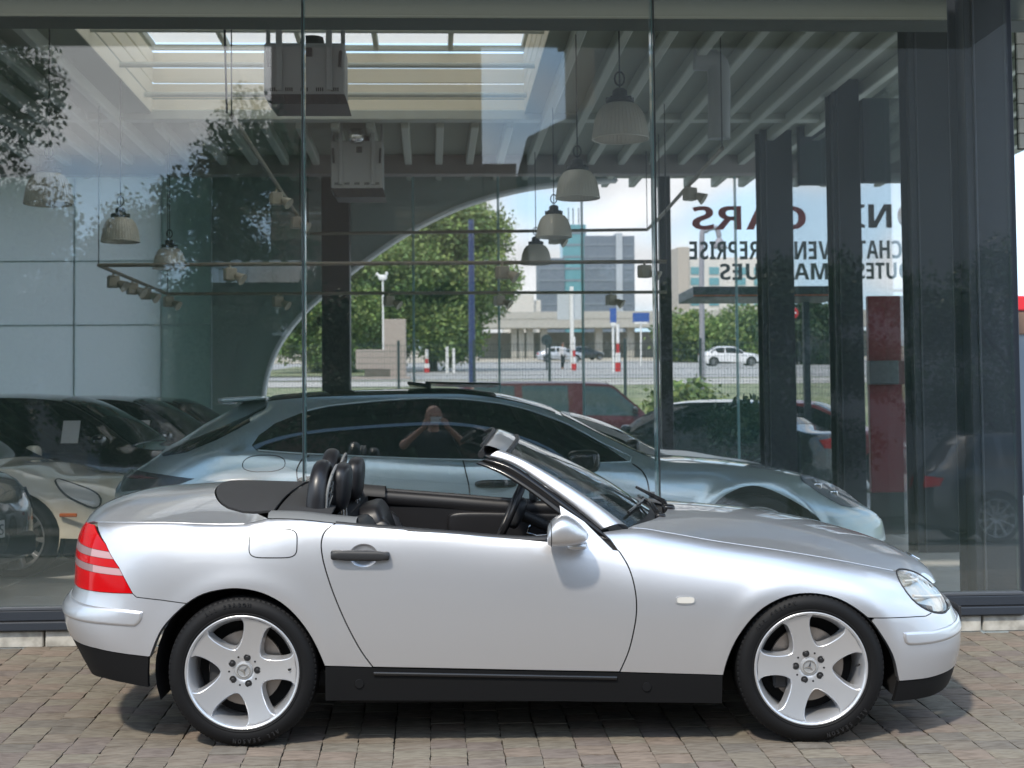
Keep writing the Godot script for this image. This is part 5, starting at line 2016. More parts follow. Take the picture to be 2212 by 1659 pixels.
func make_fittings():
	bell_lamp(1340, 300, 122, "largest glass bell lamp, hanging right of the sky reflection")
	bell_lamp(1248, 428, 95, "glass bell lamp hanging second in the row before the sky")
	bell_lamp(1197, 512, 77, "small glass bell lamp hanging before the pale sky")
	bell_lamp(1158, 570, 66, "smallest glass bell lamp, last in the row before the tower")
	bell_lamp(105, 440, 104, "glass bell lamp hanging before the bright end of the teal wall")
	bell_lamp(260, 522, 82, "glass bell lamp in the middle of the row before the teal wall")
	bell_lamp(366, 580, 70, "small glass bell lamp over the corner of the lower light track")
	heater(577, 748, 108, 238, 12.6, "big grey unit heater hanging under the skylight")
	heater(717, 829, 312, 432, 19.0, "grey-brown unit heater hanging before the rear beam")
	var yA := bd(1000, 500, 21.0).y
	var onA := func(px: float, py: float) -> Vector3:
		var inv := TB.affine_inverse()
		var o := inv * EYE
		var r := inv.basis * (Basis(Vector3.UP, YAW) * ray(px, py))
		return o + r * ((yA - o.y) / r.y)
	track([onA.call(500, 250), onA.call(648, 474), onA.call(665, 505), onA.call(1398, 496), onA.call(1425, 470), onA.call(1560, 320)], "upper suspended light track looping in front of the rear glazing", [onA.call(597, 408), onA.call(640, 462), onA.call(1197, 499), onA.call(1490, 398)])
	var yB := bd(1000, 632, 21.0).y
	var onB := func(px: float, py: float) -> Vector3:
		var inv := TB.affine_inverse()
		var o := inv * EYE
		var r := inv.basis * (Basis(Vector3.UP, YAW) * ray(px, py))
		return o + r * ((yB - o.y) / r.y)
	track([onB.call(1440, 565), onB.call(213, 573), onB.call(362, 635), onB.call(1440, 631)], "lower suspended light track with a row of small spotlights", [onB.call(245, 588), onB.call(286, 604), onB.call(316, 616), onB.call(364, 634), onB.call(600, 634), onB.call(840, 633), onB.call(1078, 632), onB.call(1320, 631), onB.call(497, 571), onB.call(1085, 567), onB.call(1392, 565)])
	var gl := bd(770, 295, 18.8)
	var wl := MB.new()
	blob(wl, Vector3.ZERO, Vector3(0.2, 0.2, 0.2))
	bone_(wl, "globe_lamp", M.chrome, "round silvery globe lamp above the rear unit heater", "lamp", "", gl)
	# duct on the right
	var du := MB.new()
	var d0 := bd(1500, 128, 15.0)
	var d1 := bd(1545, 135, 15.0)
	var d2 := bd(1553, 180, 15.0)
	var d3 := bd(1553, 300, 15.0)
	du.tube(smooth_line([d0, d1, d2, d3], 6), 0.11, 14)
	bone_(du, "air_duct", M.heater_grey, "bent pale metal duct under the ceiling right of the bell lamps", "duct")
	# the hanging cable seen in the upper part
	var ca := MB.new()
	ca.tube([bd(483, -20, 10.2), bd(490, 245, 10.2)], 0.008, 6)
	bone_(ca, "hanging_cable", M.black_plastic, "thin dark cable hanging before the skylight left of the heater", "cable")

# ---------------------------------------------------------------- the grey estate car right behind the glass
func make_estate():
	var mid := bd(1084, 1000, 10.75)
	var T := TB * Transform3D(Basis.IDENTITY, Vector3(mid.x, FLOOR, -0.85 - 0.965))
	var fr := LEVEL.affine_inverse() * T
	var L := func(px: float, py: float, z: float) -> Vector3: return px_local(Vector2(px, py), z, fr)
	var c := {"xf": 1.45, "xr": -1.5, "nf": 3.0, "nr": 3.6, "y0": 0.55, "tuck": 0.05, "p": 2.4, "q": 0.5}
	c.front = [[0.1, 2.42], [0.3, 2.5]]
	for q in [[1917, 1168], [1914, 1148], [1908, 1123], [1892, 1099], [1848, 1072], [1797, 1043]]:
		var p: Vector3 = L.call(q[0], q[1], 0.35)
		c.front.append([p.y, p.x + 0.03])
	c.rear = [[0.1, -2.4], [0.3, -2.5]]
	for q in [[247, 1085], [246, 1066], [250, 1052], [262, 1034], [290, 1006], [345, 972]]:
		var p: Vector3 = L.call(q[0], q[1], 0.45)
		c.rear.append([p.y, p.x - 0.05])
	c.rear.append([1.3, -1.6])
	c.lf = 1.04
	c.lr = 1.04
	c.front_most = 2.5
	c.rear_most = -2.5
	c.seam = []
	for q in [[262, 1036, 0.82], [290, 1008, 0.8], [345, 972, 0.74], [400, 940, 0.68], [460, 906, 0.62], [510, 880, 0.58], [560, 870, 0.57], [655, 860, 0.58], [768, 855, 0.585], [930, 851, 0.585], [1012, 853, 0.58], [1110, 868, 0.58], [1200, 893, 0.58], [1320, 950, 0.64], [1420, 993, 0.73], [1520, 1001, 0.78], [1640, 1012, 0.79], [1728, 1026, 0.79], [1797, 1046, 0.79], [1848, 1075, 0.79], [1892, 1103, 0.79]]:
		var p: Vector3 = L.call(q[0], q[1], q[2] * (0.75 if q[0] > 1800 or q[0] < 280 else 1.0))
		c.seam.append([p.x, p.y, q[2]])
	c.seam.append([c.seam[-1][0] + 0.06, c.seam[-1][1] - 0.08, 0.78])
	c.seam.push_front([c.seam[0][0] - 0.05, c.seam[0][1] - 0.06, 0.8])
	c.crown = []
	for s in c.seam: c.crown.append([s[0], s[1] + (0.045 if s[1] > 1.1 else 0.03)])
	c.belt = []
	for q in [[300, 1003, 0.80], [345, 990, 0.85], [470, 968, 0.88], [560, 978, 0.90], [800, 990, 0.91], [1100, 998, 0.91], [1365, 1003, 0.87], [1440, 998, 0.77], [1520, 1000, 0.78]]:
		var p: Vector3 = L.call(q[0], q[1], q[2])
		c.belt.append([p.x, p.y, q[2]])
	c.wide = [[-2.5, 0.95], [0.0, 0.965], [2.5, 0.955]]
	var fa: Vector3 = L.call(1638, 1200, 0.95)
	var ax_f := fa.x
	var ax_r := ax_f - 2.95
	c.arches = [[ax_f, 0.36, 0.43, 0.02], [ax_r, 0.36, 0.43, 0.02]]
	var car := thing("estate_car", "grey-blue estate car with tinted windows behind the glass front", "car")
	car.transform = T
	var uF: float = c.xf + c.lf * PI / 2
	var uR: float = c.xr - c.lr * PI / 2
	var win := Q(0, [544, 963, 560, 940, 582, 924.5, 615, 907, 651, 893, 710, 880, 768, 873.5, 850, 866.5, 928, 863, 1012, 866, 1080, 874, 1139, 887, 1222, 917, 1300, 959, 1360, 1000, 1100, 997, 900, 993, 651, 982, 557, 975])
	var hatch := Q(0, [350, 974, 400, 944, 462, 905, 478, 890, 520, 880, 550, 877, 541, 912, 500, 934, 469, 950, 400, 978, 352, 986])
	var body := MB.new()
	for side in [1.0, -1.0]:
		var o := PackedVector2Array()
		o.append(Vector2(uR, 0.3))
		for ax in [ax_r, ax_f]:
			for j in 25:
				var a := PI - PI * j / 24.0
				var p: Vector2 = Vector2(ax, 0.36) + Vector2(cos(a), sin(a)) * 0.41
				if j == 0 or j == 24: o.append(Vector2(p.x if p.x < c.xf else c.xf + c.lf * asin(clampf((p.x - c.xf) / 1.05, 0, 1)), 0.2))
				o.append(p if p.x < c.xf else Vector2(c.xf + c.lf * asin(clampf((p.x - c.xf) / 1.05, 0, 1)), p.y))
		o.append(Vector2(uF, 0.25))
		for j in 81:
			var u := lerpf(uF, uR, j / 80.0)
			o.append(Vector2(u, maxf(seam_pt(c, u).y, 0.5)))
		join(body, side_panel(c, o, side, 0.0, 0.0, 0.0, 0.045))
	join(body, top_panel(c, PackedVector2Array([Vector2(uR + 0.01, -1), Vector2(uF - 0.01, -1), Vector2(uF - 0.01, 1), Vector2(uR + 0.01, 1)]), 0.0, 0.0, 0.0, 0.06))
	var bo := add(body, "body", M.estate_paint, car)
	var roof0: float = c.seam[7][0]
	var roof1: float = c.seam[13][0]
	add(top_panel(c, PackedVector2Array([Vector2(roof0 - 0.3, -0.97), Vector2(roof1, -0.97), Vector2(roof1, 0.97), Vector2(roof0 - 0.3, 0.97)]), 0.0, 0.004, 0.005, 0.07), "glass_roof", M.tint_glass, car)
	add(top_panel(c, PackedVector2Array([Vector2(roof1 + 0.05, -0.92), Vector2(c.seam[15][0] - 0.03, -0.94), Vector2(c.seam[15][0] - 0.03, 0.94), Vector2(roof1 + 0.05, 0.92)]), 0.0, 0.004, 0.005, 0.07), "windscreen", M.tint_glass, car)
	add(top_panel(c, PackedVector2Array([Vector2(c.seam[3][0], -0.97), Vector2(c.seam[6][0] - 0.05, -0.97), Vector2(c.seam[6][0] - 0.05, 0.97), Vector2(c.seam[3][0], 0.97)]), 0.0, 0.004, 0.005, 0.07), "rear_window", M.tint_glass, car)
	var df := MB.new()
	var d0: Vector3 = L.call(886, 838, 0.5)
	df.box(Vector3(d0.x + 0.06, d0.y + 0.025, 0), Vector3(0.16, 0.02, 0.95), Basis(Vector3(0, 0, 1), -0.12), 0.006)
	df.box(Vector3(d0.x + 0.35, d0.y + 0.03, 0), Vector3(0.5, 0.012, 0.95), Basis(Vector3(0, 0, 1), -0.03), 0.004)
	add(df, "sunroof_deflector", M.black_gloss, car)
	var sp := MB.new()
	var s0: Vector3 = L.call(470, 866, 0.45)
	blob(sp, Vector3(s0.x + 0.14, s0.y + 0.01, 0), Vector3(0.32, 0.04, 1.0), Basis(Vector3(0, 0, 1), 0.05), 0.4)
	add(sp, "roof_spoiler", M.estate_paint, car)
	for side in [1.0, -1.0]:
		var wp := uys(c, win, fr)
		var wo := add(side_panel(c, wp, side, 0.0, 0.004, 0.004, 0.05), "side_window", M.tint_glass, car)
		var tr := MB.new()
		var pts := []
		for k in 15: pts.append(side_pt(c, wp[k].x, wp[k].y, side) + Vector3(0, 0.008, side * 0.006))
		tr.tube(smooth_line(pts, 3), 0.006, 6)
		add(tr, "window_trim", M.estate_paint, wo)
		add(side_panel(c, uys(c, hatch, fr), side, 0.0, 0.004, 0.005, 0.05), "rear_quarter_glass", M.tint_glass, car)
		for line in [Q(0, [972, 930, 985, 960, 999, 992, 1006, 1020, 1012, 1046, 1016, 1075]), Q(0, [1366, 1002, 1385, 1015, 1397, 1035, 1402, 1060, 1404, 1085]), Q(0, [668, 985, 655, 990, 645, 1005, 641, 1020, 645, 1045, 655, 1070])]:
			var dl := MB.new()
			var lp := []
			for q in smooth_line(line, 3):
				var p := uy(c, q, fr)
				lp.append(side_pt(c, p.x, p.y, side) + Vector3(0, 0, side * 0.002))
			dl.tube(lp, 0.0045, 5)
			add(dl, "door_joint", M.black, bo)
		for q in [[1071, 1045], [690, 1037]]:
			var p := uy(c, Vector2(q[0], q[1]), fr)
			var hh := MB.new()
			blob(hh, side_pt(c, p.x, p.y, side) + Vector3(0, 0, side * 0.015), Vector3(0.27, 0.055, 0.05), Basis.IDENTITY, 0.7)
			add(hh, "door_handle", M.black_gloss, bo)
			var cu := MB.new()
			blob(cu, side_pt(c, p.x, p.y - 0.015, side), Vector3(0.17, 0.1, 0.012), Basis.IDENTITY, 0.9)
			add(cu, "handle_cup", M.estate_paint, bo)
		if side > 0:
			var fp := []
			var fc := uy(c, Vector2(569, 1001), fr)
			for k in 33:
				var a := TAU * k / 32
				var p := fc + Vector2(spow(cos(a), 0.8) * 0.14, spow(sin(a), 0.8) * 0.053)
				fp.append(side_pt(c, p.x, p.y, side) + Vector3(0, 0, 0.001))
			var fm := MB.new()
			fm.tube(fp, 0.0028, 5, false)
			add(fm, "fuel_flap_joint", M.black, bo)
		var hl := uys(c, smooth_line(Q(0, [1728, 1027, 1745, 1026, 1797, 1046, 1840, 1074, 1856, 1094, 1818, 1092, 1764, 1061, 1735, 1040]), 2, true), fr)
		var ho := add(side_panel(c, hl, side, 0.0, 0.006, 0.004, 0.04), "headlight", M.lamp_dark, car)
		for q in [[1765, 1050], [1800, 1066]]:
			var p := uy(c, Vector2(q[0], q[1]), fr)
			var lm := MB.new()
			blob(lm, side_pt(c, p.x, p.y, side) + Vector3(0, 0, -side * 0.005), Vector3(0.06, 0.05, 0.05))
			add(lm, "lamp_unit", M.chrome, ho)
		var tl := uys(c, Q(0, [264, 1013, 300, 1017, 350, 1025, 420, 1034, 388, 1046, 330, 1056, 264, 1062]), fr)
		var to := add(side_panel(c, tl, side, 0.0, 0.006, 0.005, 0.04), "tail_light", M.black_gloss, car)
		var tl2 := uys(c, Q(0, [275, 1026, 310, 1029, 345, 1034, 310, 1035, 275, 1033]), fr)
		add(side_panel(c, tl2, side, 0.0, 0.003, 0.009, 0.04), "red_strip", M.lens_dark_red, to)
		var mi := Node3D.new()
		mi.name = "door_mirror"
		car.add_child(mi, true)
		var mp: Vector3 = L.call(1258, 997, 1.05)
		var mm := MB.new()
		blob(mm, Vector3(mp.x, mp.y, side * 1.06), Vector3(0.22, 0.15, 0.2), Basis.IDENTITY, 0.6)
		add(mm, "mirror_shell", M.black_gloss, mi)
		add(boxm(Vector3(0.1, 0.03, 0.16), 0.01, Vector3(mp.x + 0.02, mp.y - 0.06, side * 0.95)), "mirror_arm", M.black_gloss, mi)
		for ax in [ax_r, ax_f]:
			arch_liner(car, Vector3(ax, 0.36, 0), side, 0.43, 0.5, 0.86, M.black)
			make_wheel(car, Vector3(ax, 0.355, side * 0.83), side, 0.355, 0.3, 1, M.wheel_grey)
		add(side_panel(c, uys(c, Q(0, [1403, 1062, 1414, 1062, 1416, 1085, 1404, 1086]), fr), side, 0.0, 0.003, 0.003, 0.05), "side_vent", M.black, bo)
	add(boxm(Vector3(4.2, 0.2, 1.3), 0.02, Vector3(0, 0.26, 0)), "underbody", M.black, car)
	add(boxm(Vector3(0.12, 0.16, 1.2), 0.03, Vector3(2.42, 0.36, 0)), "lower_grille", M.black, car)

func make_other_cars():
	# white sports car
	var k := {"L": 4.4, "H": 1.27, "W": 0.885, "ax_f": 1.18, "ax_r": -1.17, "fo": 0.95, "ro": 1.05, "hh": 0.88, "hn": 0.66, "ht": 0.82, "belt": 0.84, "rg0": -1.75, "rg1": -0.45, "ws1": 0.12, "ws0": 0.9, "R": 0.32, "pillars": [-0.75, -0.2, -0.12, 0.68], "doors": [-0.35], "lamp": [1.75, 0.66, 0.17, 0.075, -0.45], "slope": 0.7, "cell": 0.06, "mirror": "cream_white"}
	var p := bd(72, 1150, 12.1)
	var w := generic_car(k, "sports_car", M.cream_white, "cream white sports car with oval headlights in the showroom", TB * Transform3D(Basis(Vector3.UP, -0.12), Vector3(p.x - 1.18, FLOOR, p.z - 0.85)))
	var ind := MB.new()
	ind.box(Vector3(1.62, 0.5, 0.885), Vector3(0.14, 0.03, 0.02), Basis.IDENTITY, 0.006)
	blob(ind, Vector3(1.95, 0.52, 0.63), Vector3(0.2, 0.06, 0.16), Basis(Vector3.UP, -0.6), 0.6)
	add(ind, "indicator", M.amber, w)
	# black car low at the left, nose towards the street
	var s := sedan()
	s.merge({"lamp": [2.1, 0.68, 0.12, 0.07, 0.0], "cell": 0.08}, true)
	var q := bd(-112, 1200, 10.0)
	var t := -0.4
	var bb := Basis(Vector3.UP, t)
	var o := generic_car(s, "saloon_car", M.black_paint, "glossy black car with a plate on its nose, low beside the white sports car", TB * Transform3D(bb, Vector3(q.x, FLOOR, q.z) - bb * Vector3(2.2, 0, 0.35)))
	var pl := add(boxm(Vector3(0.012, 0.12, 0.5), 0.003, Vector3(2.262, 0.5, 0.12)), "number_plate", M.plate_white, o)
	add(boxm(Vector3(0.012, 0.1, 0.2), 0.002, Vector3(2.265, 0.5, 0.26)), "plate_red", M.maroon_panel, pl)
	var tm := TextMesh.new()
	tm.text = "CARS"
	tm.font_size = 16
	tm.pixel_size = 0.006
	tm.depth = 0.004
	var te := add(tm, "plate_lettering", M.letter_dark, pl)
	te.transform = Transform3D(Basis(Vector3.UP, PI / 2), Vector3(2.27, 0.5, 0.0))
	# dark cars in a row
	var n := 0
	for e in [[330, 955, 14.6, "black saloon with a paper sheet in its side window"], [455, 930, 17.0, "black saloon standing second behind the white sports car"], [520, 925, 19.2, "black saloon parked nearest the teal panel wall"]]:
		var sd := sedan()
		sd.merge({"H": 1.5 + 0.02 * n, "cell": 0.1}, true)
		var c := bd(e[0], e[1], e[2])
		var car := generic_car(sd, "saloon_car", M.black_paint, e[3], TB * Transform3D(Basis(Vector3.UP, -0.1), Vector3(c.x - 1.0, FLOOR, c.z - 0.5)), "dark cars in a row before the teal wall")
		var sh := MB.new()
		sh.box(Vector3(0.4, 1.13, 0.83), Vector3(0.16, 0.22, 0.004), Basis(Vector3.RIGHT, -0.35))
		var so := add(sh, "paper_sheet", M.plate_white, car)
		n += 1
	# van and cars in the yard behind
	var v := suv()
	v.merge({"H": 1.95, "W": 0.96, "hh": 1.25, "hn": 1.0, "ht": 1.2, "belt": 1.25, "rg0": -2.35, "rg1": -2.2, "ws1": 0.95, "ws0": 1.7, "ax_f": 1.55, "ax_r": -1.55, "fo": 0.9, "ro": 0.95, "pillars": [-1.9, -0.9, -0.75, 0.15, 0.45, 1.5], "doors": [0.3], "category": "van", "glass": "van_glass", "cell": 0.12}, true)
	var pv := bd(1478, 950, 30.0)
	generic_car(v, "parked_van", M.maroon_paint, "maroon van parked in the yard behind the showroom", TB * Transform3D(Basis.IDENTITY, Vector3(pv.x - 2.4, FLOOR, pv.z - 0.9)))
	var far := sedan()
	far.merge({"cell": 0.14}, true)
	var a := bd(1500, 960, 24.0)
	generic_car(far, "yard_car", M.black_paint, "black car parked in the yard behind the slim dark column", TB * Transform3D(Basis(Vector3.UP, 2.6), Vector3(a.x, FLOOR, a.z)))
	a = bd(1640, 960, 27.0)
	generic_car(far, "yard_car", M.white_car, "white car in the yard behind the dark round bush", TB * Transform3D(Basis(Vector3.UP, 0.5), Vector3(a.x, FLOOR, a.z)))
	a = bd(1740, 960, 25.5)
	generic_car(far, "yard_car", M.red_paint, "red car in the yard seen between the entrance columns", TB * Transform3D(Basis(Vector3.UP, -0.4), Vector3(a.x, FLOOR, a.z)))
	# hood of another car inside, behind the estate car
	a = bd(1500, 1000, 13.6)
	var wc := sedan()
	wc.merge({"H": 1.3, "hh": 0.9, "hn": 0.7, "belt": 0.86, "ht": 0.9, "cell": 0.09}, true)
	generic_car(wc, "coupe_car", M.silver_pale, "silver coupe with a long bonnet behind the estate car", TB * Transform3D(Basis(Vector3.UP, -0.05), Vector3(a.x - 1.3, FLOOR, a.z - 0.4)))

# ---------------------------------------------------------------- the street behind the showroom
func ground_sheet(called: String, m: Material, x0: float, x1: float, d0: float, d1: float, y: float):
	var mb := MB.new()
	mb.quad(Vector3(x0, y, 8.86 - d0), Vector3(x1, y, 8.86 - d0), Vector3(x1, y, 8.86 - d1), Vector3(x0, y, 8.86 - d1))
	return struct(mb, called, m)

func pole_at(px: float, base_y: float) -> Vector3:
	return on_ground(px, base_y)

func make_outdoors():
	var yard := MB.new()
	yard.box(Vector3(0, FLOOR - 0.12, -27.0), Vector3(120, 0.2, 26.0))
	bstruct(yard, "yard", M.asphalt)
	var bank := MB.new()
	bank.quad(Vector3(-80, -1.75, -27), Vector3(80, -1.75, -27), Vector3(80, 0.0, -39), Vector3(-80, 0.0, -39))
	struct(bank, "grass_bank", M.grass)
	ground_sheet("lawn", M.grass, -150, 150, 47.8, 900, -0.02)
	ground_sheet("pavement_far", M.pale_paving, -150, 150, 64, 74, 0.0)
	ground_sheet("street", M.road_pale, -300, 300, 76, 190, 0.004)
	ground_sheet("verge", M.tan_gravel, -400, 400, 150, 420, 0.012)
	ground_sheet("traffic_island", M.grass, -11, -3.6, 84, 125, 0.05)
	# road markings
	var mk_ := Node3D.new()
	mk_.name = "road_markings"
	mk_.set_meta("kind", "structure")
	add_child(mk_)
	for k in 9:
		add(boxm(Vector3(2.6, 0.004, 0.5), 0, Vector3(6 + k * 4.5, 0.012, 8.86 - 100 - k * 1.5)), "marking", M.white_paint, mk_)
	# wire fence
	var f := thing("wire_fence", "green wire mesh fence on dark posts beyond the yard", "fence")
	var dF := 50.0
	for k in range(-3, 11):
		var b := on_ground(861.5 + (k - 1) * 163.0, 857)
		add(boxm(Vector3(0.09, 1.87, 0.06), 0.006, b + Vector3(0, 0.93, 0)), "post", M.fence_dark, f)
	var b0 := on_ground(861.5 - 4 * 163.0, 857)
	var b1 := on_ground(861.5 + 9 * 163.0, 857)
	var wm := MB.new()
	var nw := 330
	for k in nw:
		var p := b0.lerp(b1, float(k) / nw)
		wm.box(p + Vector3(0, 0.9, 0), Vector3(0.01, 1.75, 0.01))
	for k in 9: wm.box((b0 + b1) / 2 + Vector3(0, 0.1 + k * 0.2, 0), Vector3((b1 - b0).length(), 0.012, 0.012), Basis(Vector3.UP, atan2(-(b1 - b0).z, (b1 - b0).x)))
	var wo := add(wm, "wire_mesh", M.fence_dark, f)
	wo.set_meta("kind", "stuff")
	# monument
	var m0 := on_ground(854, 818)
	var mo := thing("stone_monument", "pinkish stone monument with a tall slab and a low block", "monument", "", Transform3D(Basis.IDENTITY, m0))
	add(boxm(Vector3(1.12, 3.05, 0.9), 0.03, Vector3(0, 1.52, 0)), "tall_slab", M.stone_pink, mo)
	add(boxm(Vector3(1.5, 1.0, 0.9), 0.03, Vector3(-1.25, 1.0, 0.02)), "low_block", M.stone_pink, mo)
	add(boxm(Vector3(1.3, 0.5, 0.8), 0.03, Vector3(-0.9, 0.25, 0.1)), "foot", M.stone_dark, mo)
	add(boxm(Vector3(3.0, 0.12, 1.6), 0.02, Vector3(-0.7, 0.05, 0.2)), "step", M.stone_pink, mo)
	# weathercock on a pole
	var wc := on_ground(826, 812)
	var wk := thing("weathercock", "white cockerel figure on a slim pole above the monument", "weathercock", "", Transform3D(Basis.IDENTITY, wc + Vector3(0, 0, -2)))
	var wp := MB.new()
	wp.tube([Vector3.ZERO, Vector3(0, 5.4, 0)], 0.05, 8)
	add(wp, "pole", M.white_paint, wk)
	var wb := MB.new()
	blob(wb, Vector3(0, 5.6, 0), Vector3(0.5, 0.34, 0.2), Basis.IDENTITY, 0.9)
	blob(wb, Vector3(0.22, 5.82, 0), Vector3(0.16, 0.24, 0.12), Basis.IDENTITY, 0.9)
	wb.tube([Vector3(-0.15, 5.62, 0), Vector3(-0.35, 5.85, 0), Vector3(-0.45, 5.7, 0)], [0.1, 0.07, 0.02], 8)
	add(wb, "cockerel", M.white_paint, wk)
	# blue mast
	var bm := on_ground(1020, 826)
	var bt := MB.new()
	bt.tube([bm, bm + Vector3(0, 7.4, 0)], [0.16, 0.13], 14)
	one(bt, "blue_mast", M.blue_post, "tall blue mast beside the leafy tree", "mast")
	# posts striped red and white
	for q in [[922, 805, 1.45, "red and white marker post left of the white frame post"], [1240, 800, 2.2, "red and white marker post behind the white sign pole"], [1281, 772, 2.6, "tall red and white post before the flyover"], [1335, 803, 2.9, "tall red and white post under the blue sign"], [1557, 775, 2.9, "red and white post before the white car"], [1634, 770, 2.6, "red and white post right of the white car"]]:
		var b := on_ground(q[0], q[1])
		var t := thing("marker_post", q[3], "post", "red and white marker posts", Transform3D(Basis.IDENTITY, b))
		var nseg := 5
		for k in nseg:
			var y0: float = q[2] * k / nseg
			var hh: float = q[2] / nseg
			var seg := MB.new()
			seg.tube([Vector3(0, y0, 0), Vector3(0, y0 + hh, 0)], 0.17 if k < 2 else 0.1, 12)
			add(seg, "red_band" if k % 2 == 0 and k < 3 else "white_band", M.post_red if k % 2 == 0 and k < 3 else M.white_paint, t)
	for q in [[966, 806, 1.6, "white frame post on the pavement"], [980, 806, 1.5, "white frame post beside its twin"]]:
		var b := on_ground(q[0], q[1])
		one(boxm(Vector3(0.16, q[2], 0.12), 0.01, Vector3(0, q[2] / 2, 0)), "white_post", M.white_paint, q[3], "post", "white frame posts", b)
	# big sign on a white pole
	var sg := on_ground(1234, 798)
	var sn := thing("road_sign", "large pale road sign on a white pole seen from behind", "sign", "", Transform3D(Basis.IDENTITY, sg))
	add(boxm(Vector3(0.25, 5.6, 0.2), 0.02, Vector3(0.05, 2.8, 0.1)), "pole", M.white_paint, sn)
	add(boxm(Vector3(1.75, 1.95, 0.06), 0.01, Vector3(-0.05, 4.35, 0)), "board", M.sign_pale, sn)
	for q in [[1325, 805, 682, 14, 0.9, M.sign_blue, "small blue road sign on a striped post"], [1385, 790, 686, 36, 0.75, M.sign_blue, "wide blue road sign beside the flyover"], [1712, 800, 676, 14, 0.7, M.post_red, "red no entry sign with a white bar seen between columns"]]:
		var b := on_ground(q[0], q[1])
		var d := (LEVEL.affine_inverse() * b as Vector3).z * -1.0
		var top := at_depth(q[0], q[2], d)
		var t := thing("road_sign", q[6], "sign", "", Transform3D(Basis.IDENTITY, b))
		var w: float = q[3] * d / F
		var pm := MB.new()
		pm.tube([Vector3.ZERO, Vector3(0, top.y, 0)], 0.07, 8)
		add(pm, "pole", M.white_paint, t)
		if q[5] == M.post_red:
			var dm := MB.new()
			dm.lathe([[0.0, 0.03], [w * 0.9, 0.03], [w * 0.9, -0.03]], Vector3(0, top.y, 0.1), WHEEL_B, 24, true)
			add(dm, "disc", q[5], t)
			add(boxm(Vector3(w * 1.1, w * 0.3, 0.02), 0, Vector3(0, top.y, 0.145)), "white_bar", M.white_paint, t)
		else:
			add(boxm(Vector3(w, q[4], 0.06), 0.01, Vector3(0, top.y, 0.1)), "board", q[5], t)
			add(boxm(Vector3(w * 0.8, q[4] * 0.2, 0.02), 0, Vector3(0, top.y - q[4] * 0.55, 0.14)), "white_strip", M.white_paint, t)
	# round dark sign post
	var rs := on_ground(1181, 800)
	var rt := thing("road_sign", "dark round sign back on a thin post left of the pedestrian", "sign", "", Transform3D(Basis.IDENTITY, rs))
	var rm := MB.new()
	rm.tube([Vector3.ZERO, Vector3(0, 2.0, 0)], 0.06, 8)
	add(rm, "pole", M.fence_dark, rt)
	var rd := MB.new()
	rd.lathe([[0.0, 0.03], [0.36, 0.03], [0.36, -0.03], [0.0, -0.03]], Vector3(0, 2.0, 0), WHEEL_B, 24, true)
	add(rd, "disc", M.fence_dark, rt)
	# street lamp on the right
	var lp := on_ground(1518, 850)
	var lt := thing("street_lamp", "pale street lamp post with a hooked arm and bell head", "street lamp", "", Transform3D(Basis.IDENTITY, lp))
	var lm := MB.new()
	lm.tube(smooth_line([Vector3.ZERO, Vector3(0, 5.0, 0), Vector3(0.15, 5.5, 0), Vector3(0.5, 5.6, 0), Vector3(0.6, 5.3, 0)], 5), 0.09, 10)
	add(lm, "pole", M.lamp_post, lt)
	var lh := MB.new()
	lh.lathe([[0.05, 0.4], [0.12, 0.3], [0.3, 0.0], [0.0, 0.02]], Vector3(0.6, 4.9, 0), Basis.IDENTITY, 20)
	add(lh, "lamp_head", M.lamp_post, lt)
	# flyover
	var dV := 190.0
	var v0 := at_depth(1080, 692, dV)
	var v1 := at_depth(1760, 690, dV)
	var fy := thing("flyover", "long concrete flyover on pale piers across the street", "bridge", "", Transform3D(Basis.IDENTITY, Vector3(0, 0, v0.z)))
	add(boxm(Vector3(70, 1.1, 9), 0.05, Vector3((v0.x + v1.x) / 2 + 8, v0.y - 0.5, 0)), "deck", M.concrete, fy)
	add(boxm(Vector3(70, 0.9, 0.3), 0.03, Vector3((v0.x + v1.x) / 2 + 8, v0.y + 0.5, 4.4)), "parapet", M.concrete, fy)
	for px in [1110, 1122, 1142, 1172, 1290, 1358, 1560]:
		var p := at_depth(px, 700, dV)
		add(boxm(Vector3(0.9, v0.y - 1.0, 1.2), 0.03, Vector3(p.x, (v0.y - 1.0) / 2, 2)), "pier", M.concrete, fy)
	add(boxm(Vector3(60, v0.y - 1.5, 0.4), 0, Vector3((v0.x + v1.x) / 2 + 8, (v0.y - 1.5) / 2, -4)), "abutment_wall", M.concrete, fy)
	# towers
	var dT := 420.0
	var tw := thing("tower_block", "tall grey tower block with a glazed blue-green middle", "building", "", Transform3D(Basis.IDENTITY, Vector3(0, 0, at_depth(1260, 700, dT).z)))
	for q in [[1160, 1216, 560, M.tower_grey, 10.0, "wing"], [1212, 1262, 488, M.tower_glass, 9.0, "glazed_core"], [1258, 1330, 512, M.tower_grey, 10.0, "wing"], [1326, 1340, 506, M.tower_pale, 11.0, "stair_strip"], [1338, 1366, 512, M.tower_grey, 10.0, "wing"]]:
		var a := at_depth(q[0], q[2], dT)
		var b := at_depth(q[1], q[2], dT)
		add(boxm(Vector3(b.x - a.x, a.y, q[4]), 0.1, Vector3((a.x + b.x) / 2, a.y / 2, 0)), q[5], q[3], tw)
		if q[5] != "stair_strip":
			var nf := int(a.y / 3.2)
			for k in nf: add(boxm(Vector3(b.x - a.x + 0.1, 0.5, 0.2), 0, Vector3((a.x + b.x) / 2, 3.0 + k * 3.2, q[4] / 2 + 0.05)), "floor_band", M.tower_band, tw)
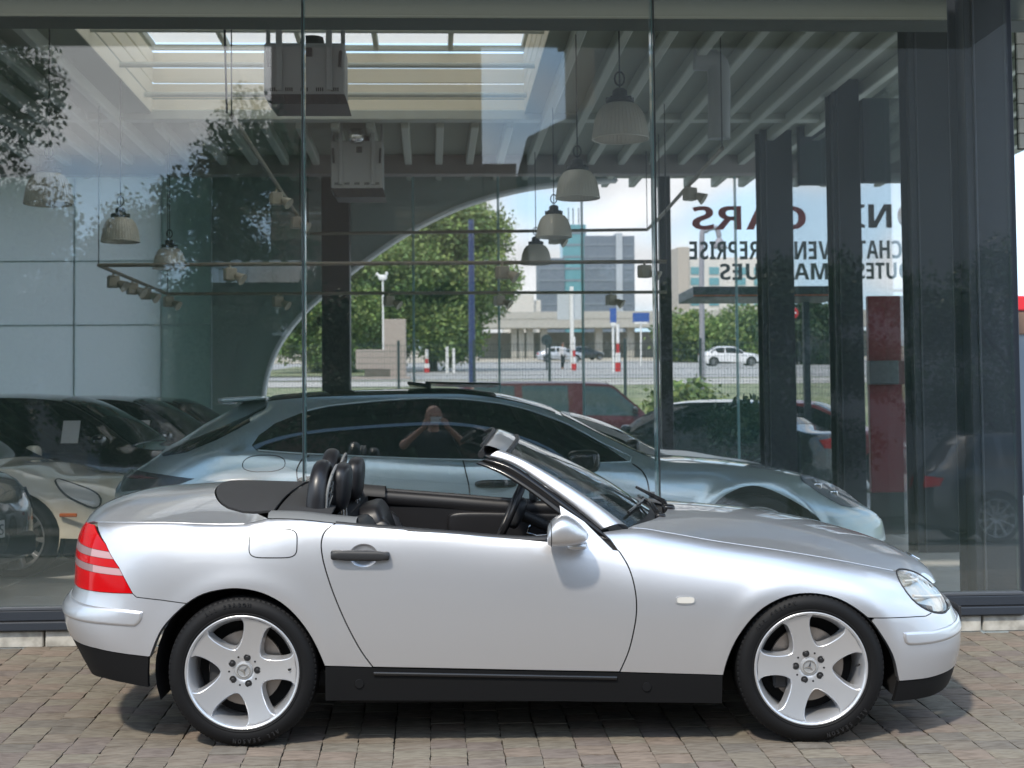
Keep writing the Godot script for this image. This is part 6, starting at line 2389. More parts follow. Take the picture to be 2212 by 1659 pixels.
	for px in [1228, 1238, 1250]:
		var a := at_depth(px, 488, dT)
		add(boxm(Vector3(0.25, 5, 0.25), 0, Vector3(a.x, a.y + 2.4, 0)), "antenna", M.fence_dark, tw)
	var wbk := thing("office_block", "white block with blue windows and a brown end tower", "building", "", Transform3D(Basis.IDENTITY, Vector3(0, 0, at_depth(1560, 700, 300).z)))
	var w0 := at_depth(1476, 560, 300)
	var w1 := at_depth(1660, 560, 300)
	add(boxm(Vector3(w1.x - w0.x, w0.y, 12), 0.1, Vector3((w0.x + w1.x) / 2, w0.y / 2, 0)), "wall", M.tower_white, wbk)
	add(boxm(Vector3(2.2, at_depth(1462, 538, 300).y, 12), 0.1, Vector3(w0.x - 1.0, at_depth(1462, 538, 300).y / 2, 0.3)), "end_tower", M.tower_brown, wbk)
	for cx in [1502, 1542, 1600, 1640]:
		for cy in [585, 608, 630, 652]:
			var p := at_depth(cx, cy, 294)
			add(boxm(Vector3(1.9, 1.4, 0.3), 0.02, Vector3(p.x, p.y, 6.05)), "window", M.tower_glass, wbk)
	var lowb := thing("low_building", "pale stepped low building left of the tower", "building", "", Transform3D(Basis.IDENTITY, Vector3(0, 0, at_depth(1130, 700, 340).z)))
	for q in [[1085, 1165, 650], [1100, 1150, 638]]:
		var a := at_depth(q[0], q[2], 340)
		var b := at_depth(q[1], q[2], 340)
		add(boxm(Vector3(b.x - a.x, a.y, 10 + q[2] * 0.0), 0.1, Vector3((a.x + b.x) / 2, a.y / 2, 0 if q[2] == 650 else 1.0)), "wall", M.tower_white, lowb)
	# trees
	var tb := on_ground(930, 790)
	tree("leafy_tree", "big leafy green tree behind the stone monument", "trees along the street", at_depth(935, 745, 100) * Vector3(1, 0, 1), 11.5, Vector3(6.2, 4.6, 4.5), 9000, M.leaf_green, 11, 1.7, 0.08)
	tree("leafy_tree", "green tree behind the white edge of the arch", "trees along the street", at_depth(690, 745, 95) * Vector3(1, 0, 1), 8.0, Vector3(4.6, 4.0, 4.0), 6000, M.leaf_green, 12, 1.7, 0.05)
	tree("leafy_tree", "green tree reaching left of the black rear column", "trees along the street", at_depth(800, 745, 112) * Vector3(1, 0, 1), 9.5, Vector3(5.5, 4.0, 4.0), 6000, M.leaf_dark, 13, 1.7, 0.05)
	tree("round_bush", "round light green bush left of the street lamp", "bushes by the flyover", at_depth(1485, 745, 140) * Vector3(1, 0, 1), 4.2, Vector3(3.6, 2.6, 3.0), 1500, M.leaf_light, 14, 2.2, 0.0)
	tree("round_bush", "green bush right of the street lamp under the awning", "bushes by the flyover", at_depth(1590, 745, 135) * Vector3(1, 0, 1), 4.6, Vector3(4.2, 2.6, 3.0), 1700, M.leaf_green, 15, 2.2, 0.0)
	tree("round_bush", "dark green bush seen between the entrance columns", "bushes by the flyover", at_depth(1740, 745, 120) * Vector3(1, 0, 1), 4.6, Vector3(4.2, 2.6, 3.0), 1500, M.leaf_dark, 16, 2.2, 0.0)
	var sh := bd(1600, 905, 23.0)
	tree("potted_bush", "dark round clipped bush in the yard before the white car", "", TB * Vector3(sh.x, FLOOR, sh.z), 1.5, Vector3(0.42, 0.36, 0.42), 700, M.leaf_dark, 17, 0.55, 0.45)
	var sb := bd(1480, 985, 33.0)
	tree("low_shrub", "low dry shrub at the foot of the street lamp", "", TB * Vector3(sb.x, FLOOR, sb.z), 2.0, Vector3(1.0, 0.7, 0.8), 700, M.leaf_light, 18, 0.9, 0.1)
	# traffic
	var far := sedan()
	far.merge({"cell": 0.3, "wheels": true}, true)
	var a := on_ground(1215, 752)
	generic_car(far, "street_car", M.silver_pale, "silver car driving on the far street behind the road sign", Transform3D(Basis.IDENTITY, at_depth(1212, 748, 150) * Vector3(1, 0, 1)), "cars on the far street")
	generic_car(far, "street_car", M.white_car, "white car on the far street behind the striped posts", Transform3D(Basis.IDENTITY, at_depth(1578, 765, 115) * Vector3(1, 0, 1)), "cars on the far street")
	generic_car(far, "street_car", M.black_paint, "dark car on the far street right of the silver car", Transform3D(Basis(Vector3.UP, 0.4), at_depth(1262, 748, 165) * Vector3(1, 0, 1)), "cars on the far street")
	# pedestrian
	walker(on_ground(1216, 797))
	# what shows past the corner on the right
	var nb := thing("neighbour_building", "grey and white neighbouring building with a red band past the corner", "building")
	nb.transform = TB
	var d := 24.0
	var n0 := bd(2150, 900, d)
	var n1 := bd(2420, 900, d)
	var yr := bd(2200, 640, d).y
	var yq := bd(2200, 672, d).y
	add(boxm(Vector3(n1.x - n0.x, yq, 0.4), 0.02, Vector3((n0.x + n1.x) / 2, yq / 2, n0.z)), "grey_wall", M.tower_grey, nb)
	add(boxm(Vector3(n1.x - n0.x, yr - yq, 0.5), 0.02, Vector3((n0.x + n1.x) / 2, (yr + yq) / 2, n0.z)), "red_band", M.red_band, nb)
	add(boxm(Vector3(n1.x - n0.x, 0.35, 0.45), 0.02, Vector3((n0.x + n1.x) / 2, yq - 0.2, n0.z + 0.02)), "brick_band", M.brickish, nb)
	var e0 := bd(2196, 322, 13.0)
	var wh := thing("white_canopy", "white corrugated canopy past the corner of the showroom", "canopy")
	wh.transform = TB
	var rows := 0
	for k in 14:
		add(boxm(Vector3(3.0, 0.12, 0.03), 0.004, Vector3(e0.x + 1.52, e0.y + 0.07 + k * 0.127, e0.z)), "cladding_strip", M.white_clad, wh)
	add(boxm(Vector3(3.0, 2.0, 0.02), 0, Vector3(e0.x + 1.52, e0.y + 1.0, e0.z - 0.03)), "backing", M.mortar, wh)

func walker(at: Vector3):
	var p := thing("person", "pedestrian in a white top and dark trousers walking on the street", "person", "", Transform3D(Basis(Vector3.UP, 0.4), at))
	var b := figure([[Vector3(0, 1.62, 0), Vector3(0, 1.7, 0.01), 0.085, 0.095], [Vector3(0, 1.4, 0), Vector3(0, 1.6, 0), 0.055, 0.05], [Vector3(-0.2, 1.4, 0), Vector3(-0.26, 1.12, 0.05), 0.05, 0.042], [Vector3(-0.26, 1.12, 0.05), Vector3(-0.24, 0.88, 0.14), 0.042, 0.032], [Vector3(0.2, 1.4, 0), Vector3(0.26, 1.12, -0.05), 0.05, 0.042], [Vector3(0.26, 1.12, -0.05), Vector3(0.26, 0.88, 0.02), 0.042, 0.032], [Vector3(-0.24, 0.88, 0.14), Vector3(-0.23, 0.8, 0.16), 0.03, 0.022], [Vector3(0.26, 0.88, 0.02), Vector3(0.26, 0.79, 0.04), 0.03, 0.022], [Vector3(0, 1.0, 0), Vector3(0, 1.35, 0), 0.12, 0.14], [Vector3(-0.09, 0.92, 0), Vector3(-0.1, 0.5, 0.1), 0.085, 0.06], [Vector3(-0.1, 0.5, 0.1), Vector3(-0.1, 0.08, 0.02), 0.055, 0.04], [Vector3(0.09, 0.92, 0), Vector3(0.1, 0.5, -0.03), 0.085, 0.06], [Vector3(0.1, 0.5, -0.03), Vector3(0.1, 0.09, -0.2), 0.055, 0.04], [Vector3(-0.1, 0.05, 0.0), Vector3(-0.1, 0.04, 0.17), 0.045, 0.035], [Vector3(0.1, 0.06, -0.2), Vector3(0.1, 0.04, -0.05), 0.045, 0.035]], 0.03)
	add(b, "body", M.skin, p)
	add(figure([[Vector3(0, 0.98, 0), Vector3(0, 1.36, 0), 0.15, 0.165], [Vector3(-0.16, 1.42, 0), Vector3(0.16, 1.42, 0), 0.075, 0.075], [Vector3(-0.2, 1.4, 0), Vector3(-0.26, 1.12, 0.05), 0.065, 0.055], [Vector3(-0.26, 1.12, 0.05), Vector3(-0.245, 0.93, 0.12), 0.055, 0.048], [Vector3(0.2, 1.4, 0), Vector3(0.26, 1.12, -0.05), 0.065, 0.055], [Vector3(0.26, 1.12, -0.05), Vector3(0.26, 0.93, 0.01), 0.055, 0.048]], 0.03), "white_top", M.white_cloth, p)
	add(figure([[Vector3(-0.07, 0.95, 0), Vector3(0.07, 0.95, 0), 0.13, 0.13], [Vector3(-0.09, 0.92, 0), Vector3(-0.1, 0.5, 0.1), 0.1, 0.075], [Vector3(-0.1, 0.5, 0.1), Vector3(-0.1, 0.13, 0.03), 0.075, 0.06], [Vector3(0.09, 0.92, 0), Vector3(0.1, 0.5, -0.03), 0.1, 0.075], [Vector3(0.1, 0.5, -0.03), Vector3(0.1, 0.14, -0.18), 0.075, 0.06]], 0.03), "trousers", M.dark_cloth, p)
	add(figure([[Vector3(0, 1.68, -0.02), Vector3(0, 1.72, -0.02), 0.1, 0.1]], 0.03), "hair", M.black, p)

# ---------------------------------------------------------------- what stands behind the camera and shows in the glass
func make_behind():
	# the man taking the picture; his phone is held at the lens
	var T := Transform3D(Basis(Vector3.UP, YAW), Vector3(EYE.x, 0, EYE.z))
	var ph := thing("phone", "white phone held sideways in both hands", "phone", "", T)
	add(boxm(Vector3(0.152, 0.074, 0.009), 0.003, Vector3(0.048, 1.685, 0.016)), "case", M.phone_pale, ph)
	add(boxm(Vector3(0.144, 0.066, 0.001), 0, Vector3(0.048, 1.685, 0.0212)), "screen", M.black_gloss, ph)
	for q in [[0.112, 1.705], [0.112, 1.675], [0.09, 1.69]]:
		var lm := MB.new()
		lm.lathe([[0.0, 0.002], [0.007, 0.002], [0.008, 0.0]], Vector3(q[0], q[1], 0.0113), Basis(Vector3(1, 0, 0), Vector3(0, 0, -1), Vector3(0, 1, 0)), 14, true)
		add(lm, "lens_ring", M.black_gloss, ph)
	var p := thing("person", "bald man in a dark t-shirt taking a picture with both hands", "person", "", T)
	var X := 0.04
	var eL := Vector3(X - 0.36, 1.41, 0.26)
	var eR := Vector3(X + 0.36, 1.41, 0.26)
	var hL := Vector3(-0.055, 1.66, 0.045)
	var hR := Vector3(0.15, 1.66, 0.045)
	var sL := Vector3(X - 0.21, 1.5, 0.44)
	var sR := Vector3(X + 0.21, 1.5, 0.44)
	var hd := Vector3(X, 1.745, 0.36)
	var bones := [[hd + Vector3(0, 0.035, 0.015), hd + Vector3(0, 0.02, 0.02), 0.094, 0.09], [hd + Vector3(0, -0.03, -0.02), hd + Vector3(0, -0.07, -0.03), 0.075, 0.05], [hd + Vector3(0, -0.05, 0.04), Vector3(X, 1.5, 0.44), 0.058, 0.065],
		[sL, eL, 0.056, 0.046], [eL, hL + Vector3(-0.03, -0.05, 0.03), 0.045, 0.029], [sR, eR, 0.056, 0.046], [eR, hR + Vector3(0.03, -0.05, 0.03), 0.045, 0.029],
		[Vector3(X, 1.0, 0.46), Vector3(X, 1.45, 0.45), 0.14, 0.15], [sL, sR, 0.06, 0.06],
		[Vector3(X - 0.1, 0.95, 0.46), Vector3(X - 0.12, 0.5, 0.45), 0.09, 0.062], [Vector3(X - 0.12, 0.5, 0.45), Vector3(X - 0.13, 0.08, 0.48), 0.058, 0.042], [Vector3(X + 0.1, 0.95, 0.46), Vector3(X + 0.12, 0.5, 0.45), 0.09, 0.062], [Vector3(X + 0.12, 0.5, 0.45), Vector3(X + 0.13, 0.08, 0.48), 0.058, 0.042]]
	var body := figure(bones, 0.016)
	# face: nose, ears, brow
	join(body, figure([[hd + Vector3(0, 0.0, -0.088), hd + Vector3(0, -0.025, -0.107), 0.009, 0.014], [hd + Vector3(-0.093, 0.015, 0.0), hd + Vector3(-0.096, -0.025, 0.0), 0.012, 0.01], [hd + Vector3(0.093, 0.015, 0.0), hd + Vector3(0.096, -0.025, 0.0), 0.012, 0.01], [hd + Vector3(-0.05, 0.018, -0.072), hd + Vector3(0.05, 0.018, -0.072), 0.016, 0.016], [hd + Vector3(-0.02, -0.058, -0.088), hd + Vector3(0.02, -0.058, -0.088), 0.008, 0.008]], 0.006, 0.01))
	for e in [[hL, 1.0], [hR, -1.0]]:
		var h: Vector3 = e[0]
		var s: float = e[1]
		var hb := [[h + Vector3(-0.03 * s, -0.05, 0.03), h + Vector3(-0.015 * s, 0.0, 0.015), 0.03, 0.034]]
		for k in 4:
			var y := 0.036 - k * 0.019
			var root := h + Vector3(-0.012 * s, y * 0.8, 0.004)
			var kn := h + Vector3(0.012 * s, y + 0.006, -0.032)
			var tip := h + Vector3((0.042 - 0.004 * absf(k - 1.0)) * s, y + 0.008, -0.037)
			hb.append([root, kn, 0.0105, 0.0095])
			hb.append([kn, tip, 0.0095, 0.0075])
		hb.append([h + Vector3(-0.01 * s, -0.015, 0.02), h + Vector3(0.02 * s, -0.01, 0.0), 0.0125, 0.011])
		hb.append([h + Vector3(0.02 * s, -0.01, 0.0), h + Vector3(0.045 * s, 0.0, -0.012), 0.011, 0.0085])
		join(body, figure(hb, 0.005, 0.008))
	add(body, "body", M.skin, p)
	for s in [-1.0, 1.0]:
		var ey := MB.new()
		blob(ey, hd + Vector3(0.032 * s, 0.0, -0.084), Vector3(0.026, 0.013, 0.012), Basis.IDENTITY, 0.9, -1.0, 6, 10)
		add(ey, "eye", M.black_gloss, p)
	add(figure([[Vector3(X, 1.0, 0.46), Vector3(X, 1.42, 0.45), 0.17, 0.175], [sL, sR, 0.082, 0.082], [sL, sL.lerp(eL, 0.62), 0.08, 0.075], [sR, sR.lerp(eR, 0.62), 0.08, 0.075], [Vector3(X - 0.1, 1.4, 0.45), Vector3(X + 0.1, 1.4, 0.45), 0.13, 0.13]], 0.016), "t_shirt", M.dark_cloth, p)
	add(figure([[Vector3(X - 0.08, 0.96, 0.46), Vector3(X + 0.08, 0.96, 0.46), 0.14, 0.14], [Vector3(X - 0.1, 0.95, 0.46), Vector3(X - 0.12, 0.5, 0.45), 0.105, 0.08], [Vector3(X - 0.12, 0.5, 0.45), Vector3(X - 0.13, 0.12, 0.48), 0.08, 0.065], [Vector3(X + 0.1, 0.95, 0.46), Vector3(X + 0.12, 0.5, 0.45), 0.105, 0.08], [Vector3(X + 0.12, 0.5, 0.45), Vector3(X + 0.13, 0.12, 0.48), 0.08, 0.065]], 0.02), "trousers", M.denim, p)
	for s in [-1.0, 1.0]:
		add(figure([[Vector3(X + 0.13 * s, 0.055, 0.5), Vector3(X + 0.14 * s, 0.04, 0.3), 0.055, 0.042]], 0.016), "shoe", M.black_plastic, p)
	# black car parked behind, as mirrored at the right
	var k := suv()
	k.merge({"cell": 0.09}, true)
	generic_car(k, "parked_suv", M.black_paint, "black off-road car mirrored in the right end of the glass front", Transform3D(Basis(Vector3.UP, 0.0), Vector3(9.9, 0, 14.8)))
	# trees across the street
	var n := 0
	for q in [[-4.1, 22.5, 9.6, 1.9, 2000, "tall dark tree across the street whose leaves show against the mirrored sky"], [-9.6, 22.5, 11.5, 2.6, 2400, "tall dark tree mirrored over the left end of the teal wall"], [-13.5, 26, 10.0, 3.4, 1500, "dark tree across the street far to the left"], [-1.0, 27, 6.8, 3.0, 1600, "lower dark tree across the street beside the tall one"], [3.0, 27, 6.6, 3.4, 1500, "lower dark tree before the mirrored houses"], [8.5, 27, 7.0, 3.6, 1500, "lower dark tree across the street behind the black off-road car"], [14.0, 27, 7.5, 3.6, 1300, "dark tree across the street far to the right"], [-19, 30, 10, 3.8, 1200, "dark tree across the street at the far left end"], [20, 29, 9, 3.8, 1200, "dark tree across the street at the far right end"], [-10.4, 27.5, 8.8, 1.9, 1500, "bushy tree across the street behind the left tall tree"], [-7.6, 27.5, 8.2, 1.8, 1500, "bushy tree across the street between the two tall trees"], [-5.0, 28.0, 7.6, 1.7, 1300, "bushy tree across the street beside the brick house"]]:
		tree("street_tree", q[5], "trees across the street", Vector3(q[0], 0, q[1]), q[2], Vector3(q[3], q[2] * 0.3, q[3]), int(q[4] * (1.3 if q[1] < 25 else 2.2)), M.leaf_dark, 60 + n, 0.8, 0.16)
		n += 1
	# houses across the street
	var h1 := thing("street_house", "tall brick house across the street, mirrored left of the sky patch", "house", "houses across the street")
	house(h1, -4.7, 1.55, 36.0, 17.0, M.brickish)
	add(boxm(Vector3(1.0, 10.6, 10), 0.02, Vector3(2.06, 5.3, 41.0)), "side_wing", M.brickish, h1)
	var h2 := thing("street_house", "long house with a sloping roof across the street, mirrored at the right", "house", "houses across the street")
	house(h2, 4.95, 22.0, 36.0, 17.0, M.render_grey)
	var gm := MB.new()
	gm.slab(PackedVector2Array([Vector2(2.9, 0), Vector2(4.94, 0), Vector2(4.94, 12.4), Vector2(2.9, 11.4)]), func(p, z): return Vector3(p.x, p.y, z), 36.0, 46.0)
	add(gm, "side_wing", M.render_grey, h2)
	var h3 := thing("street_house", "low house across the street at the left end", "house", "houses across the street")
	house(h3, -40.0, -4.75, 40.0, 7.0, M.render_grey)

func house(t: Node3D, x0: float, x1: float, z: float, h: float, m: Material):
	add(boxm(Vector3(x1 - x0, h, 10), 0.02, Vector3((x0 + x1) / 2, h / 2, z + 5.0)), "wall", m, t)
	add(boxm(Vector3(x1 - x0 + 0.5, 0.3, 10.5), 0.03, Vector3((x0 + x1) / 2, h + 0.152, z + 5.0)), "roof", M.dark_metal, t)
	var n := int((x1 - x0) / 2.2)
	if h > 10.0: return
	for k in n:
		for f in int(h / 3.0):
			var x := x0 + (k + 0.5) * (x1 - x0) / n
			var fr := add(boxm(Vector3(1.2, 1.5, 0.1), 0.01, Vector3(x, 1.6 + f * 3.0, z - 0.03)), "window", M.render_grey, t)
			add(boxm(Vector3(1.04, 1.34, 0.02), 0, Vector3(x, 1.6 + f * 3.0, z - 0.09)), "pane", M.tower_grey, fr)

func materials():
	mk("silver", Color(0.655, 0.66, 0.68), 0.39, 0.86, {"clearcoat_enabled": true, "clearcoat": 1.0, "clearcoat_roughness": 0.03})
	mk("silver_bumper", Color(0.645, 0.652, 0.68), 0.41, 0.86, {"clearcoat_enabled": true, "clearcoat": 1.0, "clearcoat_roughness": 0.04})
	mk("silver_dark", Color(0.55, 0.565, 0.59), 0.38, 0.9, {"clearcoat_enabled": true, "clearcoat": 1.0, "clearcoat_roughness": 0.04})
	mk("alloy", Color(0.62, 0.63, 0.65), 0.32, 0.7, {"clearcoat_enabled": true, "clearcoat": 0.6, "clearcoat_roughness": 0.08})
	mk("rubber", Color(0.007, 0.0072, 0.008), 0.6, 0.0, {"metallic_specular": 0.32})
	mk("rubber_letters", Color(0.012, 0.0125, 0.014), 0.5)
	mk("black", Color(0.006, 0.006, 0.007), 0.8)
	mk("black_plastic", Color(0.018, 0.019, 0.021), 0.55)
	mk("black_gloss", Color(0.01, 0.01, 0.011), 0.18)
	mk("sill_black", Color(0.006, 0.0063, 0.007), 0.6, 0.0, {"metallic_specular": 0.3})
	mk("valance_black", Color(0.006, 0.006, 0.0065), 0.65, 0.0, {"metallic_specular": 0.3})
	mk("leather_black", Color(0.012, 0.012, 0.014), 0.42)
	mk("hoop_black", Color(0.013, 0.013, 0.015), 0.35)
	mk("carpet", Color(0.01, 0.01, 0.011), 0.95)
	mk("cover", Color(0.028, 0.028, 0.029), 0.75)
	mk("trim_grey", Color(0.16, 0.165, 0.165), 0.5)
	mk("cap_grey", Color(0.42, 0.43, 0.44), 0.4, 0.5)
	mk("chrome", Color(0.7, 0.71, 0.72), 0.12, 1.0)
	mk("brake", Color(0.36, 0.32, 0.29), 0.45, 0.7)
	mk("dark_metal", Color(0.04, 0.04, 0.042), 0.5, 0.5)
	mk("lens_red", Color(0.46, 0.001, 0.003), 0.08, 0.0, {"metallic_specular": 0.3})
	mk("lens_pale", Color(0.45, 0.28, 0.29), 0.2, 0.0, {"metallic_specular": 0.4})
	mk("lens_smoke", Color(0.24, 0.16, 0.165), 0.2, 0.0, {"metallic_specular": 0.4})
	mk("lamp_clear", Color(0.6, 0.58, 0.53), 0.2, 0.1, {"clearcoat_enabled": true, "clearcoat": 1.0})
	mk("reflector", Color(0.5, 0.49, 0.44), 0.25, 0.75)
	mk("lamp_glass", Color(0.8, 0.82, 0.8, 0.06), 0.03)
	mk("screen_glass", Color(0.008, 0.016, 0.014, 0.42), 0.02, 0.0)
	# showroom
	mk("front_glass", Color(0.30, 0.46, 0.38, 0.012), 0.0)
	mk("rear_glass", Color(0.08, 0.2, 0.18, 0.12), 0.0)
	mk("fin_glass", Color(0.24, 0.42, 0.42, 0.62), 0.1)
	mk("joint_seal", Color(0.05, 0.06, 0.06), 0.5)
	mk("anthracite", Color(0.024, 0.031, 0.043), 0.45)
	mk("anthracite_light", Color(0.07, 0.08, 0.095), 0.4)
	mk("column_black", Color(0.012, 0.013, 0.014), 0.5)
	var con := mk("concrete", Color(1, 1, 1), 0.9)
	tri_scale(con, noise_tex(0.02, [[0.2, Color(0.30, 0.29, 0.26)], [0.5, Color(0.44, 0.43, 0.39)], [0.8, Color(0.52, 0.51, 0.47)]], 256, 256, 3, 5), Vector3(1.6, 1.6, 1.6))
	mk("mortar", Color(0.07, 0.068, 0.06), 0.95)
	mk("soffit", Color(0.16, 0.17, 0.17), 0.8)
	var ft := mk("floor_tile", Color(1, 1, 1), 0.35)
	tri_scale(ft, noise_tex(0.012, [[0.2, Color(0.46, 0.46, 0.43)], [0.8, Color(0.56, 0.555, 0.52)]], 256, 256, 5, 4), Vector3(0.5, 0.5, 0.5))
	mk("ceiling", Color(0.25, 0.27, 0.21), 0.8)
	mk("ceiling_rib", Color(0.42, 0.44, 0.37), 0.6)
	mk("beam", Color(0.062, 0.075, 0.062), 0.6)
	mk("beam_brown", Color(0.26, 0.235, 0.215), 0.7)
	mk("cream", Color(0.74, 0.68, 0.52), 0.7)
	mk("milk_glass", Color(0.92, 0.83, 0.62, 0.7), 0.25, 0.0, {"backlight_enabled": true, "backlight": Color(0.9, 0.9, 0.9)})
	mk("wall_grey", Color(0.40, 0.46, 0.43), 0.75)
	mk("white_paint", Color(0.75, 0.75, 0.73), 0.6)
	mk("panel_teal", Color(0.55, 0.66, 0.66), 0.4)
	mk("frosted", Color(0.40, 0.64, 0.58), 0.35, 0.0, {"backlight_enabled": true, "backlight": Color(0.72, 0.72, 0.72)})
	mk("pale_metal", Color(0.11, 0.12, 0.13), 0.4)
	mk("maroon_panel", Color(0.17, 0.011, 0.02), 0.4)
	mk("orange", Color(0.5, 0.12, 0.04), 0.5)
	mk("letter_red", Color(0.45, 0.008, 0.015), 0.5)
	mk("letter_brown", Color(0.06, 0.035, 0.035), 0.5)
	mk("letter_dark", Color(0.10, 0.115, 0.115), 0.5)
	mk("bell_glass", Color(0.62, 0.59, 0.49), 0.22, 0.15, {"backlight_enabled": true, "backlight": Color(0.45, 0.45, 0.45)})
	mk("heater_grey", Color(0.3, 0.315, 0.3), 0.5)
	mk("track_tan", Color(0.22, 0.19, 0.14), 0.5)
	mk("spot_tan", Color(0.42, 0.38, 0.29), 0.5)
	# cars
	mk("tint_glass", Color(0.006, 0.008, 0.008), 0.03)
	mk("van_glass", Color(0.03, 0.05, 0.05), 0.08, 0.0, {"metallic_specular": 0.35})
	mk("estate_paint", Color(0.39, 0.49, 0.51), 0.3, 0.7, {"clearcoat_enabled": true, "clearcoat": 1.0, "clearcoat_roughness": 0.03})
	mk("cream_white", Color(0.72, 0.67, 0.54), 0.3, 0.0, {"clearcoat_enabled": true, "clearcoat": 1.0, "clearcoat_roughness": 0.03})
	mk("black_paint", Color(0.008, 0.008, 0.009), 0.25, 0.0, {"clearcoat_enabled": true, "clearcoat": 1.0, "clearcoat_roughness": 0.02})
	mk("maroon_paint", Color(0.042, 0.003, 0.006), 0.35, 0.0, {"metallic_specular": 0.35})
	mk("red_paint", Color(0.35, 0.02, 0.02), 0.3, 0.0, {"clearcoat_enabled": true, "clearcoat": 1.0})
	mk("white_car", Color(0.75, 0.76, 0.77), 0.3, 0.0, {"clearcoat_enabled": true, "clearcoat": 1.0})
	mk("silver_pale", Color(0.6, 0.62, 0.64), 0.3, 0.6, {"clearcoat_enabled": true, "clearcoat": 1.0})
	mk("wheel_grey", Color(0.35, 0.36, 0.37), 0.35, 0.7)
	mk("lamp_dark", Color(0.08, 0.1, 0.13), 0.05, 0.3, {"clearcoat_enabled": true, "clearcoat": 1.0})
	mk("lens_dark_red", Color(0.08, 0.006, 0.008), 0.1)
	mk("amber", Color(0.5, 0.12, 0.02), 0.2)
	mk("plate_white", Color(0.6, 0.6, 0.58), 0.5)
	# street
	mk("asphalt", Color(0.06, 0.06, 0.062), 0.9)
	mk("road_pale", Color(0.34, 0.335, 0.32), 0.9)
	mk("pale_paving", Color(0.42, 0.40, 0.36), 0.9)
	mk("tan_gravel", Color(0.42, 0.37, 0.29), 0.95)
	var gr := mk("grass", Color(1, 1, 1), 0.95)
	tri_scale(gr, noise_tex(0.03, [[0.25, Color(0.13, 0.16, 0.07)], [0.5, Color(0.19, 0.22, 0.11)], [0.8, Color(0.30, 0.29, 0.19)]], 256, 256, 6, 5), Vector3(0.15, 0.15, 0.15))
	mk("fence_dark", Color(0.02, 0.035, 0.04), 0.6)
	mk("stone_pink", Color(0.36, 0.31, 0.27), 0.85)
	mk("stone_dark", Color(0.12, 0.11, 0.09), 0.85)
	mk("blue_post", Color(0.02, 0.035, 0.11), 0.4)
	mk("post_red", Color(0.5, 0.02, 0.025), 0.5)
	mk("sign_pale", Color(0.5, 0.54, 0.56), 0.5)
	mk("sign_blue", Color(0.03, 0.09, 0.32), 0.5)
	mk("lamp_post", Color(0.30, 0.29, 0.33), 0.5)
	mk("tower_grey", Color(0.14, 0.17, 0.21), 0.6)
	mk("tower_band", Color(0.19, 0.225, 0.265), 0.6)
	mk("tower_glass", Color(0.12, 0.30, 0.34), 0.15)
	mk("tower_pale", Color(0.4, 0.44, 0.48), 0.6)
	mk("tower_white", Color(0.6, 0.58, 0.54), 0.7)
	mk("tower_brown", Color(0.42, 0.38, 0.33), 0.7)
	mk("brickish", Color(0.16, 0.10, 0.075), 0.9)
	mk("render_grey", Color(0.22, 0.21, 0.2), 0.9)
	mk("red_band", Color(0.6, 0.012, 0.02), 0.4)
	mk("white_clad", Color(0.6, 0.58, 0.53), 0.6)
	mk("bark", Color(0.05, 0.04, 0.03), 0.95)
	for e in [["leaf_green", Color(0.17, 0.25, 0.08)], ["leaf_dark", Color(0.03, 0.06, 0.02)], ["leaf_light", Color(0.15, 0.21, 0.06)]]:
		mk(e[0], e[1], 0.6, 0.0, {"vertex_color_use_as_albedo": true, "backlight_enabled": true, "backlight": Color(0.25, 0.3, 0.1)})
	mk("skin", Color(0.42, 0.24, 0.17), 0.55, 0.0, {"subsurf_scatter_enabled": true, "subsurf_scatter_strength": 0.1})
	mk("white_cloth", Color(0.7, 0.7, 0.72), 0.9)
	mk("dark_cloth", Color(0.012, 0.013, 0.016), 0.9)
	mk("denim", Color(0.03, 0.04, 0.07), 0.9)
	mk("phone_pale", Color(0.6, 0.6, 0.58), 0.3)
	mk("joint_sand", Color(0.10, 0.09, 0.078), 0.95)
	# setts: streaked split stone in several tones
	var tones := [[Color(0.24, 0.195, 0.155), Color(0.36, 0.31, 0.255)], [Color(0.215, 0.18, 0.145), Color(0.33, 0.285, 0.235)], [Color(0.26, 0.205, 0.165), Color(0.39, 0.31, 0.255)], [Color(0.19, 0.165, 0.14), Color(0.29, 0.26, 0.225)], [Color(0.25, 0.215, 0.17), Color(0.375, 0.335, 0.27)], [Color(0.205, 0.165, 0.145), Color(0.32, 0.265, 0.235)], [Color(0.23, 0.2, 0.16), Color(0.345, 0.305, 0.25)]]
	for k in 7:
		var lo: Color = tones[k][0]
		var hi: Color = tones[k][1]
		var m := mk("sett%d" % k, Color(1, 1, 1), 0.85)
		lo = Color(lo.r * 0.62, lo.g * 0.62, lo.b * 0.60)
		hi = Color(hi.r * 0.50, hi.g * 0.50, hi.b * 0.485)
		tri_scale(m, noise_tex(0.02, [[0.15, lo * 0.84], [0.4, lo], [0.6, hi], [0.9, hi * 1.08]], 256, 256, 20 + k, 5), Vector3(1.6, 6.0, 8.0))
		m.heightmap_enabled = true
		m.heightmap_scale = 0.14
		m.heightmap_texture = m.albedo_texture

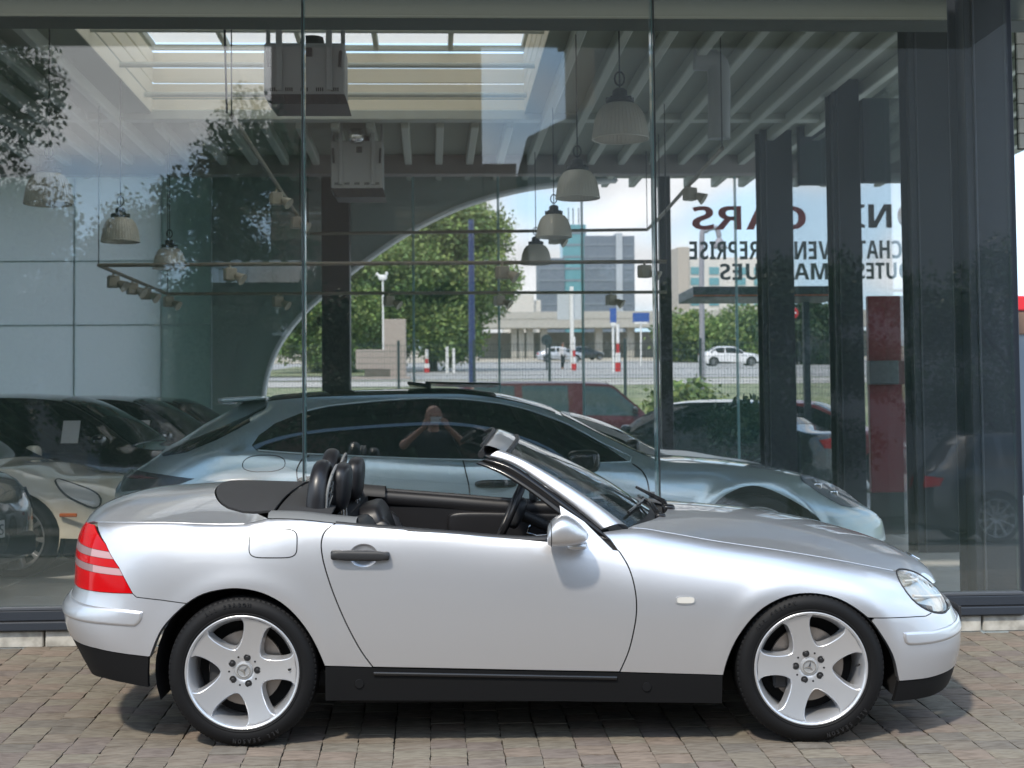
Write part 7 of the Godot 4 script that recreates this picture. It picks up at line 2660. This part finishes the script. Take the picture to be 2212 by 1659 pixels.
func cloudy_sky() -> ImageTexture:
	var f := FastNoiseLite.new()
	f.seed = 5
	f.noise_type = FastNoiseLite.TYPE_SIMPLEX_SMOOTH
	f.frequency = 1.7
	f.fractal_octaves = 5
	var w := 768
	var h := 384
	var im := Image.create(w, h, false, Image.FORMAT_RGBF)
	for y in h:
		var up := (0.5 - (y + 0.5) / h) * PI
		for x in w:
			var a := (x + 0.5) / w * TAU
			var d := Vector3(cos(up) * sin(a), maxf(sin(up), 0.0), cos(up) * cos(a))
			var q := d / (0.28 + d.y)
			var n := f.get_noise_3d(q.x, 0.0, q.z)
			var cl := smoothstep(-0.16, 0.2, n)
			var shade := 0.66 + 0.28 * smoothstep(-0.3, 0.35, f.get_noise_3d(q.x * 2.0 + 7.0, 3.0, q.z * 2.0))
			var blue := Color(0.30, 0.52, 0.86).lerp(Color(0.60, 0.82, 0.98), pow(1.0 - clampf(d.y, 0.0, 1.0), 3.0))
			var c := blue.lerp(Color(1.0, 1.02, 1.05) * shade, cl)
			im.set_pixel(x, y, c * (0.84 + 0.16 * smoothstep(0.0, 0.55, d.y)))
	return ImageTexture.create_from_image(im)

func _ready():
	rng.seed = 7
	# camera
	var cam := Camera3D.new()
	cam.name = "camera"
	var near := 0.05
	cam.set_frustum(1659.0 / F * near, Vector2(0.0, (HORIZON - 829.5) / F * near), near, 2000.0)
	cam.transform = Transform3D(Basis(Vector3.UP, YAW) * Basis(Vector3(0, 0, 1), -ROLL), EYE)
	var att := CameraAttributesPhysical.new()
	att.frustum_focal_length = 50.0
	att.frustum_focus_distance = 6.7
	att.exposure_aperture = 4.8
	cam.attributes = att
	cam.current = true
	add_child(cam)
	# sky
	var env := Environment.new()
	env.background_mode = Environment.BG_SKY
	var sky := Sky.new()
	var pm := PanoramaSkyMaterial.new()
	pm.panorama = cloudy_sky()
	sky.sky_material = pm
	env.sky = sky
	env.tonemap_mode = Environment.TONE_MAPPER_LINEAR
	env.tonemap_exposure = 1.32
	env.background_energy_multiplier = 1.72
	env.sdfgi_enabled = true
	env.ssao_enabled = true
	env.ssil_enabled = true
	var we := WorldEnvironment.new()
	we.name = "environment"
	we.environment = env
	add_child(we)
	# sun
	var sun := DirectionalLight3D.new()
	sun.name = "sun"
	sun.light_energy = 0.95
	sun.light_color = Color(1.0, 0.96, 0.9)
	sun.light_angular_distance = 3.5
	sun.shadow_enabled = true
	var el := deg_to_rad(52)
	var az := deg_to_rad(28)      # from behind the camera, to its left
	var from := Vector3(-sin(az) * cos(el), sin(el), cos(az) * cos(el))
	sun.look_at_from_position(from * 10.0, Vector3.ZERO, Vector3.UP)
	add_child(sun)
	materials()
	var t0 := Time.get_ticks_msec()
	var stage := func(s): print(s, " ", Time.get_ticks_msec() - t0)
	make_paving()
	stage.call("paving")
	make_showroom()
	make_fittings()
	stage.call("showroom")
	make_outdoors()
	stage.call("outdoors")
	make_behind()
	stage.call("behind")
	make_roadster()
	stage.call("roadster")
	make_estate()
	stage.call("estate")
	make_other_cars()
	stage.call("cars")
